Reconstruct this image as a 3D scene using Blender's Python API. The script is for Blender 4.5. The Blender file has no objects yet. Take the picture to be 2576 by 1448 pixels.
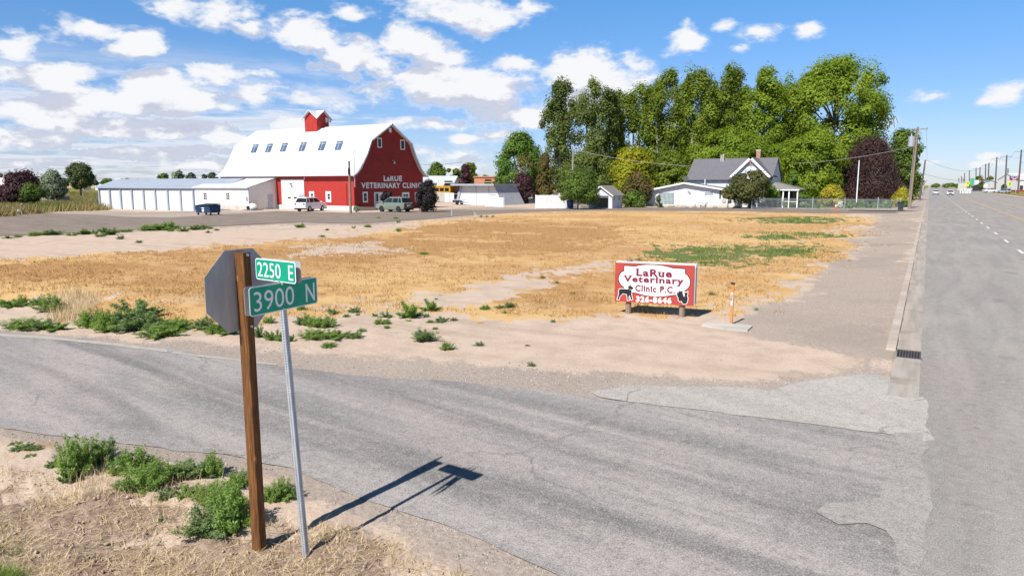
import bpy, bmesh, math, random
import numpy as np
from mathutils import Vector, Matrix, Euler

# ------------------------------------------------------------------ camera, sky, sun
SC = bpy.context.scene
COL = SC.collection
F = 1786.0
TH = math.atan(259 / F)          # pitch down
PS = math.radians(30.2)          # yaw to the left: the highway runs along +Y
HC = 3.5
cam_d = bpy.data.cameras.new('camera')
cam = bpy.data.objects.new('camera', cam_d)
COL.objects.link(cam)
cam.location = (0, 0, HC)
cam.rotation_euler = (math.pi / 2 - TH, 0, PS)
cam_d.sensor_width = 36
cam_d.lens = 36 * F / 2576
cam_d.clip_start = 0.05
cam_d.clip_end = 9000
SC.camera = cam
SC.render.resolution_x, SC.render.resolution_y = 1024, 575
SC.view_settings.view_transform = 'Standard'
SC.view_settings.look = 'None'
SC.view_settings.gamma = 1
SC.view_settings.exposure = 0.42
SC.view_settings.use_curve_mapping = False

SUN_EL = math.radians(47.5)
SUN_H = Vector((-0.085, -0.996))     # horizontal direction towards the sun
sd = Vector((SUN_H.x * math.cos(SUN_EL), SUN_H.y * math.cos(SUN_EL), math.sin(SUN_EL)))
sl = bpy.data.lights.new('sun', 'SUN')
sl.energy = 5.0
sl.angle = math.radians(0.53)
sl.color = (1.0, 0.955, 0.89)
so = bpy.data.objects.new('sun', sl)
COL.objects.link(so)
so.rotation_euler = sd.to_track_quat('Z', 'Y').to_euler()


def ray(px, py):
    """direction of the line of sight through a point of the 2576 px wide photograph"""
    u = (px - 1288) / F
    v = (724 - py) / F
    f = math.cos(TH) + v * math.sin(TH)
    z = -math.sin(TH) + v * math.cos(TH)
    return Vector((u * math.cos(PS) - f * math.sin(PS), u * math.sin(PS) + f * math.cos(PS), z))


class NT:
    def __init__(s, tree):
        s.t = tree
        s.n = tree.nodes
        s.l = tree.links

    def new(s, typ, **kw):
        nd = s.n.new(typ)
        for k, v in kw.items():
            setattr(nd, k, v)
        return nd

    def put(s, nd, i, v):
        if v is None:
            return
        if hasattr(v, 'is_output') or isinstance(v, bpy.types.NodeSocket):
            s.l.new(v, nd.inputs[i])
        else:
            nd.inputs[i].default_value = v

    def math(s, op, a, b=None, c=None, clamp=False):
        nd = s.new('ShaderNodeMath', operation=op, use_clamp=clamp)
        s.put(nd, 0, a); s.put(nd, 1, b); s.put(nd, 2, c)
        return nd.outputs[0]

    def vm(s, op, a, b=None, c=None):
        nd = s.new('ShaderNodeVectorMath', operation=op)
        s.put(nd, 0, a); s.put(nd, 1, b); s.put(nd, 2, c)
        return nd.outputs['Value'] if op in ('LENGTH', 'DOT_PRODUCT') else nd.outputs[0]

    def mix(s, f, a, b, mode='MIX'):
        nd = s.new('ShaderNodeMix', data_type='RGBA', blend_type=mode)
        s.put(nd, 0, f)
        for i, v in ((6, a), (7, b)):
            if isinstance(v, (tuple, list)) and len(v) == 3:
                v = (*v, 1)
            s.put(nd, i, v)
        return nd.outputs[2]

    def noise(s, vec, scale, detail=4, rough=0.55, dist=0.0):
        nd = s.new('ShaderNodeTexNoise')
        s.put(nd, 'Vector', vec)
        nd.inputs['Scale'].default_value = scale
        nd.inputs['Detail'].default_value = detail
        nd.inputs['Roughness'].default_value = rough
        nd.inputs['Distortion'].default_value = dist
        return nd.outputs[0]

    def ramp(s, f, lo, hi):
        nd = s.new('ShaderNodeMapRange', interpolation_type='SMOOTHSTEP')
        s.put(nd, 0, f); nd.inputs[1].default_value = lo; nd.inputs[2].default_value = hi
        return nd.outputs[0]


# ---- sky: Nishita plus a procedural layer of cumulus
W = bpy.data.worlds.new('World')
SC.world = W
W.use_nodes = True
T = NT(W.node_tree)
T.n.clear()
out = T.new('ShaderNodeOutputWorld')
bg = T.new('ShaderNodeBackground')
T.l.new(bg.outputs[0], out.inputs[0])
bg.inputs[1].default_value = 0.10
sky = T.new('ShaderNodeTexSky', sky_type='NISHITA')
sky.sun_disc = False
sky.sun_elevation = SUN_EL
sky.sun_rotation = math.atan2(SUN_H.x, SUN_H.y) % (2 * math.pi)
sky.altitude = 1100
sky.air_density = 1.0
sky.dust_density = 0.6
sky.ozone_density = 3.0

CLOUDS = [  # cx, cy, rx, ry, strength
    (200, 78, 100, 42, 1.0), (330, 112, 120, 50, 1.1), (45, 118, 66, 38, 1), (440, 10, 110, 40, 1), (570, 35, 85, 36, .9), (645, 85, 46, 26, .7),
    (115, 197, 150, 40, 1.1), (30, 180, 70, 30, .8), (380, 205, 90, 46, 1.2), (440, 250, 140, 46, 1.3), (300, 262, 180, 40, 1.0), (190, 280, 200, 40, .9),
    (545, 195, 80, 30, .9), (625, 188, 60, 16, .6), (770, 95, 100, 48, 1.1), (870, 135, 110, 50, 1.1), (820, 95, 60, 50, 1.0), (960, 165, 80, 30, .8),
    (1050, 115, 85, 46, 1.1), (1110, 150, 90, 34, 1), (1160, 215, 175, 60, 1.3), (1230, 240, 110, 50, 1.1), (1185, 30, 150, 46, 1.1), (1090, 5, 110, 26, .8),
    (1205, 65, 55, 34, .8), (1340, 15, 60, 26, .6), (870, 30, 60, 22, .7), (900, 40, 60, 16, .7), (815, 40, 60, 14, .5),
    (1270, 165, 70, 26, .8), (1460, 195, 95, 75, 1.3), (1530, 215, 130, 58, 1.2), (1450, 250, 130, 50, 1.0), (1330, 285, 180, 30, .8),
    (1722, 106, 50, 38, 1.05), (1715, 80, 22, 26, .6), (1905, 90, 66, 27, 1.0), (1830, 72, 40, 16, .5), (2026, 86, 46, 20, .95), (1830, 130, 40, 14, .5),
    (2552, 236, 60, 38, 1.1), (2350, 238, 50, 18, .45), (1610, 165, 50, 30, .6), (2480, 394, 60, 15, .8), (2450, 413, 60, 12, .75),
    (690, 318, 60, 20, .9), (740, 310, 50, 26, 1.0), (640, 250, 160, 30, .62), (800, 245, 130, 26, .55), (920, 230, 80, 36, .58),
    (1080, 312, 120, 24, .6), (990, 300, 80, 18, .6), (1165, 355, 60, 16, .9), (1260, 335, 70, 18, .8), (1160, 390, 110, 26, .75), (1140, 425, 140, 18, .7),
    (80, 285, 150, 36, 1.0), (300, 325, 190, 34, 1.1), (430, 325, 170, 34, 1.1), (90, 345, 180, 36, .9), (540, 350, 140, 26, .9), (380, 385, 300, 24, .8), (120, 410, 260, 24, .75),
    (500, 415, 160, 20, .7), (1740, 190, 40, 14, .35), (2340, 400, 80, 10, .35), (2200, 330, 90, 30, .25), (1000, 120, 40, 20, .6)]


def azel(px, py):
    d = ray(px, py).normalized()
    return math.atan2(d.x, d.y), math.asin(d.z)


grp = bpy.data.node_groups.new('cloud_field', 'ShaderNodeTree')
grp.interface.new_socket(name='UV', in_out='INPUT', socket_type='NodeSocketVector')
grp.interface.new_socket(name='Dir', in_out='INPUT', socket_type='NodeSocketVector')
grp.interface.new_socket(name='Density', in_out='OUTPUT', socket_type='NodeSocketFloat')
g = NT(grp)
gi = g.new('NodeGroupInput'); go = g.new('NodeGroupOutput')
uv = gi.outputs[0]; dr = gi.outputs[1]
st = g.vm('MULTIPLY', dr, (1, 1, 2.1))
w1 = g.new('ShaderNodeTexNoise'); g.put(w1, 'Vector', st); w1.inputs['Scale'].default_value = 9; w1.inputs['Detail'].default_value = 3
wv = g.vm('SUBTRACT', w1.outputs['Color'], (.5, .5, .5))
uvw = g.vm('MULTIPLY_ADD', wv, (.07, .035, 0), uv)
acc = None
for cx, cy, rx, ry, stg in CLOUDS:
    rx *= 1.10; ry *= 1.16
    a, e = azel(cx, cy)
    a1, _ = azel(cx + rx, cy); _, e1 = azel(cx, cy - ry)
    sx, sy = 1 / max(abs(a1 - a), 1e-4), 1 / max(abs(e1 - e), 1e-4)
    q = g.vm('MULTIPLY_ADD', uvw, (sx, sy, 0), (-a * sx, -e * sy, 0))
    ln = g.vm('LENGTH', q)
    b = g.math('MULTIPLY_ADD', ln, -stg * .85, stg)
    acc = b if acc is None else g.math('SMOOTH_MAX', acc, b, .12)
n1 = g.noise(st, 22, 9, .58, .15)
n2 = g.noise(st, 7, 3, .5)
n3 = g.noise(st, 70, 6, .62)
nn = g.math('ADD', g.math('MULTIPLY_ADD', n1, 1.7, g.math('MULTIPLY', n2, .45)), g.math('MULTIPLY', n3, .55))
dens = g.math('ADD', acc, g.math('SUBTRACT', nn, 1.44))
g.l.new(dens, go.inputs[0])

tc = T.new('ShaderNodeTexCoord')
dirv = tc.outputs['Generated']
sx = T.new('ShaderNodeSeparateXYZ'); T.l.new(dirv, sx.inputs[0])
az = T.math('ARCTAN2', sx.outputs[0], sx.outputs[1])
elv = T.math('ARCSINE', sx.outputs[2])


def cloud_at(deaz, deel):
    c = T.new('ShaderNodeCombineXYZ')
    T.put(c, 0, T.math('ADD', az, deaz)); T.put(c, 1, T.math('ADD', elv, deel))
    d2 = T.vm('ADD', dirv, (0.8 * deaz, 0, deel))
    gg = T.new('ShaderNodeGroup'); gg.node_tree = grp
    T.l.new(c.outputs[0], gg.inputs[0]); T.l.new(d2, gg.inputs[1])
    return gg.outputs[0]


d0 = cloud_at(0, 0)
d1 = cloud_at(-.008, .028)
# thin stratus streaks low over the western horizon, on a flat layer
pl = T.new('ShaderNodeCombineXYZ')
iz = T.math('DIVIDE', 1.0, T.math('ADD', T.math('MAXIMUM', sx.outputs[2], 0.0), .035))
T.put(pl, 0, T.math('MULTIPLY', sx.outputs[0], iz)); T.put(pl, 1, T.math('MULTIPLY', sx.outputs[1], iz))
lay = T.noise(pl.outputs[0], .62, 7, .6, .3)
west = T.ramp(az, -0.62, -0.80)
low = T.math('MULTIPLY', T.ramp(elv, .19, .09), west)
lay_d = T.math('MULTIPLY', T.math('SUBTRACT', lay, .43), T.math('MULTIPLY', low, 3.6))
alpha0 = T.ramp(d0, -0.03, 0.58)
layer_a = T.math('MULTIPLY', T.ramp(lay_d, 0.0, .45), .85)
alpha = T.math('MAXIMUM', alpha0, layer_a)
light = T.ramp(T.math('SUBTRACT', d0, d1), -.22, .34)
thin = T.ramp(d0, 1.1, .35)
light = T.math('ADD', light, T.math('MULTIPLY', thin, .18), clamp=True)
lc = T.mix(light, (4.2, 4.5, 5.5), (7.0, 7.05, 7.25))
lay2 = T.mix(T.ramp(lay, .5, .68), (6.4, 6.6, 7.2), (4.8, 5.3, 6.5))
lc = T.mix(T.math('GREATER_THAN', alpha0, .5), lay2, lc)
# own blue tint keeps the deep zenith blue of the photograph
elr = T.ramp(elv, 0.0, 0.36)
skyc = T.mix(1.0, sky.outputs[0], T.mix(elr, (.70, .73, .93), (.50, .97, 1.22)), 'MULTIPLY')
# unseen sky overhead, dimmed on purpose to weaken the fill light in shadows
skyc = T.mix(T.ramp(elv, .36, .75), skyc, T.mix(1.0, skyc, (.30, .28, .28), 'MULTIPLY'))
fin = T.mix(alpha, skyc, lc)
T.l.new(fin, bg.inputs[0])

# ------------------------------------------------------------------ placing helpers
ZT = {1: (0, 385.7, .2214), 2: (469.6, 251.6, .2474), 3: (1056.6, 369, .2279), 4: (1593.3, 352.2, .1693),
      5: (1970.6, 285.1, .1969), 6: (2264.2, 352.2, .1621), 7: (1207.5, 125.8, .4232), 8: (1509.4, 637.3, .1693),
      9: (2415.1, 369.0, .09264)}


def Z(n, x, y):
    a, b, s = ZT[n]
    return a + x * s, b + y * s


def G(px, py, z=0.0):
    d = ray(px, py)
    t = (z - HC) / d.z
    return d.x * t, d.y * t


def hx(px, py, x0):
    d = ray(px, py); t = x0 / d.x
    return d.y * t, HC + d.z * t


def hy(px, py, y0):
    d = ray(px, py); t = y0 / d.y
    return d.x * t, HC + d.z * t


def at_depth(px, py, depth):
    d = ray(px, py)
    f = -d.x * math.sin(PS) + d.y * math.cos(PS)
    t = depth / f
    return Vector((d.x * t, d.y * t, HC + d.z * t))


def cw(x, y):
    """view-aligned horizontal vector -> world"""
    return x * math.cos(PS) - y * math.sin(PS), x * math.sin(PS) + y * math.cos(PS)


# ------------------------------------------------------------------ numpy noise
def _hash(ix, iy, seed):
    h = (ix.astype(np.int64) * 374761393 + iy.astype(np.int64) * 668265263 + seed * 1442695041) & 0xffffffff
    h = ((h ^ (h >> 13)) * 1274126177) & 0xffffffff
    return ((h ^ (h >> 16)) & 0xffff) / 65535.0


def vnoise(x, y, seed=0):
    ix = np.floor(x); iy = np.floor(y)
    fx = x - ix; fy = y - iy
    fx = fx * fx * (3 - 2 * fx); fy = fy * fy * (3 - 2 * fy)
    a = _hash(ix, iy, seed); b = _hash(ix + 1, iy, seed); c = _hash(ix, iy + 1, seed); d = _hash(ix + 1, iy + 1, seed)
    return (a * (1 - fx) + b * fx) * (1 - fy) + (c * (1 - fx) + d * fx) * fy


def fbm(x, y, scale, octv=4, seed=0):
    s = 0; a = .5; t = 0
    x = np.asarray(x, float) / scale; y = np.asarray(y, float) / scale
    for k in range(octv):
        s = s + a * vnoise(x, y, seed + k * 17); t += a
        x = x * 2.03 + 5.3; y = y * 2.03 - 2.1; a *= .5
    return s / t


def pip(x, y, poly):
    """points in polygon (vectorised)"""
    r = np.zeros(x.shape, bool)
    n = len(poly)
    for i in range(n):
        x0, y0 = poly[i]; x1, y1 = poly[(i + 1) % n]
        if y0 == y1:
            continue
        c = ((y0 > y) != (y1 > y)) & (x < (x1 - x0) * (y - y0) / (y1 - y0) + x0)
        r ^= c
    return r


def gpoly(pts):
    return [G(*p) for p in pts]


def soft(x, y, poly, w, seed=3):
    """ragged 0..1 mask of a ground polygon; w = raggedness in units of distance/10"""
    r = np.hypot(x, y)
    acc = 0
    for k in range(4):
        ww = w * np.clip(r, 4, 80) / 10
        dx = (fbm(x, y, 3.0, 4, seed) - .5) * 3 * ww + (vnoise(x * 3, y * 3, seed + 60 + k) - .5) * ww * 2.4
        dy = (fbm(x, y, 3.0, 4, seed + 9) - .5) * 3 * ww + (vnoise(x * 3, y * 3, seed + 80 + k) - .5) * ww * 2.4
        acc = acc + pip(x + dx, y + dy, poly)
    return acc / 4.0


SIDE = [(0, 835), (200, 853), (450, 884), (700, 922), (900, 947), (1150, 965), (1370, 985), (1600, 1010), (1900, 1045), (2120, 1072), (2285, 1092), (2330, 1300), (2318, 1448),
        (2200, 1750), (1820, 1640), (1420, 1448), (1300, 1390), (1100, 1310), (900, 1240), (750, 1185), (620, 1150), (450, 1138), (150, 1100), (0, 1078)]
side_xy = gpoly(SIDE)
# carry the road on past the left edge of the picture
side_xy = [(-75, 26.5), (-38, 14.5)] + side_xy + [(-38, 11.5 - 3.2), (-75, 21)]
NEARP = gpoly([(0, 1178), (120, 1190), (300, 1235), (500, 1240), (640, 1300), (900, 1330), (1150, 1440), (1230, 1500)]) + [(-3, 1.0), (-30, -3), (-30, 4)]


def gh(x, y):
    x = np.asarray(x, float); y = np.asarray(y, float)
    r = np.hypot(x, y)
    m = soft(x, y, NEARP, .25, 5)
    z = m * ((fbm(x, y, .55, 4, 21) - .5) * .17 + (fbm(x, y, .13, 3, 23) - .5) * .075)
    far = 1 - pip(x, y, side_xy)
    z = z + far * (1 - m) * (fbm(x, y, .5, 3, 31) - .5) * .035 * (r < 45)
    z = z + far * np.clip((14 - r) / 4, 0, 1) * (fbm(x, y, .08, 2, 77) - .5) * .02
    # dirt flush with the kerb top
    k = np.clip((x + 3.2) / 2.5, 0, 1) * np.clip((y - 14.0) / 3.0, 0, 1) * (x < -.36) * (y < 3000)
    z = z * (1 - k) + .115 * k
    z = np.where(x > -.36, np.where(x < 22, -.01, z), z)
    mound = np.exp(-(((x + 20) / 5) ** 2 + ((y - 12.5) / 1.6) ** 2)) * .25
    dip = np.clip((-86 - x) / 9, 0, 1) * np.clip((y - 42) / 24, 0, 1) * (y < 140)
    return z + mound * far - .45 * dip


# ------------------------------------------------------------------ mesh helpers
class MB:
    def __init__(s):
        s.v = []; s.f = []

    def add(s, vs, fs):
        o = len(s.v)
        s.v += [tuple(p) for p in vs]
        s.f += [tuple(i + o for i in q) for q in fs]
        return s

    def box(s, x0, x1, y0, y1, z0, z1):
        return s.add([(x0, y0, z0), (x1, y0, z0), (x1, y1, z0), (x0, y1, z0), (x0, y0, z1), (x1, y0, z1), (x1, y1, z1), (x0, y1, z1)],
                     [(0, 3, 2, 1), (4, 5, 6, 7), (0, 1, 5, 4), (1, 2, 6, 5), (2, 3, 7, 6), (3, 0, 4, 7)])

    def hull8(s, b, t):
        """box from 4 bottom and 4 top points"""
        return s.add(list(b) + list(t), [(0, 3, 2, 1), (4, 5, 6, 7), (0, 1, 5, 4), (1, 2, 6, 5), (2, 3, 7, 6), (3, 0, 4, 7)])

    def prism(s, poly, ax, a, b):
        """2d polygon extruded along axis ax from a to b"""
        n = len(poly)

        def p(q, k):
            return {'x': (k, q[0], q[1]), 'y': (q[0], k, q[1]), 'z': (q[0], q[1], k)}[ax]
        vs = [p(q, a) for q in poly] + [p(q, b) for q in poly]
        fs = [tuple(range(n))[::-1], tuple(range(n, 2 * n))] + [(i, (i + 1) % n, (i + 1) % n + n, i + n) for i in range(n)]
        return s.add(vs, fs)

    def tube(s, pts, rad, n=8, cap=True):
        pts = [Vector(p) for p in pts]
        if not hasattr(rad, '__len__'):
            rad = [rad] * len(pts)
        vs = []; fs = []
        for i, p in enumerate(pts):
            d = (pts[min(i + 1, len(pts) - 1)] - pts[max(i - 1, 0)]).normalized()
            a = d.cross(Vector((0, 0, 1)))
            if a.length < .05:
                a = d.cross(Vector((1, 0, 0)))
            a.normalize(); b = d.cross(a)
            for k in range(n):
                t = 2 * math.pi * k / n
                vs.append(p + (a * math.cos(t) + b * math.sin(t)) * rad[i])
        for i in range(len(pts) - 1):
            for k in range(n):
                fs.append((i * n + k, i * n + (k + 1) % n, (i + 1) * n + (k + 1) % n, (i + 1) * n + k))
        if cap:
            fs.append(tuple(range(n))[::-1]); fs.append(tuple(range((len(pts) - 1) * n, len(pts) * n)))
        return s.add(vs, fs)

    def cyl(s, c, r, axis, h0, h1, n=16):
        c = Vector(c); axis = Vector(axis)
        return s.tube([c + axis * h0, c + axis * h1], r, n)

    def slab(s, quad, th):
        """4 points, thickened downwards along the normal"""
        q = [Vector(p) for p in quad]
        nrm = (q[1] - q[0]).cross(q[3] - q[0]).normalized()
        if nrm.z < 0:
            nrm = -nrm
        b = [p - nrm * th for p in q]
        vs = b + q
        return s.add(vs, [(0, 3, 2, 1), (4, 5, 6, 7), (0, 1, 5, 4), (1, 2, 6, 5), (2, 3, 7, 6), (3, 0, 4, 7)])

    def build(s, name, mat, parent=None, loc=None, smooth=False, fix=True):
        org = Vector((0, 0, 0))
        if parent is not None:
            q = parent
            while q is not None:
                org += q.location
                q = q.parent
        elif loc is not None:
            org = Vector(loc)
        me = bpy.data.meshes.new(name)
        me.from_pydata([(p[0] - org.x, p[1] - org.y, p[2] - org.z) for p in s.v], [], s.f)
        me.update()
        if fix:
            bm = bmesh.new(); bm.from_mesh(me)
            bmesh.ops.recalc_face_normals(bm, faces=bm.faces)
            bm.to_mesh(me); bm.free()
        if smooth:
            me.shade_smooth()
        me.materials.append(mat)
        o = bpy.data.objects.new(name, me)
        COL.objects.link(o)
        if parent is not None:
            o.parent = parent
        elif loc is not None:
            o.location = loc
        return o


def tag(o, label=None, cat=None, group=None, kind=None):
    if label: o['label'] = label
    if cat: o['category'] = cat
    if group: o['group'] = group
    if kind: o['kind'] = kind
    return o


def thing(name, label, cat, loc=(0, 0, 0), group=None):
    o = bpy.data.objects.new(name, None)
    COL.objects.link(o)
    o.empty_display_size = .2
    o.location = loc
    return tag(o, label, cat, group)


def copy_tree(o, parent=None):
    c = o.copy(); COL.objects.link(c)
    if parent is not None:
        c.parent = parent
    for ch in list(o.children):
        copy_tree(ch, c)
    return c


def npmesh(name, V, Q, mat, parent=None, loc=None, tint=None, k=4):
    """fast mesh from numpy arrays of verts and k-gons"""
    me = bpy.data.meshes.new(name)
    me.vertices.add(len(V)); me.vertices.foreach_set('co', np.ascontiguousarray(V, dtype=np.float32).ravel())
    nq = len(Q)
    me.loops.add(nq * k); me.polygons.add(nq)
    me.loops.foreach_set('vertex_index', np.ascontiguousarray(Q, dtype=np.int32).ravel())
    me.polygons.foreach_set('loop_start', np.arange(0, nq * k, k, dtype=np.int32))
    try:
        me.polygons.foreach_set('loop_total', np.full(nq, k, dtype=np.int32))
    except Exception:
        pass
    if tint is not None:
        a = me.attributes.new('tint', 'FLOAT', 'POINT')
        a.data.foreach_set('value', np.ascontiguousarray(tint, dtype=np.float32))
    me.update(calc_edges=True)
    me.materials.append(mat)
    o = bpy.data.objects.new(name, me)
    COL.objects.link(o)
    if parent is not None:
        o.parent = parent
    if loc is not None:
        o.location = loc
    return o


# ------------------------------------------------------------------ materials
def base_mat(name):
    m = bpy.data.materials.new(name); m.use_nodes = True
    t = NT(m.node_tree)
    b = m.node_tree.nodes['Principled BSDF']
    return m, t, b


def nmat(name, c1, c2=None, scale=3.0, rough=.75, bump=0.0, bscale=40, metal=0.0, stretch=(1, 1, 1), ribs=None, spec=.35, detail=5, lo=.35, hi=.65, dirt=None, coat=0):
    """colour pair mixed by noise; ribs=(axis, period, depth, dark) for siding"""
    m, t, b = base_mat(name)
    tcn = t.new('ShaderNodeTexCoord').outputs['Object']
    v = t.vm('MULTIPLY', tcn, stretch)
    c2 = c2 or tuple(x * .86 for x in c1)
    f = t.ramp(t.noise(v, scale, detail, .6), lo, hi)
    col = t.mix(f, c1, c2)
    if dirt:
        col = t.mix(t.math('MULTIPLY', t.ramp(t.noise(tcn, dirt[1], 6, .65), .52, .72), dirt[2]), col, dirt[0])
    hgt = None
    if ribs:
        sp = t.new('ShaderNodeSeparateXYZ'); t.l.new(tcn, sp.inputs[0])
        co = {'x': sp.outputs[0], 'y': sp.outputs[1], 'z': sp.outputs[2]}[ribs[0]]
        fr = t.math('FRACT', t.math('DIVIDE', co, ribs[1]))
        line = t.ramp(fr, .84, .93)
        col = t.mix(t.math('MULTIPLY', line, ribs[3]), col, tuple(x * .45 for x in c1))
        hgt = line
    t.l.new(col, b.inputs['Base Color'])
    b.inputs['Roughness'].default_value = rough
    b.inputs['Metallic'].default_value = metal
    b.inputs['Specular IOR Level'].default_value = spec
    if coat:
        b.inputs['Coat Weight'].default_value = coat
    if bump or ribs:
        bp = t.new('ShaderNodeBump')
        bp.inputs['Strength'].default_value = .6
        bp.inputs['Distance'].default_value = (ribs[2] if ribs else bump)
        h = t.noise(v, bscale, 3, .6)
        if hgt is not None:
            h = t.math('MULTIPLY_ADD', hgt, -1.0, t.math('MULTIPLY', h, .15))
        t.l.new(h, bp.inputs['Height']); t.l.new(bp.outputs[0], b.inputs['Normal'])
    return m


def leaf_mat(name, dark, light, trans=.3, warm=None):
    m, t, b = base_mat(name)
    t.n.remove(b)
    o = [n for n in t.n if n.type == 'OUTPUT_MATERIAL'][0]
    at = t.new('ShaderNodeAttribute', attribute_name='tint')
    col = t.mix(at.outputs['Fac'], dark, light)
    if warm:
        pos = t.new('ShaderNodeTexCoord').outputs['Object']
        col = t.mix(t.math('MULTIPLY', t.ramp(t.noise(pos, warm[1], 3), .45, .62), warm[2]), col, warm[0])
    d = t.new('ShaderNodeBsdfPrincipled'); t.l.new(col, d.inputs['Base Color'])
    d.inputs['Roughness'].default_value = .62; d.inputs['Specular IOR Level'].default_value = .25
    tr = t.new('ShaderNodeBsdfTranslucent')
    t.l.new(t.mix(1.0, col, (1.3, 1.35, .6), 'MULTIPLY'), tr.inputs[0])
    mx = t.new('ShaderNodeMixShader'); mx.inputs[0].default_value = trans
    t.l.new(d.outputs[0], mx.inputs[1]); t.l.new(tr.outputs[0], mx.inputs[2])
    t.l.new(mx.outputs[0], o.inputs[0])
    return m


M = {}
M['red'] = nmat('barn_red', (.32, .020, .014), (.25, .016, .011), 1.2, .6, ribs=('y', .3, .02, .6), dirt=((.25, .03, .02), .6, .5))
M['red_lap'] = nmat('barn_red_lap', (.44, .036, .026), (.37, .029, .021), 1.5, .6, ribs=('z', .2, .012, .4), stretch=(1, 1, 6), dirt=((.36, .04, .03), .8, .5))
M['red_board'] = nmat('cupola_red', (.43, .034, .024), (.36, .028, .020), 1.5, .6, ribs=('x', .28, .02, .45))
M['white_roof'] = nmat('white_metal_roof', (.66, .67, .70), (.61, .62, .65), .8, .45, ribs=('z', .42, .02, .22), dirt=((.62, .61, .6), .25, .25))
M['white'] = nmat('white_paint', (.70, .70, .70), (.64, .64, .63), 2.5, .55, dirt=((.55, .52, .48), .9, .25))
M['white_trim'] = nmat('white_trim', (.82, .82, .82), (.78, .78, .77), 4, .5)
M['white_siding'] = nmat('white_vertical_siding', (.74, .73, .70), (.68, .66, .62), 1.2, .55, ribs=('y', .3, .02, .3), dirt=((.5, .46, .4), .5, .35))
M['white_siding_x'] = nmat('white_vertical_siding_front', (.68, .68, .69), (.63, .63, .64), 1.2, .55, ribs=('x', .3, .015, .22), dirt=((.6, .57, .5), .5, .25))
M['white_lap'] = nmat('white_lap_siding', (.66, .67, .71), (.60, .61, .65), 2, .6, ribs=('z', .24, .015, .5))
M['corr'] = nmat('corrugated_metal', (.60, .60, .66), (.50, .50, .57), 1.0, .4, metal=.25, ribs=('y', .3, .04, .55), dirt=((.4, .38, .38), .6, .4))
M['steel_roof'] = nmat('blue_grey_metal_roof', (.38, .42, .48), (.34, .38, .44), .7, .45, metal=.1, ribs=('x', .9, .02, .12))
M['grey_trim'] = nmat('grey_blue_trim', (.36, .40, .47), (.32, .36, .43), 2, .5)
M['concrete'] = nmat('pale_concrete', (.52, .49, .44), (.42, .39, .35), 1.6, .85, bump=.004, bscale=60, dirt=((.30, .26, .22), 2.2, .5))
M['kerb'] = nmat('kerb_concrete', (.50, .43, .36), (.39, .335, .28), 1.2, .85, bump=.005, bscale=50, dirt=((.30, .25, .2), 3, .5))
M['gutter'] = nmat('gutter_concrete', (.41, .36, .315), (.31, .27, .235), .9, .85, bump=.004, bscale=50, stretch=(5, .35, 1), dirt=((.24, .19, .15), 1.1, .8))
M['glass'] = nmat('dark_window_glass', (.012, .016, .02), (.025, .03, .04), .6, .22, spec=.45)
M['skyglass'] = nmat('skylight_glass', (.10, .15, .24), (.07, .11, .18), 1, .15, spec=.8)
M['cream'] = nmat('cream_door_paint', (.74, .72, .60), (.7, .67, .55), 2, .5, ribs=('z', .55, .01, .25))
M['grey_door'] = nmat('grey_door_paint', (.42, .44, .50), (.38, .4, .46), 2, .5)
M['black'] = nmat('black_paint', (.012, .012, .014), (.02, .02, .022), 3, .5)
M['iron'] = nmat('dark_iron', (.03, .04, .045), (.05, .055, .06), 5, .5)
M['asph_shingle'] = nmat('grey_shingles', (.17, .165, .18), (.115, .11, .125), 6, .9, stretch=(1, 1, 4), bump=.01, bscale=30, ribs=('z', .14, .01, .3))
M['old_shingle'] = nmat('weathered_shingles', (.27, .25, .24), (.18, .165, .155), 5, .9, stretch=(1, 1, 4), bump=.01, bscale=30, ribs=('z', .14, .01, .3))
M['brown_shingle'] = nmat('brown_shingles', (.26, .17, .13), (.19, .15, .13), 3, .9, ribs=('z', .14, .01, .3))
M['salmon'] = nmat('salmon_stucco', (.62, .27, .16), (.56, .24, .15), 2, .8)
M['brick'] = nmat('chimney_brick', (.45, .25, .16), (.36, .19, .12), 8, .85, ribs=('z', .12, .01, .4))
M['wood_pole'] = nmat('weathered_pole_wood', (.30, .22, .16), (.20, .145, .105), 3, .85, stretch=(8, 8, .6), bump=.006, bscale=12)
M['dark_pole'] = nmat('dark_pole_wood', (.15, .12, .11), (.10, .08, .07), 3, .85, stretch=(8, 8, .6))
M['galv'] = nmat('galvanised_steel', (.52, .56, .60), (.42, .46, .51), 14, .42, metal=.55, stretch=(1, 1, .3))
M['alum'] = nmat('dull_aluminium', (.44, .43, .44), (.37, .36, .37), 5, .55, metal=.1, stretch=(3, 3, .5), dirt=((.26, .25, .25), 3, .5))
M['yellow'] = nmat('school_yellow', (.55, .29, .02), (.48, .24, .02), 2, .5)
M['fluor'] = nmat('fluorescent_yellow', (.72, .85, .02), (.68, .8, .02), 3, .5)
M['orange'] = nmat('orange_marker', (.62, .25, .08), (.52, .20, .06), 8, .5, stretch=(1, 1, .3))
M['cone'] = nmat('cone_orange', (.85, .12, .03), (.8, .1, .03), 3, .5)
M['blue_bin'] = nmat('blue_bin_plastic', (.02, .07, .30), (.015, .055, .22), 3, .45)
M['dump'] = nmat('dumpster_blue_steel', (.015, .06, .16), (.012, .045, .11), 2, .5, dirt=((.10, .09, .08), 1.5, .5))
M['rubber'] = nmat('tyre_rubber', (.012, .012, .012), (.02, .02, .02), 10, .85)
M['rim'] = nmat('alloy_rim', (.35, .36, .38), (.28, .28, .3), 4, .35, metal=.7)
M['rim_dark'] = nmat('dark_alloy_rim', (.04, .04, .045), (.06, .06, .06), 4, .35, metal=.5)
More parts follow.
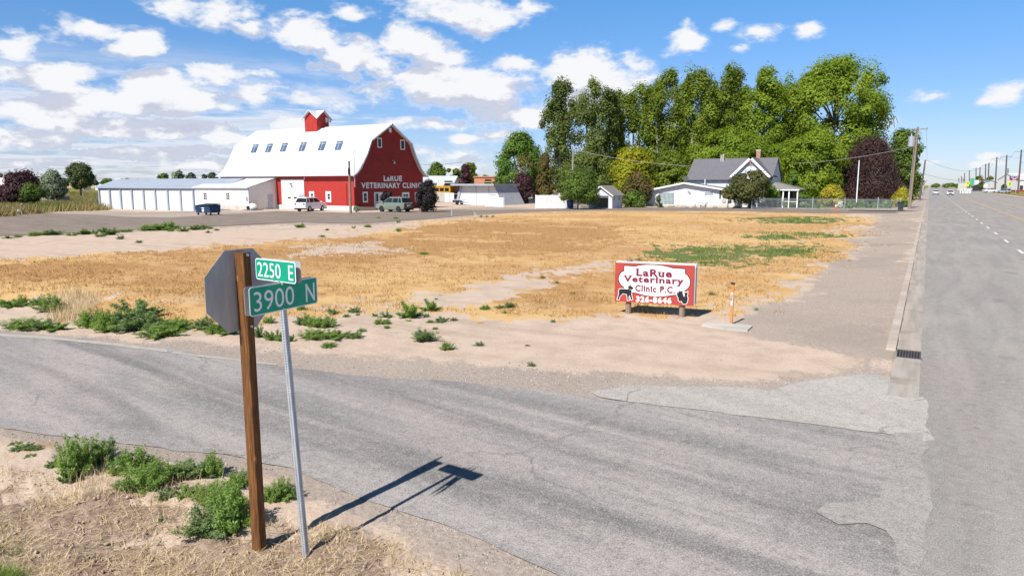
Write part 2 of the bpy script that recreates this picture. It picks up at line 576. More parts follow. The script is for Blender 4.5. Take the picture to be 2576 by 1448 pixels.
M['lamp_red'] = nmat('red_lamp_glass', (.35, .01, .01), (.3, .01, .01), 4, .2, spec=.7)
M['lamp_clear'] = nmat('clear_lamp_glass', (.7, .72, .75), (.6, .62, .65), 4, .15, spec=.8)
M['chrome'] = nmat('bright_metal', (.5, .5, .52), (.4, .4, .42), 4, .3, metal=.8)
M['stone'] = nmat('field_stone', (.38, .33, .29), (.27, .23, .2), 6, .9, bump=.02, bscale=8)
M['green_sign'] = nmat('sign_green', (.003, .33, .19), (.003, .28, .165), 9, .45)
M['sign_white'] = nmat('sign_white', (.82, .84, .84), (.77, .79, .79), 20, .45)
M['vet_red'] = nmat('sign_brick_red', (.42, .060, .045), (.37, .052, .04), 2, .55)
M['vet_maroon'] = nmat('letter_maroon', (.23, .012, .05), (.20, .012, .045), 6, .5)
M['teal'] = nmat('teal_roof', (.03, .45, .30), (.03, .4, .27), 2, .5)
M['dkred'] = nmat('deep_red_panel', (.38, .015, .05), (.33, .015, .045), 2, .5)
M['navy'] = nmat('navy_panel', (.05, .05, .22), (.04, .04, .18), 2, .5)
M['green_panel'] = nmat('green_panel', (.10, .42, .25), (.09, .37, .22), 2, .5)
M['rust'] = nmat('rusty_red_boards', (.45, .13, .05), (.36, .10, .04), 1, .8)
M['bark'] = nmat('tree_bark', (.24, .20, .17), (.15, .125, .105), 4, .9, stretch=(3, 3, .5), bump=.03, bscale=10)
M['bark_pale'] = nmat('pale_poplar_bark', (.46, .42, .37), (.26, .23, .2), 2.5, .85, stretch=(2, 2, .5), bump=.03, bscale=8)
M['bark_grey'] = nmat('bare_grey_branches', (.36, .31, .30), (.26, .22, .21), 3, .9)

# dark stained timber of the stop sign post
m, t, b = base_mat('stained_timber')
tcn = t.new('ShaderNodeTexCoord').outputs['Object']
gv = t.vm('MULTIPLY', tcn, (26, 26, 1.1))
gn = t.noise(gv, 1.9, 7, .68, 1.6)
col = t.mix(t.ramp(gn, .35, .68), (.215, .092, .026), (.050, .019, .007))
kn = t.noise(t.vm('MULTIPLY', tcn, (8, 8, 3.0)), 2.0, 2, .4)
col = t.mix(t.ramp(kn, .66, .74), col, (.30, .13, .045))
t.l.new(col, b.inputs['Base Color']); b.inputs['Roughness'].default_value = .7; b.inputs['Specular IOR Level'].default_value = .3
bp = t.new('ShaderNodeBump'); bp.inputs['Distance'].default_value = .004; t.l.new(gn, bp.inputs['Height']); t.l.new(bp.outputs[0], b.inputs['Normal'])
M['timber'] = m

L = {}
L['poplar'] = leaf_mat('poplar_leaves', (.075, .12, .018), (.31, .38, .05), .5, ((.17, .22, .02), .22, .35))
L['poplar_dark'] = leaf_mat('dark_poplar_leaves', (.055, .09, .024), (.24, .29, .075), .48)
L['cotton'] = leaf_mat('cottonwood_leaves', (.10, .175, .016), (.34, .43, .05), .5, ((.23, .29, .02), .16, .35))
L['yellowgreen'] = leaf_mat('yellow_green_leaves', (0.17, 0.21, 0.015), (0.45, 0.44, 0.03), 0.42, ((.35, .30, .02), .4, .5))
L['gold'] = leaf_mat('golden_leaves', (.22, .21, .02), (.60, .52, .06), 0.4)
L['brownleaf'] = leaf_mat('bronze_leaves', (.07, .06, .02), (.20, .13, .04), .25, ((.09, .13, .02), .5, .6))
L['green'] = leaf_mat('green_leaves', (.045, .09, .016), (.17, .25, .04), 0.34)
L['bright'] = leaf_mat('bright_green_leaves', (0.06, 0.13, 0.014), (0.17, 0.27, 0.04), 0.36)
L['purple'] = leaf_mat('purple_leaves', (.028, .010, .016), (.095, .038, .045), .2)
L['purple_brown'] = leaf_mat('weeping_purple_leaves', (.030, .014, .016), (.105, .055, .050), .15)
L['black'] = leaf_mat('near_black_leaves', (.006, .005, .006), (.030, .022, .024), .08)
L['olive'] = leaf_mat('olive_bronze_leaves', (.045, .055, .015), (.16, .15, .045), .2, ((.06, .09, .02), .6, .5))
L['pine'] = leaf_mat('pine_needles', (.03, .05, .015), (.12, .145, .045), .2)
L['silver'] = leaf_mat('silver_leaves', (.10, .13, .075), (.30, .34, .22), .25)
L['far'] = leaf_mat('distant_leaves', (.045, .075, .045), (.11, .15, .085), .15)
L['weed'] = leaf_mat('weed_leaves', (.085, .155, .035), (.27, .39, .10), .42)
L['weed_blue'] = leaf_mat('grey_green_weed_leaves', (.08, .135, .05), (.25, .34, .15), .38)
L['dry'] = leaf_mat('dry_grass_blades', (.25, .135, .048), (.64, .42, .18), .2)
L['strawm'] = leaf_mat('straw', (.36, .25, .14), (.82, .66, .42), .15)
L['grass'] = leaf_mat('green_grass_blades', (.09, .15, .03), (.30, .38, .09), .3)
L['meadow'] = leaf_mat('meadow_grass_blades', (.20, .16, .06), (.46, .34, .17), .25, ((.12, .19, .02), .12, .8))
L['flower_red'] = leaf_mat('red_flowers', (.25, .12, .02), (.65, .08, .02), .2)
L['flower_white'] = leaf_mat('white_flowers', (.10, .15, .04), (.75, .75, .7), .2)

# ------------------------------------------------------------------ ground material
m, t, b = base_mat('open_ground')
tcn = t.new('ShaderNodeTexCoord').outputs['Object']
a1 = t.new('ShaderNodeAttribute', attribute_name='cover')
sp = t.new('ShaderNodeSeparateColor'); t.l.new(a1.outputs['Color'], sp.inputs[0])
a2 = t.new('ShaderNodeAttribute', attribute_name='cover2')
sp2 = t.new('ShaderNodeSeparateColor'); t.l.new(a2.outputs['Color'], sp2.inputs[0])
nf = t.noise(tcn, 14, 6, .65)
nm = t.noise(tcn, 1.3, 6, .62)
nl = t.noise(tcn, .10, 5, .6)
ng = t.noise(tcn, 70, 3, .7)


def edge(mask, amt=.75, lo=.42, hi=.58):
    return t.ramp(t.math('ADD', mask, t.math('MULTIPLY', t.math('SUBTRACT', t.math('MULTIPLY_ADD', nf, .5, t.math('MULTIPLY', nm, .5)), .5), amt * 2)), lo, hi)


dirt = t.mix(t.ramp(nm, .35, .7), (.57, .445, .352), (.46, .355, .28))
dirt = t.mix(t.math('MULTIPLY', t.ramp(nl, .45, .65), .5), dirt, (.54, .42, .33))
rut = t.noise(t.vm('MULTIPLY', tcn, (.12, .9, 1)), 1.0, 6, .65)
dirt = t.mix(t.math('MULTIPLY', t.ramp(rut, .52, .66), .5), dirt, (.38, .29, .22))
spk = t.noise(tcn, 30, 4, .75)
dirt = t.mix(t.math('MULTIPLY', t.ramp(spk, .60, .70), .6), dirt, (.24, .175, .13))
dirt = t.mix(t.math('MULTIPLY', t.ramp(nf, .55, .75), .55), dirt, (.27, .195, .145))
dirt = t.mix(t.math('MULTIPLY', t.ramp(ng, .60, .74), .45), dirt, (.62, .56, .49))
nw = t.noise(t.vm('MULTIPLY', tcn, (.045, .11, 1)), 1.0, 5, .6)
dry = t.mix(t.ramp(nl, .42, .62), (.63, .41, .185), (.48, .26, .10))
dry = t.mix(t.math('MULTIPLY', t.ramp(nw, .44, .60), .65), dry, (.44, .24, .10))
dry = t.mix(t.math('MULTIPLY', t.ramp(nf, .40, .70), .7), dry, (.64, .45, .23))
dry = t.mix(t.math('MULTIPLY', t.ramp(t.noise(tcn, .45, 5, .65), .55, .68), .55), dry, (.60, .47, .34))
dry = t.mix(t.math('MULTIPLY', t.ramp(nm, .50, .72), .7), dry, (.31, .165, .065))
dry = t.mix(t.math('MULTIPLY', t.ramp(ng, .52, .66), .5), dry, (.26, .15, .07))
dry = t.mix(t.math('MULTIPLY', t.ramp(t.math('ADD', a1.outputs['Alpha'], t.math('SUBTRACT', nm, .5)), 0.05, .75), .88), dry, t.mix(t.ramp(nf, .38, .66), (.30, .155, .06), (.50, .29, .125)))
grav = t.mix(t.ramp(nf, .4, .62), (.415, .335, .275), (.33, .265, .22))
grav = t.mix(t.math('MULTIPLY', t.ramp(ng, .52, .66), .7), grav, (.52, .48, .44))
grav = t.mix(t.math('MULTIPLY', t.ramp(nl, .45, .62), .55), grav, (.29, .24, .205))
grn = t.mix(t.ramp(nf, .4, .62), (.09, .135, .04), (.19, .20, .075))
field = t.mix(t.ramp(nl, .42, .6), (.60, .41, .16), (.52, .36, .14))
crop = t.mix(t.ramp(nl, .42, .6), (.13, .23, .02), (.17, .27, .03))
mead = t.mix(t.ramp(nl, .42, .6), (.26, .20, .08), (.18, .19, .05))
drk = t.mix(t.ramp(nf, .4, .62), (.24, .17, .125), (.38, .29, .22))
col = dirt
col = t.mix(edge(sp2.outputs[2], .5), col, drk)
col = t.mix(edge(sp.outputs[1], .9, .22, .80), col, grav)
col = t.mix(edge(sp.outputs[0]), col, dry)
col = t.mix(edge(sp.outputs[2], 1.0, .50, .60), col, grn)
col = t.mix(sp2.outputs[0], col, field)
col = t.mix(sp2.outputs[1], col, crop)
col = t.mix(edge(a2.outputs['Alpha'], .3), col, mead)
t.l.new(col, b.inputs['Base Color'])
b.inputs['Roughness'].default_value = .95; b.inputs['Specular IOR Level'].default_value = .1
bp = t.new('ShaderNodeBump'); bp.inputs['Strength'].default_value = .8; bp.inputs['Distance'].default_value = .03
hh = t.math('MULTIPLY_ADD', nf, 1.0, t.math('MULTIPLY', ng, .35))
t.l.new(hh, bp.inputs['Height']); t.l.new(bp.outputs[0], b.inputs['Normal'])
M['ground'] = m


def asphalt(name, c1, c2, pale, ang, tracks=(), crack=.0, warm=(.30, .25, .25)):
    m, t, b = base_mat(name)
    tcn = t.new('ShaderNodeTexCoord').outputs['Object']
    mp = t.new('ShaderNodeMapping'); mp.inputs['Rotation'].default_value = (0, 0, ang); t.l.new(tcn, mp.inputs[0])
    v = mp.outputs[0]
    stv = t.vm('MULTIPLY', v, (.16, 1.5, 1))
    s1 = t.noise(stv, 1.0, 6, .6, .4)
    s2 = t.noise(t.vm('MULTIPLY', v, (.35, .8, 1)), .45, 5, .6, .3)
    gr = t.noise(tcn, 62, 3, .85)
    gr2 = t.noise(tcn, 28, 3, .7)
    col = t.mix(t.ramp(s1, .34, .66), c1, c2)
    col = t.mix(t.math('MULTIPLY', t.ramp(s2, .48, .70), .6), col, warm)
    col = t.mix(t.math('MULTIPLY', t.ramp(s2, .50, .30), .5), col, pale)
    spv = t.new('ShaderNodeSeparateXYZ'); t.l.new(v, spv.inputs[0])
    for (c0, w, st_) in tracks:
        d = t.math('ABSOLUTE', t.math('SUBTRACT', spv.outputs[1], c0))
        d = t.math('ADD', d, t.math('MULTIPLY', t.math('SUBTRACT', s2, .5), w * 1.6))
        tr = t.math('MULTIPLY', t.ramp(d, w, w * .25), t.math('MULTIPLY', t.ramp(s1, .25, .6), st_))
        col = t.mix(tr, col, tuple(x * .55 for x in c2))
    if crack:
        dn = t.new('ShaderNodeTexNoise'); t.l.new(tcn, dn.inputs['Vector']); dn.inputs['Scale'].default_value = 1.1; dn.inputs['Detail'].default_value = 6
        vv = t.vm('MULTIPLY_ADD', t.vm('SUBTRACT', dn.outputs['Color'], (.5, .5, .5)), (1.3, 1.3, 0), v)
        vo = t.new('ShaderNodeTexVoronoi', feature='DISTANCE_TO_EDGE'); t.l.new(vv, vo.inputs['Vector']); vo.inputs['Scale'].default_value = .26
        cr = t.math('MULTIPLY', t.ramp(vo.outputs['Distance'], .010, .002), t.math('MULTIPLY', t.ramp(t.noise(tcn, .35, 2), .45, .6), crack))
        col = t.mix(cr, col, tuple(x * .45 for x in c2))
    col = t.mix(t.math('MULTIPLY', t.ramp(gr, .50, .62), .42), col, tuple(min(1, x * 1.8) for x in c1))
    col = t.mix(t.math('MULTIPLY', t.ramp(gr, .48, .38), .65), col, tuple(x * .36 for x in c2))
    gr3 = t.noise(tcn, 7, 9, .82)
    col = t.mix(t.math('MULTIPLY', t.ramp(gr3, .50, .66), .28), col, tuple(min(1, x * 1.5) for x in c1))
    col = t.mix(t.math('MULTIPLY', t.ramp(gr3, .49, .34), .42), col, tuple(x * .5 for x in c2))
    col = t.mix(t.math('MULTIPLY', t.ramp(gr2, .60, .72), .3), col, pale)
    # oil and tar stains
    st9 = t.noise(t.vm('MULTIPLY', v, (.5, 1.0, 1)), .8, 4, .5)
    col = t.mix(t.math('MULTIPLY', t.ramp(st9, .64, .74), .55), col, tuple(x * .6 for x in c2))
    t.l.new(col, b.inputs['Base Color'])
    b.inputs['Roughness'].default_value = .88; b.inputs['Specular IOR Level'].default_value = .2
    bp = t.new('ShaderNodeBump'); bp.inputs['Strength'].default_value = .5; bp.inputs['Distance'].default_value = .006
    t.l.new(gr, bp.inputs['Height']); t.l.new(bp.outputs[0], b.inputs['Normal'])
    return m


SA = math.radians(9)      # side road runs about 9 degrees off the X axis
M['side_asphalt'] = asphalt('side_road_asphalt', (.350, .318, .300), (.215, .205, .198), (.46, .405, .355), SA,
                            tracks=((5.9, .6, .62), (7.6, .55, .55), (4.6, .35, .4), (8.7, .35, .35)), crack=.45, warm=(.425, .352, .328))
M['main_asphalt'] = asphalt('highway_asphalt', (.325, .302, .277), (.245, .230, .213), (.42, .375, .325), math.pi / 2,
                            tracks=((-1.3, .4, .35), (-2.9, .4, .3), (-5.6, .4, .25), (-7.2, .4, .25)), crack=.2, warm=(.31, .262, .25))
M['lot'] = asphalt('worn_lot_asphalt', (.245, .20, .163), (.165, .132, .108), (.36, .285, .22), 0.0, warm=(.32, .245, .188))
M['apron'] = asphalt('pale_patch_concrete', (.43, .395, .36), (.36, .33, .30), (.48, .44, .40), .5, crack=1.0, warm=(.34, .30, .275))
M['walk'] = asphalt('far_sidewalk_concrete', (.40, .33, .29), (.34, .28, .25), (.46, .39, .34), 1.57)
M['line_white'] = nmat('worn_white_line', (.72, .70, .66), (.36, .34, .33), 9, .7, lo=.5, hi=.66)
M['line_yellow'] = nmat('worn_yellow_line', (.60, .36, .10), (.32, .24, .14), 7, .7, lo=.46, hi=.7)

# ------------------------------------------------------------------ ground sheet (polar grid out to the horizon)
NA, NR = 620, 430
azs = np.concatenate([np.linspace(-math.radians(205), -math.radians(75), 14)[:-1], np.linspace(-math.radians(75), math.radians(15), NA), np.linspace(math.radians(15), math.radians(155), 14)[1:]])
rs = np.concatenate([[0.0], np.geomspace(1.2, 5000, NR)])
A, R = np.meshgrid(azs, rs, indexing='ij')
X = np.sin(A) * R; Y = np.cos(A) * R
DRY = gpoly([(-120, 668), (200, 640), (420, 628), (600, 612), (780, 600), (900, 590), (1050, 562), (1200, 543), (1330, 534), (1500, 530), (1800, 531), (2062, 536), (2190, 545), (2205, 560),
             (2160, 605), (2120, 640), (2070, 690), (1960, 745), (1860, 775), (1830, 800), (1700, 792), (1500, 790), (1380, 800), (1290, 790), (1180, 800), (1080, 770), (960, 765), (820, 800), (700, 800), (560, 830), (430, 820),
             (200, 790), (160, 745), (-120, 742)])
PATHP = gpoly([(1520, 650), (1420, 672), (1290, 690), (1220, 700), (1130, 720), (1050, 735), (1000, 770), (1180, 770), (1260, 745), (1330, 725), (1370, 700), (1440, 690), (1560, 665)])
SPOT = gpoly([(730, 618), (900, 610), (1000, 612), (930, 640), (760, 650)])
GREENS = [gpoly(p) for p in [[(1640, 655), (1720, 650), (1700, 632), (1720, 618), (1780, 614), (1805, 628), (1880, 630), (1900, 620), (2000, 612), (2015, 625), (1985, 640), (1980, 660), (1900, 662), (1860, 665), (1700, 664)],
                             [(1840, 596), (1940, 590), (1960, 578), (2080, 582), (2090, 592), (2040, 605), (1960, 598), (1860, 602)],
                             [(1780, 555), (2090, 545), (2120, 556), (2060, 566), (1960, 560)],
                             [(1800, 745), (1830, 742), (1835, 750), (1800, 752)]]]
LOTG = gpoly([(-200, 560), (0, 545), (120, 530), (250, 524), (490, 529), (640, 530), (700, 531), (880, 540), (1090, 528), (1190, 520), (1400, 525), (1400, 531), (1200, 541), (1050, 558), (900, 572), (760, 566), (560, 571), (400, 580), (200, 592), (-200, 605)])
SHOULD = gpoly([(2240, 528), (2290, 528), (2325, 510), (2330, 560), (2310, 640), (2290, 780), (2270, 900), (2190, 915), (2060, 880), (1900, 850), (1860, 815), (1930, 770), (2040, 710), (2110, 650), (2185, 570)])
SIDESH = [(-75, 28.5), (-38, 16)] + gpoly([(0, 820), (250, 840), (500, 858), (800, 885), (1000, 905), (1500, 925), (1850, 960), (2060, 950), (2240, 900), (2250, 1000), (2285, 1094)]) + [(-1, 6)] + \
    gpoly([(1700, 1900), (1330, 1500), (1200, 1440), (1000, 1330), (800, 1260), (740, 1200), (640, 1190), (450, 1185), (250, 1140), (100, 1128), (0, 1102)]) + [(-38, 8), (-75, 18)]
NEARDRK = gpoly([(-300, 1240), (150, 1260), (420, 1280), (620, 1380), (860, 1360), (960, 1460), (900, 1700), (-300, 1700)])
c_dry = soft(X, Y, DRY, .55, 11) * (1 - .8 * soft(X, Y, SHOULD, .12, 18)) * (1 - .9 * soft(X, Y, PATHP, .45, 15)) * (1 - .8 * soft(X, Y, SPOT, .5, 16))
neard = soft(X, Y, NEARP, .3, 41) * (fbm(X, Y, 1.1, 4, 43) > .60) * .28 + soft(X, Y, gpoly([(-200, 1110), (130, 1118), (190, 1180), (-200, 1190)]), .3, 44) * .42
c_dry = np.maximum(c_dry, neard)
c_grav = np.maximum(np.maximum(soft(X, Y, LOTG, .35, 17) * .9, soft(X, Y, SHOULD, .35, 18) * .6 + .32 * soft(X, Y, SHOULD, .15, 18)), soft(X, Y, SIDESH, .25, 19) * .85)
c_grn = np.zeros_like(X)
for i, p in enumerate(GREENS):
    c_grn = np.maximum(c_grn, soft(X, Y, p, .5, 23 + i) * (.72 + .6 * (fbm(X, Y, 1.5, 3, 50) > .46)))
MEAD = gpoly([(-400, 500), (-400, 575), (0, 545), (90, 530), (250, 522), (250, 484), (100, 486), (-200, 488)])
CROP = gpoly([(150, 488), (250, 488), (600, 488), (600, 472), (160, 473)])
FIELD = [(-3000, 900), (-600, 330)] + gpoly([(-200, 486), (150, 474), (600, 472)]) + [(-60, 800), (-800, 2500)]
c_field = pip(X, Y, FIELD).astype(float) * (R < 2600)
c_crop = soft(X, Y, CROP, .2, 61)
c_mead = soft(X, Y, MEAD, .2, 62)
yard = soft(X, Y, gpoly([(1560, 519), (1850, 521), (2250, 528), (2310, 500), (2310, 484), (1300, 484), (1270, 505)]), .2, 63)
c_mead = np.maximum(c_mead, (R > 150) * (1 - c_field) * (X < 0) * .9)
c_mead = np.maximum(c_mead, (R > 200) * (X > 24) * .8)
c_mead = np.maximum(c_mead, yard * .8)
ZZ = gh(X, Y)
ZZ = np.where(R > 150, np.minimum(ZZ, 0), ZZ)
ZZ = np.where((X > -.36) & (X < 22), -.01, ZZ)
V = np.stack([X, Y, ZZ], -1).reshape(-1, 3)
n1, n2 = A.shape
I = np.arange(n1 * n2).reshape(n1, n2)
Q = np.stack([I[:-1, :-1], I[1:, :-1], I[1:, 1:], I[:-1, 1:]], -1).reshape(-1, 4)[:, ::-1]
gnd = npmesh('ground', V, Q, M['ground'])
gnd.data.shade_smooth()
RUST = gpoly([(-100, 668), (200, 645), (480, 628), (760, 605), (1050, 570), (1250, 552), (1500, 560), (1560, 590), (1440, 625), (1250, 655), (1000, 680), (700, 690), (480, 720), (200, 690), (-100, 700)])
c_rust = soft(X, Y, RUST, .6, 81) * (.35 + 1.1 * (fbm(X * .5, Y, 2.5, 4, 82) > .47)) + soft(X, Y, gpoly([(1300, 690), (1500, 690), (1560, 760), (1420, 785), (1280, 760)]), .5, 83) * .6
for nm_, arrs in (('cover', (c_dry, c_grav, c_grn, np.clip(c_rust, 0, 1))), ('cover2', (c_field, c_crop, soft(X, Y, NEARDRK, .35, 71) * (fbm(X, Y, .8, 3, 72) > .38), c_mead))):
    at = gnd.data.attributes.new(nm_, 'FLOAT_COLOR', 'POINT')
    at.data.foreach_set('color', np.stack(arrs, -1).astype(np.float32).ravel())
tag(gnd, kind='structure')


def sheet(name, pts, z, mat, rag=0.0, step=.4, seed=1, drape=0):
    """flat sheet with a ragged outline"""
    rnd = random.Random(seed)
    P = []
    n = len(pts)
    for i in range(n):
        a = Vector(pts[i]); b_ = Vector(pts[(i + 1) % n])
        k = max(1, min(400, int((b_ - a).length / step)))
        for j in range(k):
            p = a.lerp(b_, j / k)
            if rag:
                w = rag * min(1.0, max(.35, p.length / 10))
                ox = float(fbm(np.array([p.x]), np.array([p.y]), .9, 4, seed)[0]) - .5
                oy = float(fbm(np.array([p.x]), np.array([p.y]), .9, 4, seed + 7)[0]) - .5
                p = p + Vector((ox, oy)) * 2 * w
            P.append((p.x, p.y))
    bm = bmesh.new()
    vs = [bm.verts.new((x, y, z)) for x, y in P]
    es = [bm.edges.new((vs[i], vs[(i + 1) % len(vs)])) for i in range(len(vs))]
    bmesh.ops.triangle_fill(bm, edges=es, use_beauty=True)
    if drape:
        for ax in (0, 1):
            lo = min(v.co[ax] for v in bm.verts); hi = max(v.co[ax] for v in bm.verts); k = lo + drape
            while k < hi:
                bmesh.ops.bisect_plane(bm, geom=bm.verts[:] + bm.edges[:] + bm.faces[:], plane_co=(k, k, 0), plane_no=(1 - ax, ax, 0))
                k += drape
        zz_ = gh(np.array([v.co.x for v in bm.verts]), np.array([v.co.y for v in bm.verts]))
        for v, q in zip(bm.verts, zz_):
            v.co.z = q + z
    for f in bm.faces:
        if f.normal.z < 0:
            f.normal_flip()
    me = bpy.data.meshes.new(name); bm.to_mesh(me); bm.free()
    me.materials.append(mat)
    o = bpy.data.objects.new(name, me); COL.objects.link(o)
    return tag(o, kind='structure')


sheet('side_road', side_xy, .012, M['side_asphalt'], .22, .15, 3)
sheet('main_road', [(.1, -30), (21.5, -30), (21.5, 4000), (.1, 4000)], .016, M['main_asphalt'])
M['dust'] = nmat('pale_road_edge_dust', (.43, .385, .34), (.36, .32, .285), 6, .95)
sheet('road_edge_dust', gpoly([(-20, 838), (120, 846), (300, 866), (420, 880), (420, 887), (300, 873), (150, 856), (-20, 845)]), .018, M['dust'], .07, .06, 12)
sheet('road_edge_dust', gpoly([(430, 886), (560, 901), (700, 917), (700, 921), (560, 906), (430, 890)]), .018, M['dust'], .06, .06, 13)
sheet('concrete_apron', gpoly([(1475, 985), (1560, 972), (1700, 972), (1880, 975), (1920, 985), (2000, 962), (2120, 948), (2235, 934), (2250, 960), (2262, 1000), (2325, 1000), (2336, 1108), (2300, 1112), (2235, 1096), (2060, 1072), (1850, 1046), (1650, 1019), (1500, 998)]), .020, M['apron'], .13, .09, 5)
M['worn'] = asphalt('dusty_worn_asphalt', (.33, .305, .285), (.28, .26, .245), (.40, .365, .33), .5, crack=1.0, warm=(.37, .315, .285))
sheet('apron_patch', gpoly([(2065, 1300), (2100, 1278), (2160, 1268), (2215, 1262), (2205, 1225), (2230, 1195), (2262, 1180), (2250, 1120), (2262, 1092), (2332, 1092), (2330, 1200), (2333, 1420), (2300, 1500), (2235, 1480), (2270, 1420), (2262, 1385), (2240, 1350), (2190, 1330), (2120, 1335)]), .0235, M['worn'], .16, .08, 6)
sheet('driveway', gpoly([(1190, 528), (1400, 526), (1560, 521), (1860, 522.5), (2060, 526), (2250, 530), (2262, 537), (2060, 537), (1850, 531), (1500, 530), (1330, 533), (1200, 541)]), .012, M['lot'], .25, .8, 8)
sheet('parking_lot', [(-150, 58)] + gpoly([(-60, 596), (150, 588), (330, 578), (470, 571), (560, 569), (760, 559), (900, 563), (1050, 553), (1190, 541), (1190, 528), (1095, 527), (1000, 533), (880, 536), (700, 531), (560, 540), (430, 548), (300, 545)]), .03, M['lot'], .5, .8, 9, drape=2.0)
# kerb, gutter pan, sidewalk
kb = MB()
y0 = 16.45
seg = [16.45, 20, 24, 30, 38, 50, 66, 90, 105]
for a_, b_ in zip(seg[:-1], seg[1:]):
    kb.box(-.54, -.36, a_ + .012, b_ - .012, -.05, .135)
kb.box(-.54, -.36, 121, 900, -.05, .135)
k = kb.build('kerb', M['kerb'], fix=True); tag(k, kind='structure')
gt = MB(); ys = [13.1, 14.6, 16.2, 17.1, 20, 24, 30, 38, 50, 70, 100, 150, 250, 900]
for a_, b_ in zip(ys[:-1], ys[1:]):
    if a_ == 16.2:
        continue
    gt.box(-.36, .10, a_ + .008, b_ - .008, -.005, .024)
tag(gt.build('gutter', M['gutter']), kind='structure')
sheet('sidewalk', [(-2.6, 118), (-.56, 118), (-.56, 900), (-2.6, 900)], .13, M['walk'])
sheet('driveway_crossing', [(-9.5, 107.6), (-.56, 107.6), (-.56, 117.6), (-9.5, 117.6)], .125, M['walk'])
# lane markings
mk = MB()
for x_, st_, en, n_ in ((4.42, 20, 700, 0), (16.7, 60, 700, 0)):
    y_ = st_
    while y_ < en:
        mk.box(x_ - .07, x_ + .07, y_, y_ + 2.6, .017, .0205)
        y_ += 8.2
tag(mk.build('white_lane_marking', M['line_white']), kind='structure')
mk = MB()
for x_ in (8.4, 12.55):
    mk.box(x_ - .09, x_ + .09, 30, 900, .017, .0205)
tag(mk.build('yellow_lane_marking', M['line_yellow']), kind='structure')


# ------------------------------------------------------------------ walls, windows, lettering
def on(side, c, s0, s1, z0, z1, o0, o1):
    """box lying on a wall: side 'S' faces -Y at y=c, side 'E' faces +X at x=c; o = distance proud of the wall"""
    if side == 'S':
        return (s0, s1, c - o1, c - o0, z0, z1)
    return (c + o0, c + o1, s0, s1, z0, z1)


def hit(side, c, px, py):
    return hy(px, py, c) if side == 'S' else hx(px, py, c)


def window(root, side, c, p0, p1, fw=.08, frame='white_trim', pane='glass', mull=(0, 1), name='window', panel=None):
    s0, z1 = hit(side, c, *p0); s1, z0 = hit(side, c, *p1)
    if panel:                       # white boarded surround with a small pane inside it
        px0, px1, pz0, pz1 = panel
    else:
        px0, px1, pz0, pz1 = fw / (s1 - s0), 1 - fw / (s1 - s0), fw / (z1 - z0), 1 - fw / (z1 - z0)
    a0 = s0 + (s1 - s0) * px0; a1 = s0 + (s1 - s0) * px1; b0 = z0 + (z1 - z0) * pz0; b1 = z0 + (z1 - z0) * pz1
    m_ = MB()
    m_.box(*on(side, c, s0, s1, z0, b0, .003, .07)); m_.box(*on(side, c, s0, s1, b1, z1, .003, .07))
    m_.box(*on(side, c, s0, a0, b0, b1, .003, .066)); m_.box(*on(side, c, a1, s1, b0, b1, .003, .066))
    for i in range(mull[0]):
        q = a0 + (a1 - a0) * (i + 1) / (mull[0] + 1); m_.box(*on(side, c, q - .025, q + .025, b0, b1, .02, .06))
    for i in range(mull[1]):
        q = b0 + (b1 - b0) * (i + 1) / (mull[1] + 1); m_.box(*on(side, c, a0, a1, q - .025, q + .025, .021, .057))
    f = m_.build(name, M[frame], root)
    if pane:
        MB().box(*on(side, c, a0, a1, b0, b1, .004, .018)).build('pane', M[pane], f)
    return f


def text_verts(s, bold=.0, serif=False):
    cu = bpy.data.curves.new('txt', 'FONT'); cu.body = s; cu.offset = bold; cu.resolution_u = 3; cu.space_character = 1.0 + bold * 3.6
    ob = bpy.data.objects.new('txt', cu); COL.objects.link(ob)
    dg = bpy.context.evaluated_depsgraph_get()
    me = bpy.data.meshes.new_from_object(ob.evaluated_get(dg))
    vs = [(v.co.x, v.co.y) for v in me.vertices]; fs = [tuple(p.vertices) for p in me.polygons]
    bpy.data.objects.remove(ob); bpy.data.curves.remove(cu)
    if serif:
        # slab serifs: widen every flat stem end on the baseline, x-height and cap line
        cnt = {}
        for f in fs:
            for i in range(len(f)):
                e = tuple(sorted((f[i], f[(i + 1) % len(f)]))); cnt[e] = cnt.get(e, 0) + 1
        capv = max(v[1] for v in vs); add = []
        for (a, b), c in cnt.items():
            if c != 1:
                continue
            (xa, ya), (xb, yb) = vs[a], vs[b]
            w = abs(xa - xb)
            if abs(ya - yb) < .004 and .05 < w < .22:
                up = None
                if abs(ya - 0) < .03 or ya < -.1:
                    up = 1
                elif ya > capv * .62 and ya > .4:
                    up = -1
                if up:
                    add.append((min(xa, xb), max(xa, xb), ya, up))
        for x0, x1, y, up in add:
            o = len(vs); h = .075 * up; e = .065
            vs += [(x0 - e, y), (x1 + e, y), (x1 + e, y + h), (x0 - e, y + h)]; fs.append((o, o + 1, o + 2, o + 3))
    me = None
    return vs, fs


def lettering(s, box, put, name, mat, root, bold=.02, serif=False, sep=None, depth=.012):
    """fit text into box=(s0,s1,z0,z1) of a plane; put(s,z,out)->xyz"""
    vs, fs = text_verts(s, bold, serif)
    x0 = min(v[0] for v in vs); x1 = max(v[0] for v in vs); y0 = min(v[1] for v in vs); y1 = max(v[1] for v in vs)
    a0, a1, b0, b1 = box
    m_ = MB()
    fr = [((v[0] - x0) / (x1 - x0), (v[1] - y0) / (y1 - y0)) for v in vs]
    P = [(a0 + u * (a1 - a0), b0 + w * (b1 - b0)) for u, w in fr]
    n = len(P)
    m_.v = [put(p[0], p[1], depth) for p in P]
    m_.f = [tuple(f) for f in fs]
    return m_.build(name, M[mat], root, fix=False)


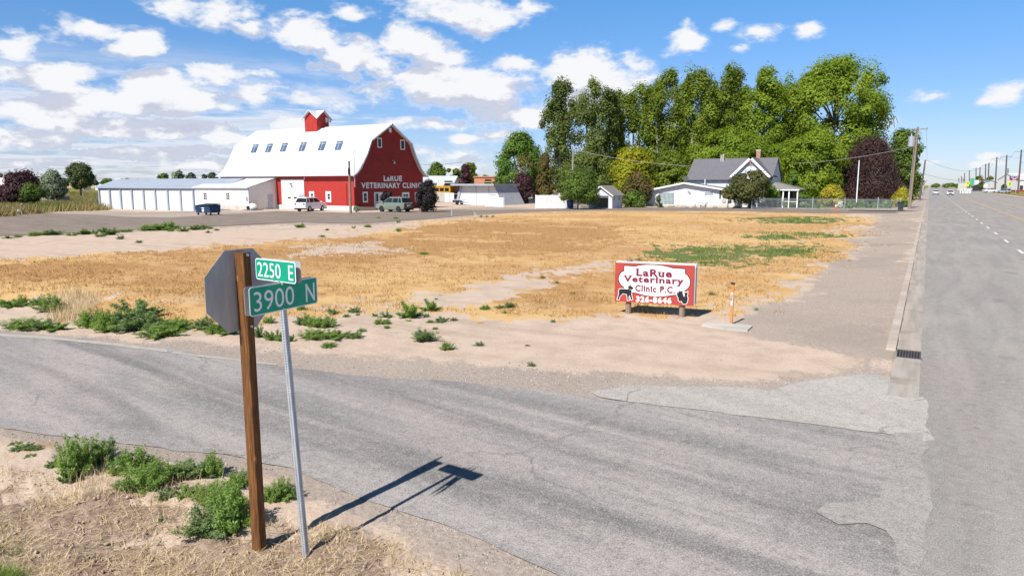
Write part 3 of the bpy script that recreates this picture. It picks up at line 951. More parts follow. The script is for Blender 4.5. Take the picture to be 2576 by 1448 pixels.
def gable_roof_x(x0, x1, y0, y1, ze, zr, th=.12, ov=.35, ovx=.3):
    """ridge along x"""
    ym = (y0 + y1) / 2; k = (zr - ze) / (ym - y0)
    m_ = MB(); z0 = ze - k * ov
    m_.slab([(x0 - ovx, y0 - ov, z0), (x1 + ovx, y0 - ov, z0), (x1 + ovx, ym, zr), (x0 - ovx, ym, zr)], -th)
    m_.slab([(x0 - ovx, y1 + ov, z0), (x1 + ovx, y1 + ov, z0), (x1 + ovx, ym, zr), (x0 - ovx, ym, zr)], -th)
    return m_


def gable_roof_y(x0, x1, y0, y1, ze, zr, th=.12, ov=.35, ovy=.3, xm=None):
    xm = (x0 + x1) / 2 if xm is None else xm
    m_ = MB()
    for xe, sg in ((x0, -1), (x1, 1)):
        k = (zr - ze) / abs(xm - xe)
        m_.slab([(xe + sg * ov, y0 - ovy, ze - k * ov), (xm, y0 - ovy, zr), (xm, y1 + ovy, zr), (xe + sg * ov, y1 + ovy, ze - k * ov)], -th)
    return m_


# ------------------------------------------------------------------ the red barn
CX, CY = -67.8, 73.7
BW, BL = 15.4, 27.4
barn = thing('barn', 'big red gambrel barn with white metal roof and VETERINARY CLINIC lettering', 'barn', (CX - BL / 2, CY + BW / 2, 0))
ZW = 4.95
prof_half = [(0, 0), (0, ZW), (1.0, 5.75), (2.3, 7.6), (3.3, 9.5), (BW / 2, 12.05)]
prof = prof_half + [(BW - y, z) for y, z in prof_half[:-1][::-1]]
body = MB().prism([(CY + y, z) for y, z in prof], 'x', CX - BL, CX)
body.build('wall', M['red'], barn)
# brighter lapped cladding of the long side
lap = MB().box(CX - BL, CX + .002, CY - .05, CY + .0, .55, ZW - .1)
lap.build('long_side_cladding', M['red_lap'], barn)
MB().box(CX - BL - .05, CX + .08, CY - .12, CY + .02, 0, .62).build('foundation', M['white'], barn)
rp = [(-.75, 4.78), (.05, 5.15), (.85, 5.85), (2.15, 7.7), (3.15, 9.62), (BW / 2, 12.22)]
rm_ = MB()
full = rp + [(BW - y, z) for y, z in rp[:-1][::-1]]
for (ya, za), (yb, zb) in zip(full[:-1], full[1:]):
    rm_.slab([(CX - BL - .4, CY + ya, za), (CX + .5, CY + ya, za), (CX + .5, CY + yb, zb), (CX - BL - .4, CY + yb, zb)], .09)
roof = rm_.build('roof', M['white_roof'], barn)
# skylights on the steep slope
ya, za = rp[3]; yb, zb = rp[4]
nrm = Vector((0, -(zb - za), yb - ya)).normalized()
P0 = Vector((0, CY + yb, zb))
ya2, za2 = rp[4]; yb2, zb2 = rp[5]
def roof_hit(px, py, P0, nrm):
    d = ray(px, py); o = Vector((0, 0, HC))
    return o + d * ((P0 - o).dot(nrm) / d.dot(nrm))
for (x0, y0, x1, y1) in [(655, 522, 735, 468), (802, 516, 878, 461), (953, 510, 1030, 454), (1141, 503, 1224, 447), (1336, 498, 1423, 439), (1506, 494, 1595, 433)]:
    c = roof_hit(*Z(2, (x0 + x1) / 2, (y0 + y1) / 2), P0, nrm)
    sl_ = Vector((0, yb - ya, zb - za)).normalized(); ex = Vector((1, 0, 0))
    hw, hh_ = .55, .70
    f = MB(); g_ = MB()
    q = [c - ex * hw - sl_ * hh_, c + ex * hw - sl_ * hh_, c + ex * hw + sl_ * hh_, c - ex * hw + sl_ * hh_]
    g_.slab([p + nrm * .10 for p in q], .06)
    for s_ in (0,):
        f.slab([p + nrm * .13 for p in (c + ex * -.05 - sl_ * hh_, c + ex * .05 - sl_ * hh_, c + ex * .05 + sl_ * hh_, c - ex * .05 + sl_ * hh_)], .03)
    f.slab([p + nrm * .132 for p in (c - ex * hw + sl_ * .3, c + ex * hw + sl_ * .3, c + ex * hw + sl_ * .40, c - ex * hw + sl_ * .40)], .03)
    gg_ = g_.build('skylight', M['skyglass'], barn); f.build('glazing_bar', M['grey_trim'], gg_)
# rake trim along the gable edge
tr = MB()
for (ya, za), (yb, zb) in zip(full[:-1], full[1:]):
    tr.slab([(CX + .5, CY + ya, za), (CX + .58, CY + ya, za), (CX + .58, CY + yb, zb), (CX + .5, CY + yb, zb)], .2)
tr.build('rake_trim', M['white_trim'], barn)
# cupola
ccx = hy(*Z(2, 1378, 240), CY + BW / 2)[0]
cw_, cb = 2.55, 10.2
cx0 = ccx - cw_ + .15; cx1 = ccx + .15; cy0 = CY + BW / 2 - 1.25; cy1 = cy0 + 2.5
ze = hy(*Z(2, 1370, 165), cy0)[1]; zp = hy(*Z(2, 1290, 100), cy0)[1]
cu = MB()
xm = (cx0 + cx1) / 2; ym = (cy0 + cy1) / 2
cu.prism([(cx0, cb), (cx1, cb), (cx1, ze), (xm, zp - .12), (cx0, ze)], 'y', cy0, cy1)
cu.prism([(cy0 + .003, cb), (cy1 - .003, cb), (cy1 - .003, ze - .003), (ym, zp - .123), (cy0 + .003, ze - .003)], 'x', cx0 + .003, cx1 + .006)
cup = cu.build('cupola', M['red_board'], barn)
cr = MB(); Hc = 1.275 + .42; kz = (zp - ze) / 1.275
for q in range(4):
    ca_, sa_ = round(math.cos(q * math.pi / 2)), round(math.sin(q * math.pi / 2))
    for sg in (-1, 1):
        tri = [(0, 0, zp), (0, -Hc, zp), (sg * Hc, -Hc, zp - kz * Hc)]
        P_ = [(xm + x * ca_ - y * sa_, ym + x * sa_ + y * ca_, z) for x, y, z in tri]
        cr.add([(x, y, z - .10) for x, y, z in P_] + P_, [(0, 1, 2), (3, 5, 4), (0, 3, 4, 1), (1, 4, 5, 2), (2, 5, 3, 0)])
cr.build('cupola_roof', M['white_roof'], cup)
wm = MB()
for zx in (1410, 1448):
    s0, z1 = hx(*Z(2, zx, 178), cx1); s1, z0 = hx(*Z(2, zx + 22, 230), cx1)
    wm = MB().box(cx1 + .01, cx1 + .05, s0, s1, z0, z1)
    wm.build('cupola_window', M['cream'], cup)
# gable face openings
for a, b_ in (((1935, 383), (1983, 487)), ((2170, 403), (2217, 507))):
    window(barn, 'E', CX, Z(2, *a), Z(2, *b_), .14, mull=(0, 0))
for a, b_ in (((1787, 933), (1840, 1040)), ((2318, 938), (2352, 1036))):
    window(barn, 'E', CX, Z(2, *a), Z(2, *b_), .2, mull=(0, 1))
window(barn, 'E', CX, Z(2, 2187, 938), Z(2, 2262, 1026), .3, mull=(1, 1))
s0, z1 = hx(*Z(2, 1903, 937), CX); s1, z0 = hx(*Z(2, 1990, 1088), CX)
dm = MB(); dm.box(*on('E', CX, s0, s1, z1 - .2, z1, .003, .12)); dm.box(*on('E', CX, s0, s0 + .16, .1, z1 - .2, .003, .11)); dm.box(*on('E', CX, s1 - .9, s1, .1, z1 - .2, .003, .1))
dfr = dm.build('door_frame', M['white_trim'], barn)
dd = MB().box(*on('E', CX, s0 + .16, s1 - .9, .1, z1 - .2, .01, .05))
dr_ = dd.build('door', M['black'], dfr)
dm = MB(); dm.box(*on('E', CX, s0 + .16, s1 - .9, .15, .45, .06, .09)); dm.box(*on('E', CX, s0 + .16, s1 - .9, 1.0, 1.15, .06, .09)); dm.box(*on('E', CX, s0 + .3, s0 + .36, .45, z1 - .25, .06, .09))
dm.build('screen_door', M['white_trim'], dfr)
s0, z1 = hx(*Z(2, 2055, 284), CX); s1, z0 = hx(*Z(2, 2080, 330), CX)
MB().box(*on('E', CX, s0, s1, z0, z1, .003, .06)).build('vent', M['white_trim'], barn)
s0, z0 = hx(*Z(2, 2092, 640), CX)
lm = MB(); lm.tube([(CX, s0, z0 + .35), (CX + .35, s0, z0 + .35), (CX + .4, s0, z0 + .15)], .03, 6); lm.tube([(CX + .4, s0, z0 + .2), (CX + .4, s0, z0 - .1)], [.06, .2], 10)
lm.build('yard_light', M['white_trim'], barn)
for s_, a, b_ in (('LaRUE', (1997, 768), (2188, 826)), ('VETERINARY CLINIC', (1768, 838), (2385, 897))):
    sa, za_ = hx(*Z(2, a[0], (a[1] + b_[1]) / 2), CX); sb, zb_ = hx(*Z(2, b_[0], (a[1] + b_[1]) / 2), CX)
    h_ = (b_[1] - a[1]) * .2474 / F * 100
    zc = 3.15 if s_[0] == 'V' else hx(*Z(2, 2090, 797), CX)[1]
    zc = hx(*Z(2, (a[0] + b_[0]) / 2, (a[1] + b_[1]) / 2), CX)[1]
    lettering(s_, (sa, sb, zc - h_ / 2, zc + h_ / 2), lambda s, z, o: (CX + .02 + o, s, z), 'lettering', 'sign_white', barn, .040, True)
# long side openings
for a, b_ in (((1247, 928), (1302, 1035)), ((1415, 928), (1473, 1040))):
    window(barn, 'S', CY - .05, Z(2, *a), Z(2, *b_), .1, mull=(0, 1), panel=(.33, .80, .28, .78))
s0, z1 = hy(*Z(2, 965, 806), CY - .05); s1, _ = hy(*Z(2, 1196, 806), CY - .05)
d0_, dz1 = hy(*Z(2, 992, 936), CY - .05); d1_, _ = hy(*Z(2, 1130, 936), CY - .05)
sm = MB(); sm.box(*on('S', CY - .05, s0, s1, dz1, z1, .003, .13)); sm.box(*on('S', CY - .05, s0, d0_, .05, dz1, .003, .128)); sm.box(*on('S', CY - .05, d1_, s1, .62, dz1, .003, .127))
sur = sm.build('garage_surround', M['white'], barn)
gd = MB().box(*on('S', CY - .05, d0_, d1_, .05, dz1, .003, .09)).build('garage_door', M['cream'], barn)
for zx in (1026, 1086):
    a = hy(*Z(2, zx, 986), CY - .2); b_ = hy(*Z(2, zx + 30, 1002), CY - .2)
    MB().box(*on('S', CY - .05, a[0], b_[0], b_[1], a[1], .092, .10)).build('door_light', M['glass'], gd)
a = hy(*Z(2, 1140, 956), CY - .2); b_ = hy(*Z(2, 1192, 1006), CY - .2)
MB().box(*on('S', CY - .05, a[0], b_[0], b_[1], a[1], .131, .16)).build('grey_panel', M['grey_door'], barn)
em = MB()
for poly in ([(1046, 848), (1052, 846), (1056, 850), (1062, 848), (1066, 846), (1070, 852), (1068, 860), (1058, 858), (1050, 862), (1046, 858)],
             [(1062, 864), (1070, 866), (1074, 876), (1076, 888), (1070, 893), (1063, 888), (1066, 878), (1061, 872)]):
    em.prism([hy(*Z(2, *p), CY - .2) for p in poly], 'y', CY - .20, CY - .19)
em.build('animal_emblem', M['black'], sur)
a = hy(*Z(2, 1186, 960), CY); MB().box(a[0] - .05, a[0] + .05, CY - .12, CY - .055, .7, 4.6).build('downpipe', M['red_lap'], barn)
a = hy(*Z(2, 1632, 960), CY); MB().box(a[0] - .04, a[0] + .04, CY - .12, CY - .055, .7, 3.6).build('conduit', M['red'], barn)
# service masts standing through the eave
a = hy(*Z(2, 1700, 700), CY - .4)
mm = MB(); mm.tube([(a[0], CY - .3, 3.2), (a[0], CY - .3, 8.0), (a[0] + .1, CY - .3, 8.1), (a[0] + .2, CY - .35, 8.0)], .06, 8)
mm.tube([(a[0], CY - .3, 8.0), (a[0] + 1.0, CY - .25, 7.3), (a[0] + 1.0, CY - .2, 6.6), (a[0] + .1, CY - .3, 5.4)], .018, 5)
mast = mm.build('service_mast', M['galv'], barn)
mast_top = Vector((a[0], CY - .3, 8.0))
a = hy(*Z(2, 1186, 730), CY - .75)
mm = MB(); mm.tube([(a[0], CY - .62, 4.2), (a[0], CY - .62, 6.2)], .04, 6); mm.tube([(a[0] - .35, CY - .62, 5.75), (a[0] + .35, CY - .62, 5.35)], .03, 5); mm.tube([(a[0] - .3, CY - .62, 5.3), (a[0] + .2, CY - .62, 5.8)], .025, 5)
mm.build('wire_bracket', M['galv'], barn)
brk = Vector((a[0], CY - .62, 5.6))

# ---- white annex
AX1 = hy(*Z(2, 925, 1105), CY)[0]; AY0 = hx(*Z(2, 637, 1122), AX1)[0]; AX0 = hy(*Z(2, 80, 895), AY0)[0]
zf = hx(*Z(2, 637, 895), AX1)[1]; zb = hy(*Z(2, 905, 803), CY)[1]
annex = thing('annex_building', 'white metal lean-to annex with two windows between barn and storage units', 'building', ((AX0 + AX1) / 2, (AY0 + CY) / 2, 0))
MB().prism([(AY0, 0), (CY - .06, 0), (CY - .06, zb), (AY0, zf)], 'x', AX0, AX1).build('wall', M['white_siding'], annex)
MB().box(AX0 + .01, AX1 + .02, AY0 - .03, AY0 + .0, .55, zf - .02).build('front_cladding', M['white_siding_x'], annex)
MB().box(AX0, AX1 + .03, AY0 - .07, AY0 + .1, 0, .56).build('foundation', M['concrete'], annex)
MB().slab([(AX0 - .2, AY0 - .35, zf - .02), (AX1 + .25, AY0 - .35, zf - .02), (AX1 + .25, CY - .14, zb + .12), (AX0 - .2, CY - .14, zb + .12)], -.1).build('roof', M['white_roof'], annex)
MB().box(AX1 + .26, AX1 + .3, AY0 - .36, AY0 - .1, zf - .3, zf).build('gutter_end', M['grey_trim'], annex)
for zx in (170, 400):
    window(annex, 'S', AY0 - .03, Z(2, zx, 938), Z(2, zx + 42, 1016), .07, mull=(1, 2))
s0, z1 = hx(*Z(2, 822, 960), AX1); s1, _ = hx(*Z(2, 872, 960), AX1)
dr_ = MB().box(*on('E', AX1, s0, s1, .05, z1, .003, .05)).build('side_door', M['grey_door'], annex)
a = hx(*Z(2, 862, 1040), AX1); MB().box(*on('E', AX1, a[0], a[0] + .12, a[1], a[1] + .06, .052, .1)).build('door_handle', M['chrome'], dr_)
a = hy(*Z(2, 618, 1020), AY0); MB().box(*on('S', AY0 - .03, a[0] - .15, a[0] + .1, a[1], a[1] + .5, .003, .15)).build('electric_meter', M['galv'], annex)
# ---- storage units
SY0 = 69.0; SX0 = hy(*Z(1, 1120, 500), SY0)[0]; SX1 = AX0 + 6.0
sze = hy(*Z(1, 1115, 382), SY0)[1]
st = thing('storage_building', 'long low self-storage building with grey posts, white doors and blue-grey roof', 'building', ((SX0 + SX1) / 2, SY0 + 4, -.45))
zr = hy(*Z(1, 1380, 298), SY0 + 3.6)[1]
MB().prism([(SY0 + .12, -.6), (SY0 + 7.2, -.6), (SY0 + 7.2, sze), (SY0 + 3.6, zr - .1), (SY0 + .12, sze)], 'x', SX0, SX1).build('wall', M['grey_trim'], st)
gable_roof_x(SX0, SX1, SY0, SY0 + 7.2, sze, zr, .1, .25, .2).build('roof', M['steel_roof'], st)
MB().box(SX0 - .2, SX1 + .2, SY0 - .28, SY0 - .24, sze - .2, sze - .02).build('fascia', M['grey_trim'], st)
bnd = [1120, 1240, 1362, 1490, 1622, 1755, 1895, 2040, 2185]
ztop = hy(*Z(1, 1180, 412), SY0)[1]
pm = MB().box(SX0, SX1, SY0, SY0 + .1, ztop, sze - .03)
pm.build('header', M['grey_trim'], st)
for i in range(8):
    a = hy(*Z(1, bnd[i] + 22, 500), SY0)[0]; b_ = hy(*Z(1, bnd[i + 1] - 4, 500), SY0)[0]
    MB().box(a, b_, SY0 + .06, SY0 + .1, -.42, ztop).build('roll_up_door', M['white_siding_x'], st)
    c_ = hy(*Z(1, bnd[i] + 1, 500), SY0)[0]
    MB().box(c_, c_ + .34, SY0 - .06, SY0 + .12, -.5, ztop - .003).build('post', M['steel_roof'], st)
c_ = hy(*Z(1, bnd[8] + 1, 500), SY0)[0]
MB().box(c_, c_ + .34, SY0 - .06, SY0 + .12, -.5, ztop - .003).build('post', M['steel_roof'], st)
a = G(*Z(2, 668, 1118))
dh = thing('dog_shelter', 'white dome dog shelter outside the annex side wall', 'kennel', (a[0], a[1], 0))
MB().tube([(a[0] + .1, a[1], 0), (a[0] + .1, a[1], .5), (a[0] + .1, a[1], .85), (a[0] + .1, a[1], .95)], [.75, .72, .42, .1], 14).build('shell', M['white'], dh, smooth=True)
MB().cyl((a[0] + .05, a[1] - .74, .32), .28, (0, -1, 0), -.05, .06, 12).build('opening', M['black'], dh)
MB().box(a[0] - .9, a[0] + 1.2, a[1] - .9, a[1] + .9, .0, .06).build('base_tray', M['iron'], dh)

# ------------------------------------------------------------------ generic small things
def slats(x0, y0, x1, y1, z0, z1, w, gap, th=.03, rnd=None):
    m_ = MB(); d = Vector((x1 - x0, y1 - y0)); n = max(1, int(d.length / (w + gap))); d.normalize(); p = Vector((-d.y, d.x)) * th / 2
    for i in range(n):
        a = Vector((x0, y0)) + d * i * (w + gap); b_ = a + d * w; dz = (rnd.random() - .5) * .06 if rnd else 0
        m_.hull8([(a - p).to_3d() + Vector((0, 0, z0)), (b_ - p).to_3d() + Vector((0, 0, z0)), (b_ + p).to_3d() + Vector((0, 0, z0)), (a + p).to_3d() + Vector((0, 0, z0))],
                 [(a - p).to_3d() + Vector((0, 0, z1 + dz)), (b_ - p).to_3d() + Vector((0, 0, z1 + dz)), (b_ + p).to_3d() + Vector((0, 0, z1 + dz)), (a + p).to_3d() + Vector((0, 0, z1 + dz))])
    return m_


rnd = random.Random(7)


def fence(label, a, b_, h, w, gap, mat='white', rails=2, name='white_fence', postgap=2.4):
    r = thing(name, label, 'fence', (a[0], a[1], 0))
    slats(a[0], a[1], b_[0], b_[1], .05, h, w, gap, .03, rnd).build('boards', M[mat], r)
    d = Vector((b_[0] - a[0], b_[1] - a[1])); n = max(1, round(d.length / postgap)); nd = d.normalized(); pp = Vector((-nd.y, nd.x))
    m_ = MB()
    for k in range(rails):
        z = .25 + (h - .5) * k / max(1, rails - 1)
        A_ = Vector(a) + pp * .05; B_ = Vector(b_) + pp * .05
        m_.tube([(A_.x, A_.y, z), (B_.x, B_.y, z)], .035, 4)
    m_.build('rails', M[mat], r)
    for k in range(n + 1):
        q = Vector(a) + d * k / n + pp * .1
        MB().box(q.x - .05, q.x + .05, q.y - .05, q.y + .05, 0, h + .08).build('post', M[mat], r)
    return r


# ---- A-frame shed with sloping corrugated side
fl = Vector(G(*Z(3, 395, 632))); fr = Vector(G(*Z(3, 915, 645)))
FY = fr.y
x0b = hy(*Z(3, 395, 560), FY)[0]; x1b = fr.x; zt = hy(*Z(3, 820, 430), FY)[1]; x0t = hy(*Z(3, 452, 430), FY)[0]; x1t = hy(*Z(3, 815, 430), FY)[0]
depth_ = hx(*Z(3, 1150, 635), x1b)[0] - FY
shed = thing('metal_shed', 'white metal shed with leaning corrugated sides and a flat blue-grey roof', 'shed', ((x0b + x1b) / 2, FY + depth_ / 2, 0))
MB().prism([(x0b, 0), (x1b, 0), (x1t, zt), (x0t, zt)], 'y', FY, FY + depth_).build('wall', M['white_siding_x'], shed)
MB().slab([(x1b + .06, FY - .1, 0), (x1b + .06, FY + depth_, 0), (x1t + .06, FY + depth_, zt), (x1t + .06, FY - .1, zt)], -.06).build('corrugated_side', M['corr'], shed)
MB().slab([(x0b - .08, FY - .15, 0), (x0b + .45, FY - .15, 0), (x0t + .35, FY - .15, zt), (x0t - .08, FY - .15, zt)], .08).build('corner_trim', M['grey_trim'], shed)
a = hy(*Z(3, 360, 420), FY - .5)[0]
MB().box(a, x1t + .7, FY - 1.2, FY + depth_ + .4, zt, zt + .32).build('roof', M['steel_roof'], shed)
m_ = MB()
for zx in (618, 758):
    a = hy(*Z(3, zx, 500), FY)[0]; MB().box(a, a + .1, FY - .06, FY - .003, .05, zt).build('door_seam', M['grey_trim'], shed)
a = hy(*Z(3, 770, 512), FY)[0]
MB().box(a, a + 1.2, FY - .04, FY - .003, zt * .50, zt * .56).build('lintel', M['grey_trim'], shed)
a = G(*Z(3, 435, 640))
cartp = thing('trailer', 'low black utility trailer parked before the white shed', 'trailer', (a[0], a[1], 0))
m_ = MB(); m_.box(a[0] - 1.6, a[0] + 1.6, a[1] - .6, a[1] + .6, .35, .45)
for q in (a[1] - .6, a[1] + .6):
    m_.tube([(a[0] - 1.6, q, .9), (a[0] + 1.6, q, .9)], .04, 6)
    for x_ in (-1.6, -.5, .5, 1.6):
        m_.tube([(a[0] + x_, q, .4), (a[0] + x_, q, .9)], .03, 5)
m_.build('frame', M['galv'], cartp)
for q in (-.7, .7):
    MB().cyl((a[0], a[1] + q, .33), .33, (0, 1, 0), -.1, .1, 14).build('wheel', M['rubber'], cartp)
MB().tube([(a[0] - 1.4, a[1], .62), (a[0] + .4, a[1], .62)], .18, 10).build('tank', M['black'], cartp)

# fences
fence('short white board fence in front of the corrugated shed', G(*Z(3, 720, 664)), G(*Z(3, 922, 672)), 1.55, .14, .005)
fence('long white board fence left of the dark green tree', G(*Z(3, 1277, 682)), G(*Z(3, 1640, 682)), 2.0, .15, .006)
fence('white picket fence behind the blue bin', G(*Z(3, 1690, 684)), G(*Z(3, 1868, 684)), 1.75, .09, .08)
fence('white fence behind the right end of the corrugated shed', G(*Z(3, 1130, 620)), G(*Z(3, 1560, 620)), 1.9, .2, .02)
fence('white fence between the dark barn shrub and the shed', G(*Z(3, 275, 613)), G(*Z(3, 420, 613)), 1.9, .9, .06)
fence('grey weathered fence right of the dark barn shrub', G(*Z(3, 180, 608)), G(*Z(3, 272, 612)), 2.0, .2, .03, 'concrete')

# ---- little garage
a = G(*Z(3, 2120, 682)); GX1 = a[0]; GY0 = a[1]
GX0 = hy(*Z(3, 1872, 600), GY0)[0]; gze = hy(*Z(3, 2120, 528), GY0)[1]; gzr = hy(*Z(3, 1987, 432), GY0)[1]
GY1 = hx(*Z(3, 2232, 600), GX1)[0]
gar = thing('garage', 'small white garage with open dark doorway and weathered shingle roof', 'garage', ((GX0 + GX1) / 2, (GY0 + GY1) / 2, 0))
xm = (GX0 + GX1) / 2
da = hy(*Z(3, 1905, 540), GY0)[0]; db = hy(*Z(3, 2080, 540), GY0)[0]; dz = hy(*Z(3, 2000, 542), GY0)[1]
m_ = MB()
m_.box(GX0, da, GY0, GY0 + .15, 0, gze); m_.box(db, GX1, GY0, GY0 + .15, 0, gze); m_.box(da, db, GY0, GY0 + .15, dz, gze)
m_.prism([(GX0, gze), (GX1, gze), (xm, gzr)], 'y', GY0, GY0 + .15)
m_.box(GX0, GX0 + .12, GY0 + .15, GY1, 0, gze); m_.box(GX1 - .12, GX1, GY0 + .15, GY1, 0, gze)
m_.box(GX0, GX1, GY1 - .12, GY1 + .002, 0, gze); m_.prism([(GX0, gze), (GX1, gze), (xm, gzr)], 'y', GY1 - .12, GY1)
m_.build('wall', M['white_lap'], gar)
gable_roof_y(GX0, GX1, GY0, GY1, gze, gzr, .08, .3, .3).build('roof', M['old_shingle'], gar)
m_ = MB()
for xe in (GX0 - .3, GX1 + .3):
    k = (gzr - gze) / (GX1 - xm); m_.slab([(xe, GY0 - .34, gze - .3 * k + .02), (xe, GY0 - .3, gze - .3 * k + .02), (xm, GY0 - .3, gzr + .02), (xm, GY0 - .34, gzr + .02)], .16)
m_.build('rake_trim', M['white_trim'], gar)
MB().box(da + .1, db - .1, GY0 + .2, GY0 + .25, dz - .25, dz).build('raised_door', M['white'], gar)
window(gar, 'E', GX1, Z(3, 2132, 545), Z(3, 2150, 592), .07, mull=(0, 1))
window(gar, 'E', GX1, Z(3, 2185, 545), Z(3, 2203, 592), .07, mull=(0, 1))
it = thing('ladder', 'pale ladder leaning inside the open garage', 'ladder', (xm, GY0 + 3, 0))
m_ = MB()
for q in (-.2, .2):
    m_.tube([(xm + .3 + q, GY0 + 2.2, 0), (xm + .3 + q, GY0 + 3.2, 2.2)], .03, 5)
for k in range(6):
    m_.tube([(xm + .1, GY0 + 2.35 + k * .16, .35 + k * .34), (xm + .5, GY0 + 2.35 + k * .16, .35 + k * .34)], .02, 5)
m_.build('rails', M['cream'], it)

# ------------------------------------------------------------------ white house with annex
HX1, HY0 = G(*Z(4, 1500, 1002))
HX0 = hy(*Z(4, 190, 800), HY0)[0]; hxm, hzr = hy(*Z(4, 770, 640), HY0); _, hzl = hy(*Z(4, 225, 745), HY0); _, hzrr = hy(*Z(4, 1430, 742), HY0)
house = thing('house', 'white farmhouse with grey shingle roofs, front gable and low wide garage wing', 'house', ((HX0 + HX1) / 2, HY0 + 6, 0))
HD = 7.0
MB().prism([(HX0, 0), (HX1, 0), (HX1, hzrr - .25), (hxm, hzr - .12), (HX0, hzl - .25)], 'y', HY0, HY0 + HD).build('wing_wall', M['white_lap'], house)
gx0 = HX0 - .5; gx1 = HX1 + .4
m_ = MB()
m_.slab([(gx0, HY0 - .6, hzl - .12), (hxm, HY0 - .6, hzr), (hxm, HY0 + HD, hzr), (gx0, HY0 + HD, hzl - .12)], -.12)
m_.slab([(gx1, HY0 - .6, hzrr - .15), (hxm, HY0 - .6, hzr), (hxm, HY0 + HD, hzr), (gx1, HY0 + HD, hzrr - .15)], -.12)
m_.build('wing_roof', M['asph_shingle'], house)
m_ = MB()
m_.slab([(gx0 - .03, HY0 - .68, hzl - .10), (gx0 - .03, HY0 - .6, hzl - .10), (hxm, HY0 - .6, hzr + .14), (hxm, HY0 - .68, hzr + .14)], .26)
m_.slab([(gx1 + .03, HY0 - .68, hzrr - .13), (gx1 + .03, HY0 - .6, hzrr - .13), (hxm, HY0 - .6, hzr + .14), (hxm, HY0 - .68, hzr + .14)], .26)
m_.build('wing_fascia', M['white_trim'], house)


def glassblock(p0, p1, nx, nz):
    f = window(house, 'S', HY0, p0, p1, .08, mull=(0, 0), name='glass_block_window', pane=None)
    s0, z1 = hy(*p0, HY0); s1, z0 = hy(*p1, HY0); z0 = max(z0, .15)
    m_ = MB()
    for i in range(nx):
        for j in range(nz):
            a = s0 + .1 + (s1 - s0 - .2) * i / nx; b_ = z0 + .1 + (z1 - z0 - .2) * j / nz
            m_.box(a + .03, a + (s1 - s0 - .2) / nx - .03, HY0 - .03, HY0 - .004, b_ + .03, b_ + (z1 - z0 - .2) / nz - .03)
    m_.build('glass_blocks', M['skyglass2'], f)


M['skyglass2'] = nmat('glass_block', (.16, .26, .24), (.10, .17, .17), 3, .2, spec=.8)
glassblock(Z(4, 368, 775), Z(4, 614, 968), 12, 10)
glassblock(Z(4, 1052, 772), Z(4, 1198, 835), 7, 3)
s0, z1 = hy(*Z(4, 900, 758), HY0); s1, _ = hy(*Z(4, 985, 758), HY0)
m_ = MB(); m_.box(*on('S', HY0, s0, s1, .3, z1, .003, .05)); dd = m_.build('door', M['white_trim'], house)
MB().box(*on('S', HY0, s1 - .22, s1 - .12, 1.25, 1.35, .052, .1)).build('door_handle', M['chrome'], dd)
MB().box(*on('S', HY0, s0 - .15, s1 + .4, 0, .28, .003, .9)).build('door_step', M['concrete'], house)
MB().box(HX0 - .02, HX1 + .02, HY0 - .04, HY0 + .1, 0, .34).build('foundation', M['concrete'], house)
s0, z1 = hy(*Z(4, 1282, 752), HY0); s1, _ = hy(*Z(4, 1304, 752), HY0)
MB().box(*on('S', HY0, s0, s1, hy(*Z(4, 1290, 872), HY0)[1], z1, .003, .04)).build('slot_window', M['glass'], house)
m_ = MB()
for zx, zy in ((820, 758), (840, 775)):
    a = hy(*Z(4, zx, zy), HY0); m_.box(a[0] - .12, a[0] + .12, HY0 - .2, HY0 - .003, a[1] - .15, a[1] + .1)
m_.build('wall_lamp', M['grey_door'], house)
for zx, zy in ((1350, 815), (1345, 900)):
    a = hy(*Z(4, zx, zy), HY0)
    wl = MB().cyl((a[0], HY0, a[1]), .36, (0, -1, 0), .003, .12, 18).build('wagon_wheel_ornament', M['concrete'], house)

# main block: ridge along x, with a cross gable facing the street corner
MY0 = HY0 + 3.6
mzr = hy(*Z(4, 905, 292), MY0 + 4.2)[1]; MX0 = hy(*Z(4, 905, 292), MY0 + 4.2)[0]; MX1 = hy(*Z(4, 2160, 262), MY0 + 4.2)[0]
mze = hy(*Z(4, 900, 572), MY0)[1]
MB().prism([(MY0, 0), (MY0 + 8.4, 0), (MY0 + 8.4, mze), (MY0 + 4.2, mzr - .15), (MY0, mze)], 'x', MX0 + .3, MX1 - .2).build('main_wall', M['white_lap'], house)
gable_roof_x(MX0 + .3, MX1 - .3, MY0, MY0 + 8.4, mze, mzr, .14, .45, .3).build('main_roof', M['asph_shingle'], house)
# cross gable
CGY = MY0 - 1.3
cx0_, cze = hy(*Z(4, 1432, 552), CGY); cx1_, _ = hy(*Z(4, 2040, 552), CGY); cxm, czp = hy(*Z(4, 1752, 248), CGY)
cxm = (cx0_ + cx1_) / 2
MB().prism([(cx0_ + .45, 0), (cx1_ - .45, 0), (cx1_ - .45, cze + .28), (cxm, czp - .35), (cx0_ + .45, cze + .28)], 'y', CGY + .3, MY0 + 4).build('gable_wall', M['white_lap'], house)
m_ = MB()
for xe in (cx0_, cx1_):
    m_.slab([(xe, CGY - .1, cze), (cxm, CGY - .1, czp - .1), (cxm, MY0 + 4.3, czp - .1), (xe, MY0 + 4.3, cze)], -.1)
m_.build('gable_roof', M['asph_shingle'], house)
m_ = MB()
for xe in (cx0_ - .05, cx1_ + .05):
    m_.slab([(xe, CGY - .22, cze + .04), (xe, CGY - .12, cze + .04), (cxm, CGY - .12, czp + .06), (cxm, CGY - .22, czp + .06)], .36)
m_.build('bargeboard', M['white_trim'], house)
m_ = MB(); m_.tube([(cxm, CGY - .16, czp - .2), (cxm, CGY - .16, czp - 1.5)], .05, 6)
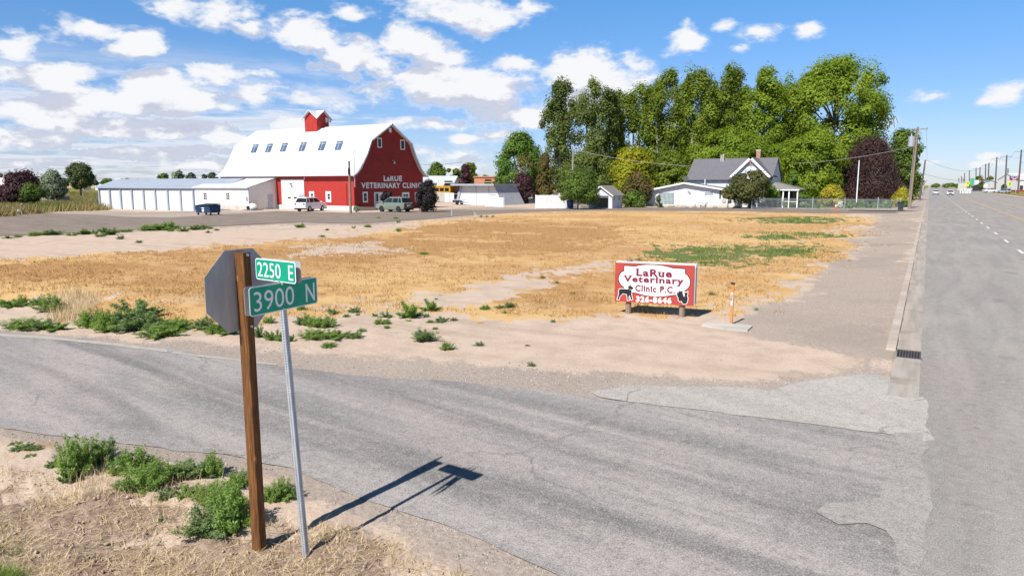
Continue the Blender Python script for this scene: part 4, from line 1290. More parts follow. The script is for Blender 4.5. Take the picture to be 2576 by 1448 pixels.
m_.tube([(cxm - .95, CGY - .16, czp - 1.15), (cxm, CGY - .16, czp - .75), (cxm + .95, CGY - .16, czp - 1.15)], .05, 6)
for q in (-.5, .5):
    m_.tube([(cxm + q, CGY - .16, czp - .9), (cxm, CGY - .16, czp - .45)], .04, 5)
m_.build('gable_ornament', nmat('brown_ornament', (.45, .28, .2), None, 3), house)
wz0 = hy(*Z(4, 1745, 500), CGY)[1]; wz1 = hy(*Z(4, 1745, 428), CGY)[1]
m_ = MB(); m_.box(cxm - .55, cxm + .55, CGY + .22, CGY + .297, wz0 - .8, wz1); wf = m_.build('gable_window', M['white_trim'], house)
MB().box(cxm - .42, cxm + .42, CGY + .20, CGY + .219, wz0 - .7, wz1 - .15).build('pane', M['white'], wf)
m_ = MB(); m_.box(cxm - .95, cxm - .6, CGY + .24, CGY + .297, wz0 - .8, wz1 - .1); m_.box(cxm + .6, cxm + .95, CGY + .24, CGY + .297, wz0 - .8, wz1 - .1)
m_.build('shutter', nmat('lilac_shutter', (.55, .55, .62), None, 3), wf)
# right end: small dormer-like side, porch
PX = cx1_ - .2
p0 = hy(*Z(4, 2060, 735), HY0 + 1.0); p1 = hy(*Z(4, 2460, 742), HY0 + 1.0)
py0 = HY0 + 1.0; py1 = MY0 + 6
px0, px1 = p0[0] - .8, p1[0]; pze = p0[1]; pzr = hy(*Z(4, 2140, 628), MY0)[1]
m_ = MB()
m_.add([(px0, py0, pze), (px1, py0, pze), (px1, py1, pze), (px0, py1, pze), (px0 + .6, MY0 + .5, pzr), (px0 + .9, MY0 + 3, pzr),
        (px0, py0, pze - .14), (px1, py0, pze - .14), (px1, py1, pze - .14), (px0, py1, pze - .14)],
       [(0, 1, 4), (1, 2, 5, 4), (2, 3, 5), (3, 0, 4, 5), (6, 9, 8, 7), (0, 6, 7, 1), (1, 7, 8, 2), (2, 8, 9, 3), (3, 9, 6, 0)])
m_.build('porch_roof', M['old_shingle'], house)
m_ = MB(); m_.box(px0 - .05, px1 + .05, py0 - .05, py0 - .005, pze - .16, pze + .02); m_.build('porch_fascia', M['white_trim'], house)
MB().box(px0, px0 + (px1 - px0) * .33, py0 + .4, MY0, 0, pze - .15).build('porch_wall', M['white_lap'], house)
MB().box(px0 + (px1 - px0) * .34, px1 - 1.2, py0 + 2.2, py1 - .5, .3, pze - .2).build('porch_screen', M['black'], house)
for k in (.36, .52, .7, .96):
    x_ = px0 + (px1 - px0) * k
    MB().box(x_ - .09, x_ + .09, py0 + .12, py0 + .3, 0, pze - .15).build('porch_post', M['white_trim'], house)
m_ = MB(); m_.box(px0 + (px1 - px0) * .37, px0 + (px1 - px0) * .95, py0 + .18, py0 + .24, .95, 1.03)
m_.build('porch_rail', M['white_trim'], house)
# chimneys and vents
a = hy(*Z(4, 1865, 200), MY0 + 4.4)
m_ = MB(); m_.box(a[0] - .32, a[0] + .32, MY0 + 4.0, MY0 + 4.7, mzr - .6, hy(*Z(4, 1865, 165), MY0 + 4.4)[1])
chm = m_.build('chimney', M['brick'], house)
zt_ = hy(*Z(4, 1865, 165), MY0 + 4.4)[1]
MB().box(a[0] - .38, a[0] + .38, MY0 + 3.94, MY0 + 4.76, zt_ + .003, zt_ + .2).build('chimney_cap', M['concrete'], chm)
a = hy(*Z(4, 1315, 300), MY0 + 3.5); zt_ = hy(*Z(4, 1315, 210), MY0 + 3.5)[1]
MB().tube([(a[0] - .12, MY0 + 3.5, mzr - .6), (a[0] - .12, MY0 + 3.5, zt_ - .1)], .13, 8).tube([(a[0] + .2, MY0 + 3.5, mzr - .6), (a[0] + .2, MY0 + 3.5, zt_)], .13, 8).build('flue', M['concrete'], house)
a = hy(*Z(4, 1065, 610), HY0 + 3)
MB().tube([(a[0], HY0 + 3, 3), (a[0], HY0 + 3, hy(*Z(4, 1065, 582), HY0 + 3)[1])], .08, 8).build('vent_pipe', M['white_trim'], house)
a = hy(*Z(4, 815, 580), MY0)
dsh = MB(); dsh.tube([(a[0] - .5, MY0 - .2, a[1] - .7), (a[0] - .3, MY0 - .3, a[1])], .04, 6); dsh.tube([(a[0] - .3, MY0 - .35, a[1]), (a[0] - .25, MY0 - .5, a[1] + .05)], [.1, .48], 14)
dsh.build('satellite_dish', M['iron'], house)
# objects along the house front
a = G(*Z(4, 1110, 985))
bn = thing('garden_bench', 'white slatted bench against the low house wing', 'bench', (a[0], a[1] - .6, 0))
bx, by = a[0], HY0 - .9
m_ = MB()
for k in range(3):
    m_.box(bx - .9, bx + .9, by + k * .13, by + .1 + k * .13, .47, .5)
m_.build('seat', M['white_trim'], bn)
m_ = MB()
for k in range(9):
    m_.box(bx - .9 + k * .21, bx - .85 + k * .21, by + .42, by + .46, .5, 1.05)
m_.box(bx - .95, bx + .95, by + .41, by + .47, 1.05, 1.15); m_.build('backrest', M['white_trim'], bn)
for q in (-.85, .8):
    for r_ in (0, .38):
        MB().box(bx + q, bx + q + .06, by + r_, by + r_ + .06, 0, .47).build('leg', M['iron'], bn)

# ------------------------------------------------------------------ buildings further off
def simple_house(label, p0, p1, ytop_e, ytop_r, depth, wall='white', roofm='white_roof', name='house', win=0, group=None, dd=8, openings=(), cat='building'):
    a = at_depth(p0[0], p0[1], depth); b_ = at_depth(p1[0], p1[1], depth)
    dx = Vector((b_.x - a.x, b_.y - a.y)); Ln = dx.length
    ang = math.atan2(dx.y, dx.x)
    r = thing(name, label, cat, ((a.x + b_.x) / 2, (a.y + b_.y) / 2, 0), group)
    ze_ = at_depth(p0[0], ytop_e, depth).z; zr_ = at_depth(p0[0], ytop_r, depth).z
    body = MB().box(-Ln / 2, Ln / 2, 0, dd, 0, ze_)
    if zr_ > ze_:
        body.prism([(.001, ze_), (dd - .001, ze_), (dd / 2, zr_ - .1)], 'x', -Ln / 2 + .001, Ln / 2 - .001)
    rf_ = gable_roof_x(-Ln / 2, Ln / 2, 0, dd, ze_, zr_, .15, .4, .3) if zr_ > ze_ else MB().box(-Ln / 2 - .2, Ln / 2 + .2, -.2, dd + .2, ze_, ze_ + .3)
    oo = []
    parts = [(body, 'wall', wall), (rf_, 'roof', roofm)]
    for (u0, u1, z0, z1, mt, nm_) in openings:
        parts.append((MB().box(-Ln / 2 + Ln * u0, -Ln / 2 + Ln * u1, -.06, -.005, z0, z1), nm_, mt))
    for k in range(win):
        u = -Ln / 2 + Ln * (k + .5) / win
        parts.append((MB().box(u - .5, u + .5, -.05, -.005, ze_ * .35, ze_ * .72), 'window', 'glass'))
    ca, sa = math.cos(ang), math.sin(ang)
    for mb, nm_, mt in parts:
        mb.v = [(r.location.x + x * ca - y * sa, r.location.y + x * sa + y * ca, z) for x, y, z in mb.v]
        mb.build(nm_, M[mt], r)
    return r


simple_house('white gabled metal building behind the right end of the barn', Z(3, 0, 490), Z(3, 368, 490), Z(3, 0, 400)[1], Z(3, 0, 322)[1], 175, 'white', 'white_roof', dd=22, openings=((.55, .98, .5, 4.5, 'iron', 'open_bay'),))
simple_house('salmon stucco building beside the tall green trees', Z(3, 600, 470), Z(3, 830, 470), Z(3, 600, 338)[1], Z(3, 600, 338)[1], 190, 'salmon', 'salmon', dd=18, openings=((.5, .82, .2, 5.0, 'iron', 'open_doorway'),))
simple_house('salmon stucco house glimpsed behind the farmhouse', (1952, 505), (2012, 505), 432, 418, 165, 'salmon', 'brown_shingle', dd=9)
simple_house('dark shed with a pink metal roof at the left picture edge', (-60, 500), (62, 500), 466, 440, 125, 'iron', 'pinkroof' if 'pinkroof' in M else 'white_roof', dd=10) if False else None
M['greyplank'] = nmat('grey_planks', (.34, .32, .30), (.22, .21, .20), 2, .85, stretch=(1, 1, 5))
M['pinkroof'] = nmat('faded_pink_roof', (.72, .45, .42), (.78, .66, .63), .5, .6)
simple_house('dark shed with faded pink roof at the left picture edge', (-80, 500), (16, 500), 468, 448, 168, 'greyplank', 'pinkroof', dd=9, name='shed', cat='shed')
# low broken-down poultry shed
a = Vector(G(*Z(1, 262, 555))); b_ = Vector(G(*Z(1, 638, 556)))
dl = (b_ - a).normalized(); nl_ = Vector((-dl.y, dl.x)); Lh = (b_ - a).length
low = thing('collapsed_shed', 'low collapsed grey plank shed in the meadow', 'shed', (a.x, a.y, 0))
M['greyplank'] = nmat('grey_planks', (.34, .32, .30), (.22, .21, .20), 2, .85, stretch=(1, 1, 5))
M['tin'] = nmat('bright_tin', (.72, .74, .77), (.5, .5, .52), 1, .45)
def LB(u0, u1, w0, w1, z0, z1, tilt=0):
    c = [(u0, w0), (u1, w0), (u1, w1), (u0, w1)]
    P = [a + dl * u + nl_ * w for u, w in c]
    return MB().hull8([(p.x, p.y, z0) for p in P], [(p.x, p.y, z1 + tilt * (i in (1, 2))) for i, p in enumerate(P)])
LB(0, Lh * .3, 0, 4, 0, 1.1).build('wall', M['greyplank'], low)
LB(Lh * .34, Lh, 0, 4, .35, 1.15).build('wall', M['greyplank'], low)
LB(-.3, Lh * .33, -.4, 4.2, 1.12, 1.25, .25).build('roof', M['greyplank'], low)
LB(Lh * .34, Lh * .9, -.2, 4.4, 1.2, 1.35, -.1).build('roof', M['tin'], low)
LB(Lh * .05, Lh * .14, -.03, .1, .25, .85).build('opening', M['black'], low)
LB(Lh * .44, Lh * .52, -.03, .1, .1, .75).build('opening', M['black'], low)
# fence posts on the left
for i, (zx, zy, zt2) in enumerate(((6, 705, 622), (68, 690, 630), (262, 650, 588), (315, 648, 585), (374, 655, 587), (1108, 612, 540))):
    p = G(*Z(1, zx, zy)); h = (zy - zt2) * .2214 / F * math.hypot(*p) * 1.0
    o = MB().tube([(p[0], p[1], -.1), (p[0] + rnd.uniform(-.05, .05), p[1], h * .6), (p[0] + rnd.uniform(-.12, .12), p[1], h)], [.13, .12, .10], 7).build('fence_post', M['dark_pole'], None, (p[0], p[1], 0))
    tag(o, ['short dark fence post at the far left edge', 'thin dark stake by the lot edge near the left', 'leftmost of three dark posts below the meadow', 'middle of three dark posts below the meadow', 'rightmost of three dark posts below the meadow', 'dark post against the end of the storage building'][i], 'post', 'old fence posts along the meadow')
for i, (zx, zy, w, h) in enumerate(((135, 690, 40, 60), (205, 690, 70, 30), (240, 660, 40, 70))):
    p = G(*Z(1, zx, zy)); s_ = .2214 / F * math.hypot(*p)
    bm_ = MB(); bm_.tube([(p[0] - w * s_ / 2, p[1], .1), (p[0], p[1] + .2, h * s_ * .6), (p[0] + w * s_ * .5, p[1], h * s_)], [.45, .4, .12], 7)
    o = bm_.build('tree_stump', M['greyplank'], None, (p[0], p[1], 0))
    tag(o, ['upright weathered stump by the gravel lot', 'low fallen log among the old stumps', 'leaning pointed stump beside the dark posts'][i], 'stump', 'weathered stumps at the lot edge')
p = Vector(G(*Z(1, 290, 545)));
o = MB().tube([(p.x, p.y, 0), (p.x - .3, p.y, 6.0)], [.09, .06], 6).build('bare_pole', M['wood_pole'], None, (p.x, p.y, 0)); tag(o, 'thin pale pole rising in front of the purple tree', 'pole')
# distant farmhouses
for i, (px, w, yt, d) in enumerate(((118, 22, 455, 420), (292, 13, 449, 520), (255, 34, 458, 480), (205, 12, 457, 480), (330, 40, 459, 500))):
    simple_house(['tiny white gabled house left of the silver tree', 'tiny bright white gabled house above the storage roof', 'tiny pale farm building right of the pine', 'tiny cream farmhouse behind the pine', 'tiny long farm building above the storage roof'][i],
                 (px - w / 2, 464), (px + w / 2, 464), yt + 3, yt, d, 'white' if i != 3 else 'cream', 'white_roof' if i < 2 else 'asph_shingle', group='farmhouses on the horizon', dd=8)

# ------------------------------------------------------------------ vehicles
def vehicle(kind, paint, label, cat, rim='rim', name='suv'):
    r = thing(name, label, cat)
    pm_ = M[paint]
    Ls = 4.7; Wd = .93
    def arch(cx, r_=.40, n=8):
        return [(cx - r_ * math.cos(math.pi * i / n), .30 + r_ * math.sin(math.pi * i / n)) for i in range(n + 1)]
    wx = (-1.42, 1.38)
    low_ = [(-2.3, .38)] + arch(wx[0]) + arch(wx[1]) + [(2.3, .38), (2.36, .55), (2.34, .82), (2.2, .95), (1.35, 1.07), (1.05, 1.10), (-2.05, 1.12), (-2.3, 1.05), (-2.36, .75)]
    m_ = MB(); n = len(low_)
    def ring(y, zs):
        return [(x, y * (1 if z < .9 else .965), z) for x, z in low_]
    vs = ring(-Wd, 0) + ring(Wd, 0)
    m_.add(vs, [tuple(range(n)), tuple(range(n, 2 * n))[::-1]] + [(i, (i + 1) % n, (i + 1) % n + n, i + n) for i in range(n)])
    body = m_.build('body', pm_, r)
    bv = body.modifiers.new('b', 'BEVEL'); bv.width = .05; bv.segments = 2; bv.limit_method = 'ANGLE'; bv.angle_limit = .6
    # greenhouse
    gb = [(-2.12, 1.10), (1.18, 1.07)]; gt_ = [(-1.78, 1.62), (-1.5, 1.68), (.1, 1.69), (.38, 1.64)]
    def gp(x, z, y): return (x, y, z)
    wB = Wd * .955; wT = Wd * .76
    b0 = [(-2.12, -wB, 1.10), (1.18, -wB, 1.06), (1.18, wB, 1.06), (-2.12, wB, 1.10)]
    t0 = [(-1.80, -wT, 1.61), (.34, -wT, 1.62), (.34, wT, 1.62), (-1.80, wT, 1.61)]
    MB().hull8(b0, t0).build('glasshouse', M['glass'], r)
    rf_ = MB().hull8([(-1.86, -wT - .02, 1.59), (.36, -wT - .02, 1.60), (.36, wT + .02, 1.60), (-1.86, wT + .02, 1.59)],
                     [(-1.75, -wT + .05, 1.70), (.15, -wT + .05, 1.71), (.15, wT - .05, 1.71), (-1.75, wT - .05, 1.70)])
    rf_.build('roof', pm_, r)
    m_ = MB()
    for sg in (-1, 1):
        def P(x, t): return (x, sg * (wB + (wT - wB) * t + .012), 1.08 + .53 * t)
        for xb, xt, w in ((-2.10, -1.80, .16), (-1.42, -1.36, .09), (-.42, -.44, .08), (1.10, .30, .09)):
            m_.hull8([P(xb, 0), P(xb + w, 0), (P(xb + w, 0)[0], P(xb, 0)[1] - sg * .05, 1.08), (P(xb, 0)[0], P(xb, 0)[1] - sg * .05, 1.08)],
                     [P(xt, 1), P(xt + w, 1), (P(xt + w, 1)[0], P(xt, 1)[1] - sg * .05, 1.61), (P(xt, 1)[0], P(xt, 1)[1] - sg * .05, 1.61)])
    m_.build('pillar', pm_, r)
    MB().box(-2.37, 2.35, -Wd + .02, Wd - .02, .26, .42).build('sill', M['black'], r)
    for sg in (-1, 1):
        for x_ in wx:
            w_ = MB().cyl((x_, sg * (Wd - .13), .35), .35, (0, 1, 0), -.12, .12, 20).build('wheel', M['rubber'], r)
            MB().cyl((x_, sg * (Wd - .005), .35), .22, (0, sg, 0), 0, .02, 10).build('rim', M[rim], w_)
        MB().box(-2.385, -2.2, sg * (Wd - .25) - .12, sg * (Wd - .25) + .14, .82, 1.0).build('tail_light', M['lamp_red'], r)
        MB().box(2.2, 2.36, sg * (Wd - .25) - .14, sg * (Wd - .25) + .13, .72, .86).build('headlight', M['lamp_clear'], r)
        MB().box(.95, 1.12, sg * (Wd + .1) - .09, sg * (Wd + .1) + .09, 1.08, 1.22).build('mirror', pm_, r)
    MB().box(-2.40, -2.34, -.26, .26, .68, .80).build('licence_plate', M['white_trim'], r)
    MB().box(2.345, 2.375, -.5, .5, .50, .80).build('grille', M['black'], r)
    for sg in (-1, 1):
        m_ = MB(); m_.tube([(-1.6, sg * wT, 1.72), (-1.5, sg * wT, 1.76), (0, sg * wT, 1.77), (.1, sg * wT, 1.73)], .018, 5); m_.build('roof_rail', M['chrome'], r)
    return r


def paint(name, c, rough=.3, metal=0.0):
    M[name] = nmat(name, c, tuple(x * .93 for x in c), 1.5, rough, metal=metal, coat=.6)


paint('white_car_paint', (.78, .79, .80)); paint('sage_car_paint', (.22, .25, .20), .35, .3); paint('silver_car_paint', (.45, .50, .55), .35, .4)
paint('maroon_car_paint', (.20, .02, .05)); paint('black_car_paint', (.02, .02, .025))
v1 = vehicle('suv', 'white_car_paint', 'white suv parked by the cream garage door of the barn', 'car', name='parked_car')
a = G(*Z(2, 1230, 1130)); v1.location = (a[0], a[1] + .6, 0); v1.rotation_euler.z = math.radians(90 + 8); v1.scale = (.97, 1.0, 1.1)
v2 = vehicle('suv', 'sage_car_paint', 'grey-green suv with dark wheels parked along the barn gable', 'car', 'rim_dark', 'parked_car')
a = G(*Z(2, 2090, 1138)); v2.location = (a[0], a[1] + .5, 0); v2.rotation_euler.z = math.radians(180 - 3); v2.scale = (1.05, 1.03, 1.13)
v3 = vehicle('suv', 'silver_car_paint', 'silver car driving far off in the lane nearest the kerb', 'car', name='oncoming_car')
v3.location = (2.1, 290, 0.02); v3.rotation_euler.z = math.radians(90)
v4 = vehicle('suv', 'white_car_paint', 'white car far off on the highway right of the silver one', 'car', name='oncoming_car')
v4.location = (6.3, 285, 0.02); v4.rotation_euler.z = math.radians(-90)
for k, (px, d, pn, lb) in enumerate(((2490, 330, 'white_car_paint', 'white vehicle parked far off behind the bollards'), (2497, 345, 'maroon_car_paint', 'maroon vehicle parked before the green sign'), (2526, 300, 'silver_car_paint', 'silver car parked by the grey box on the far right'), (2436, 420, 'white_car_paint', 'white pickup far off left of the bollards'))):
    v = vehicle('suv', pn, lb, 'car', name='parked_car'); q = at_depth(px, 480, d); v.location = (q.x, q.y, 0); v.rotation_euler.z = math.radians(20 + 60 * k); v.scale = (1.1, 1.1, 1.15)

# dumpster
a = Vector(G(*Z(2, 222, 1168)))
du = thing('dumpster', 'dark blue steel dumpster in front of the white annex', 'dumpster', (a.x, a.y, 0))
m_ = MB(); m_.prism([(a.y - .75, .28), (a.y + .75, .28), (a.y + .85, 1.2), (a.y - .95, 1.05)], 'x', a.x - 1.1, a.x + 1.1)
m_.box(a.x - 1.22, a.x - 1.103, a.y - .5, a.y + .5, .6, .85); m_.box(a.x + 1.103, a.x + 1.22, a.y - .5, a.y + .5, .6, .85)
m_.build('bin', M['dump'], du)
for q in (-.55, .55):
    MB().slab([(a.x + q - .52, a.y - 1.0, 1.09), (a.x + q + .52, a.y - 1.0, 1.09), (a.x + q + .52, a.y + .9, 1.27), (a.x + q - .52, a.y + .9, 1.27)], -.05).build('lid', M['black'], du)
for q in (-.95, .95):
    for r_ in (-.6, .6):
        MB().cyl((a.x + q, a.y + r_, .14), .13, (1, 0, 0), -.04, .04, 10).tube([(a.x + q, a.y + r_, .14), (a.x + q, a.y + r_, .3)], .03, 5).build('caster', M['rubber'], du)
m_ = MB().box(a.x - .12, a.x + .32, a.y - .93, a.y - .90, .80, .88); m_.build('sticker', M['sign_white'], du)
MB().cyl((a.x + .08, a.y - .86, .56), .17, (0, -1, 0), 0, .02, 16).build('sticker', M['sign_white'], du)
du.rotation_euler.z = math.radians(8)
# blue wheelie bin beside the picket fence
a = Vector(G(*Z(3, 1655, 684)))
wb = thing('wheelie_bin', 'blue wheelie bin standing by the white picket fence', 'bin', (a.x, a.y, 0))
MB().hull8([(a.x - .3, a.y - .3, .08), (a.x + .3, a.y - .3, .08), (a.x + .3, a.y + .35, .08), (a.x - .3, a.y + .35, .08)], [(a.x - .38, a.y - .42, 1.15), (a.x + .38, a.y - .42, 1.15), (a.x + .38, a.y + .42, 1.2), (a.x - .38, a.y + .42, 1.2)]).build('body', M['blue_bin'], wb)
MB().slab([(a.x - .41, a.y - .45, 1.17), (a.x + .41, a.y - .45, 1.17), (a.x + .41, a.y + .48, 1.26), (a.x - .41, a.y + .48, 1.26)], -.05).build('lid', M['blue_bin'], wb)
for q in (-.3, .3):
    MB().cyl((a.x + q, a.y + .38, .13), .13, (1, 0, 0), -.03, .03, 12).build('wheel', M['rubber'], wb)
# wheelie bin near the pole
a = Vector(G(*Z(5, 1495, 1250)))
wb2 = thing('wheelie_bin', 'dark green bin at the iron fence end by the utility pole', 'bin', (a.x, a.y, 0))
MB().hull8([(a.x - .3, a.y - .3, .08), (a.x + .3, a.y - .3, .08), (a.x + .3, a.y + .35, .08), (a.x - .3, a.y + .35, .08)], [(a.x - .38, a.y - .42, 1.1), (a.x + .38, a.y - .42, 1.1), (a.x + .38, a.y + .42, 1.15), (a.x - .38, a.y + .42, 1.15)]).build('body', M['iron'], wb2)
MB().slab([(a.x - .41, a.y - .45, 1.12), (a.x + .41, a.y - .45, 1.12), (a.x + .41, a.y + .48, 1.2), (a.x - .41, a.y + .48, 1.2)], -.05).build('lid', M['black'], wb2)
# traffic cone
a = G(*Z(5, 668, 1235))
cn = thing('traffic_cone', 'orange traffic cone in front of the iron fence', 'cone', (a[0], a[1], 0))
MB().box(a[0] - .22, a[0] + .22, a[1] - .22, a[1] + .22, 0, .04).build('base', M['cone'], cn)
MB().tube([(a[0], a[1], .04), (a[0], a[1], .95)], [.17, .04], 12).build('cone_body', M['cone'], cn)
MB().tube([(a[0], a[1], .5), (a[0], a[1], .7)], [.112, .085], 12).build('reflective_band', M['sign_white'], cn)
# tap / standpipe on the lot
a = G(*Z(3, 352, 768))
tp = thing('standpipe', 'thin pale standpipe on the gravel before the white shed', 'standpipe', (a[0], a[1], 0))
MB().tube([(a[0], a[1], 0), (a[0], a[1], 1.15)], .05, 8).build('pipe', M['concrete'], tp)
MB().tube([(a[0], a[1], 1.15), (a[0] - .12, a[1], 1.25), (a[0] - .35, a[1], 1.22)], .045, 8).build('spout', M['concrete'], tp)
# satellite dish on post by dark shrub
a = G(*Z(3, 240, 600))
sdz = thing('satellite_dish', 'pale round satellite dish on a post right of the barn shrub', 'satellite dish', (a[0], a[1], 0))
MB().tube([(a[0], a[1], 0), (a[0], a[1], 3.4)], .07, 6).build('post', M['greyplank'], sdz)
MB().tube([(a[0], a[1] - .1, 3.6), (a[0], a[1] - .3, 3.7)], [.2, 1.0], 18).build('dish', M['concrete'], sdz)
# school bus and digger glimpsed behind
q = at_depth(*Z(3, 220, 480), 150)
sb = thing('school_bus', 'yellow school bus half hidden behind the dark barn shrub', 'bus', (q.x, q.y, 0))
c0 = Vector((q.x, q.y, 0))
def lbx(x0, x1, y0_, y1_, z0, z1):
    m_ = MB().box(x0, x1, y0_, y1_, z0, z1)
    m_.v = [(c0.x + x * .87 - y * -.0 - y * .0, c0.y + y + x * .49, z) for x, y, z in m_.v]
    return m_
lbx(-4.4, 2.2, 0, 2.5, .8, 3.1).build('body', M['yellow'], sb)
lbx(-4.3, 2.1, .1, 2.4, 3.11, 3.3).build('roof', M['yellow'], sb)
for k in range(6):
    lbx(-4.2 + k * 1.05, -3.4 + k * 1.05, -.03, 0, 2.2, 2.85).build('window', M['glass'], sb)
for x_ in (-3.2, 1.2):
    lbx(x_ - .45, x_ + .45, -.04, .3, .0, .9).build('wheel', M['rubber'], sb)
q = at_depth(*Z(3, 775, 420), 170)
eq = thing('excavator', 'yellow cab of a machine behind the flat-roofed shed', 'excavator', (q.x, q.y, 0))
MB().box(q.x - 1.2, q.x + 1.2, q.y - 1, q.y + 1, 1.2, 4.3).build('cab', M['yellow'], eq)
MB().box(q.x - 1.6, q.x + 1.6, q.y - 1.3, q.y + 1.3, 0, 1.2).build('tracks', M['rubber'], eq)
MB().box(q.x - 1.0, q.x + 1.0, q.y - 1.05, q.y - 1.001, 3.0, 4.1).build('window', M['glass'], eq)

# ------------------------------------------------------------------ poles and wires
def pole(name, label, base, top, r0=.16, r1=.11, mat='wood_pole', arm=None, cat='utility pole', group=None, insul=True):
    r = thing(name, label, cat, (base[0], base[1], 0), group)
    MB().tube([(base[0], base[1], -.2), top], [r0, r1], 9).build('pole', M[mat], r)
    if arm:
        half, dz, ax = arm
        c = Vector(top) - Vector((0, 0, dz)); d = Vector((math.cos(ax), math.sin(ax), 0))
        p = Vector((-d.y, d.x, 0)) * .06
        m_ = MB(); A_ = c - d * half - p * 2; B_ = c + d * half - p * 2
        m_.hull8([A_ - p, B_ - p, B_ + p, A_ + p], [q + Vector((0, 0, .13)) for q in (A_ - p, B_ - p, B_ + p, A_ + p)])
        ar = m_.build('crossarm', M[mat], r)
        if insul:
            m_ = MB()
            for k in (-.95, -.5, .5, .95):
                q = c + d * half * k - p * 2; m_.tube([q + Vector((0, 0, .13)), q + Vector((0, 0, .33))], [.05, .035], 6)
            m_.build('insulators', M['galv'], ar)
    return r


def ztop(px, py, base):
    """height where the line of sight passes over a ground point"""
    d = ray(px, py); return HC + d.z * math.hypot(*base) / math.hypot(d.x, d.y)


b1 = G(882.3, 537.3); t1 = (b1[0], b1[1], ztop(885, 405, b1))
p1 = pole('utility_pole', 'brown wooden pole standing alone before the barn corner', b1, t1, .17, .13)
MB().tube([(t1[0] + .02, t1[1] - .16, t1[2] - 1.6), (t1[0] + .02, t1[1] - .16, t1[2] - .9)], .1, 8).build('pole_light', M['iron'], p1)
b2 = G(*Z(5, 1610, 1225)); zt2 = ztop(*Z(5, 1668, 175), b2)
t2 = (b2[0] + .25, b2[1], zt2)
p2 = pole('utility_pole', 'tall wooden utility pole with crossarm and grey transformer beside the highway', b2, t2, .2, .13, arm=(1.25, .4, math.radians(12)))
zc = ztop(*Z(5, 1605, 355), b2)
tr_ = MB(); cx_, cy_ = b2[0] - .45, b2[1] - .15
tr_.tube([(cx_, cy_, zc - .8), (cx_, cy_, zc + .6), (cx_, cy_, zc + .68)], [.42, .42, .3], 14)
tro = tr_.build('transformer', M['galv'], p2)
MB().tube([(cx_, cy_, zc + .68), (cx_, cy_, zc + 1.05)], [.08, .05], 6).build('bushing', M['concrete'], tro)
m_ = MB(); m_.tube([(b2[0] - .22, b2[1] - .12, .2), (b2[0] + .0, b2[1] - .2, zc + 1)], .03, 5); m_.build('conduit', M['galv'], p2)
b3 = G(*Z(5, 1740, 1120)); zt3 = ztop(*Z(5, 1815, 595), b3); dt = at_depth(*Z(5, 1815, 595), at_depth(0, 0, 1).length * 0 + (-b3[0] * math.sin(PS) + b3[1] * math.cos(PS)))
p3 = pole('utility_pole', 'leaning dark pole on the pavement behind the transformer pole', b3, tuple(dt), .2, .14, 'dark_pole')
t3 = Vector(dt)
b4 = G(*Z(5, 1752, 1050)); z4 = ztop(*Z(5, 1787, 675), b4)
p4 = pole('utility_pole', 'shorter dark pole just behind the leaning one', b4, (b4[0] + .6, b4[1], z4), .2, .14, 'dark_pole')
# power poles on the right side of the highway
RP = [((1885, 150), 1825, 31.4, 357, 1), ((1657, 232), 1622, 27, 395, 1), ((1503, 265), 1467, 27, 455, 1), ((1380, 355), 1355, 25, 520, 1), ((1330, 375), 1312, 26, 600, 1), ((1243, 420), 1218, 24, 660, 0),
      ((1180, 430), 1168, 24, 760, 1), ((1075, 470), 1068, 24, 900, 1), ((1001, 510), 992, 24, 1000, 0), ((953, 560), 948, 22, 1150, 0), ((912, 590), 906, 22, 1300, 1), ((1675, 440), 1668, 44, 520, 0), ((978, 590), 976, 40, 1300, 0)]
LBR = ['nearest tall power pole at the right picture edge', 'tall power pole left of the red and blue billboard', 'power pole rising over the teal roof', 'power pole over the white canopy, left of the teal roof', 'thin power pole beside the white canopy',
       'power pole right of the green sign panel', 'thin power pole behind the green sign panel', 'far power pole above the nearer yellow sign', 'far thin pole left of the yellow sign', 'far pole beside the distant trees on the highway',
       'farthest crossarm pole on the highway', 'short pole between the tall pole and the billboard', 'short far pole near the white bollards']
rt = []
for (tp_, bx_, x_, y_, ar), lb in zip(RP, LBR):
    d = ray(*Z(6, *tp_)); # distance from the pixel column of the base at the given depth
    dep = -x_ * math.sin(PS) + y_ * math.cos(PS)
    bpx = Z(6, bx_, 800)[0]; q = at_depth(bpx, 490, dep); tpp = at_depth(*Z(6, *tp_), dep)
    pole('power_pole', lb, (q.x, q.y), tuple(tpp), .28 + dep * .0003, .18 + dep * .0003, 'dark_pole', arm=(2.2, .8, 0) if ar else None, group='power poles along the right of the highway', insul=False)
    rt.append(tpp)


def wire(label, a, b_, sag, r=.012, mat='iron'):
    a = Vector(a); b_ = Vector(b_); pts = []
    for k in range(17):
        t_ = k / 16; p = a.lerp(b_, t_); p.z -= sag * 4 * t_ * (1 - t_); pts.append(p)
    return tag(MB().tube(pts, r, 4).build('overhead_wire', M[mat], None, tuple(a)), label, 'wire', 'overhead wires')


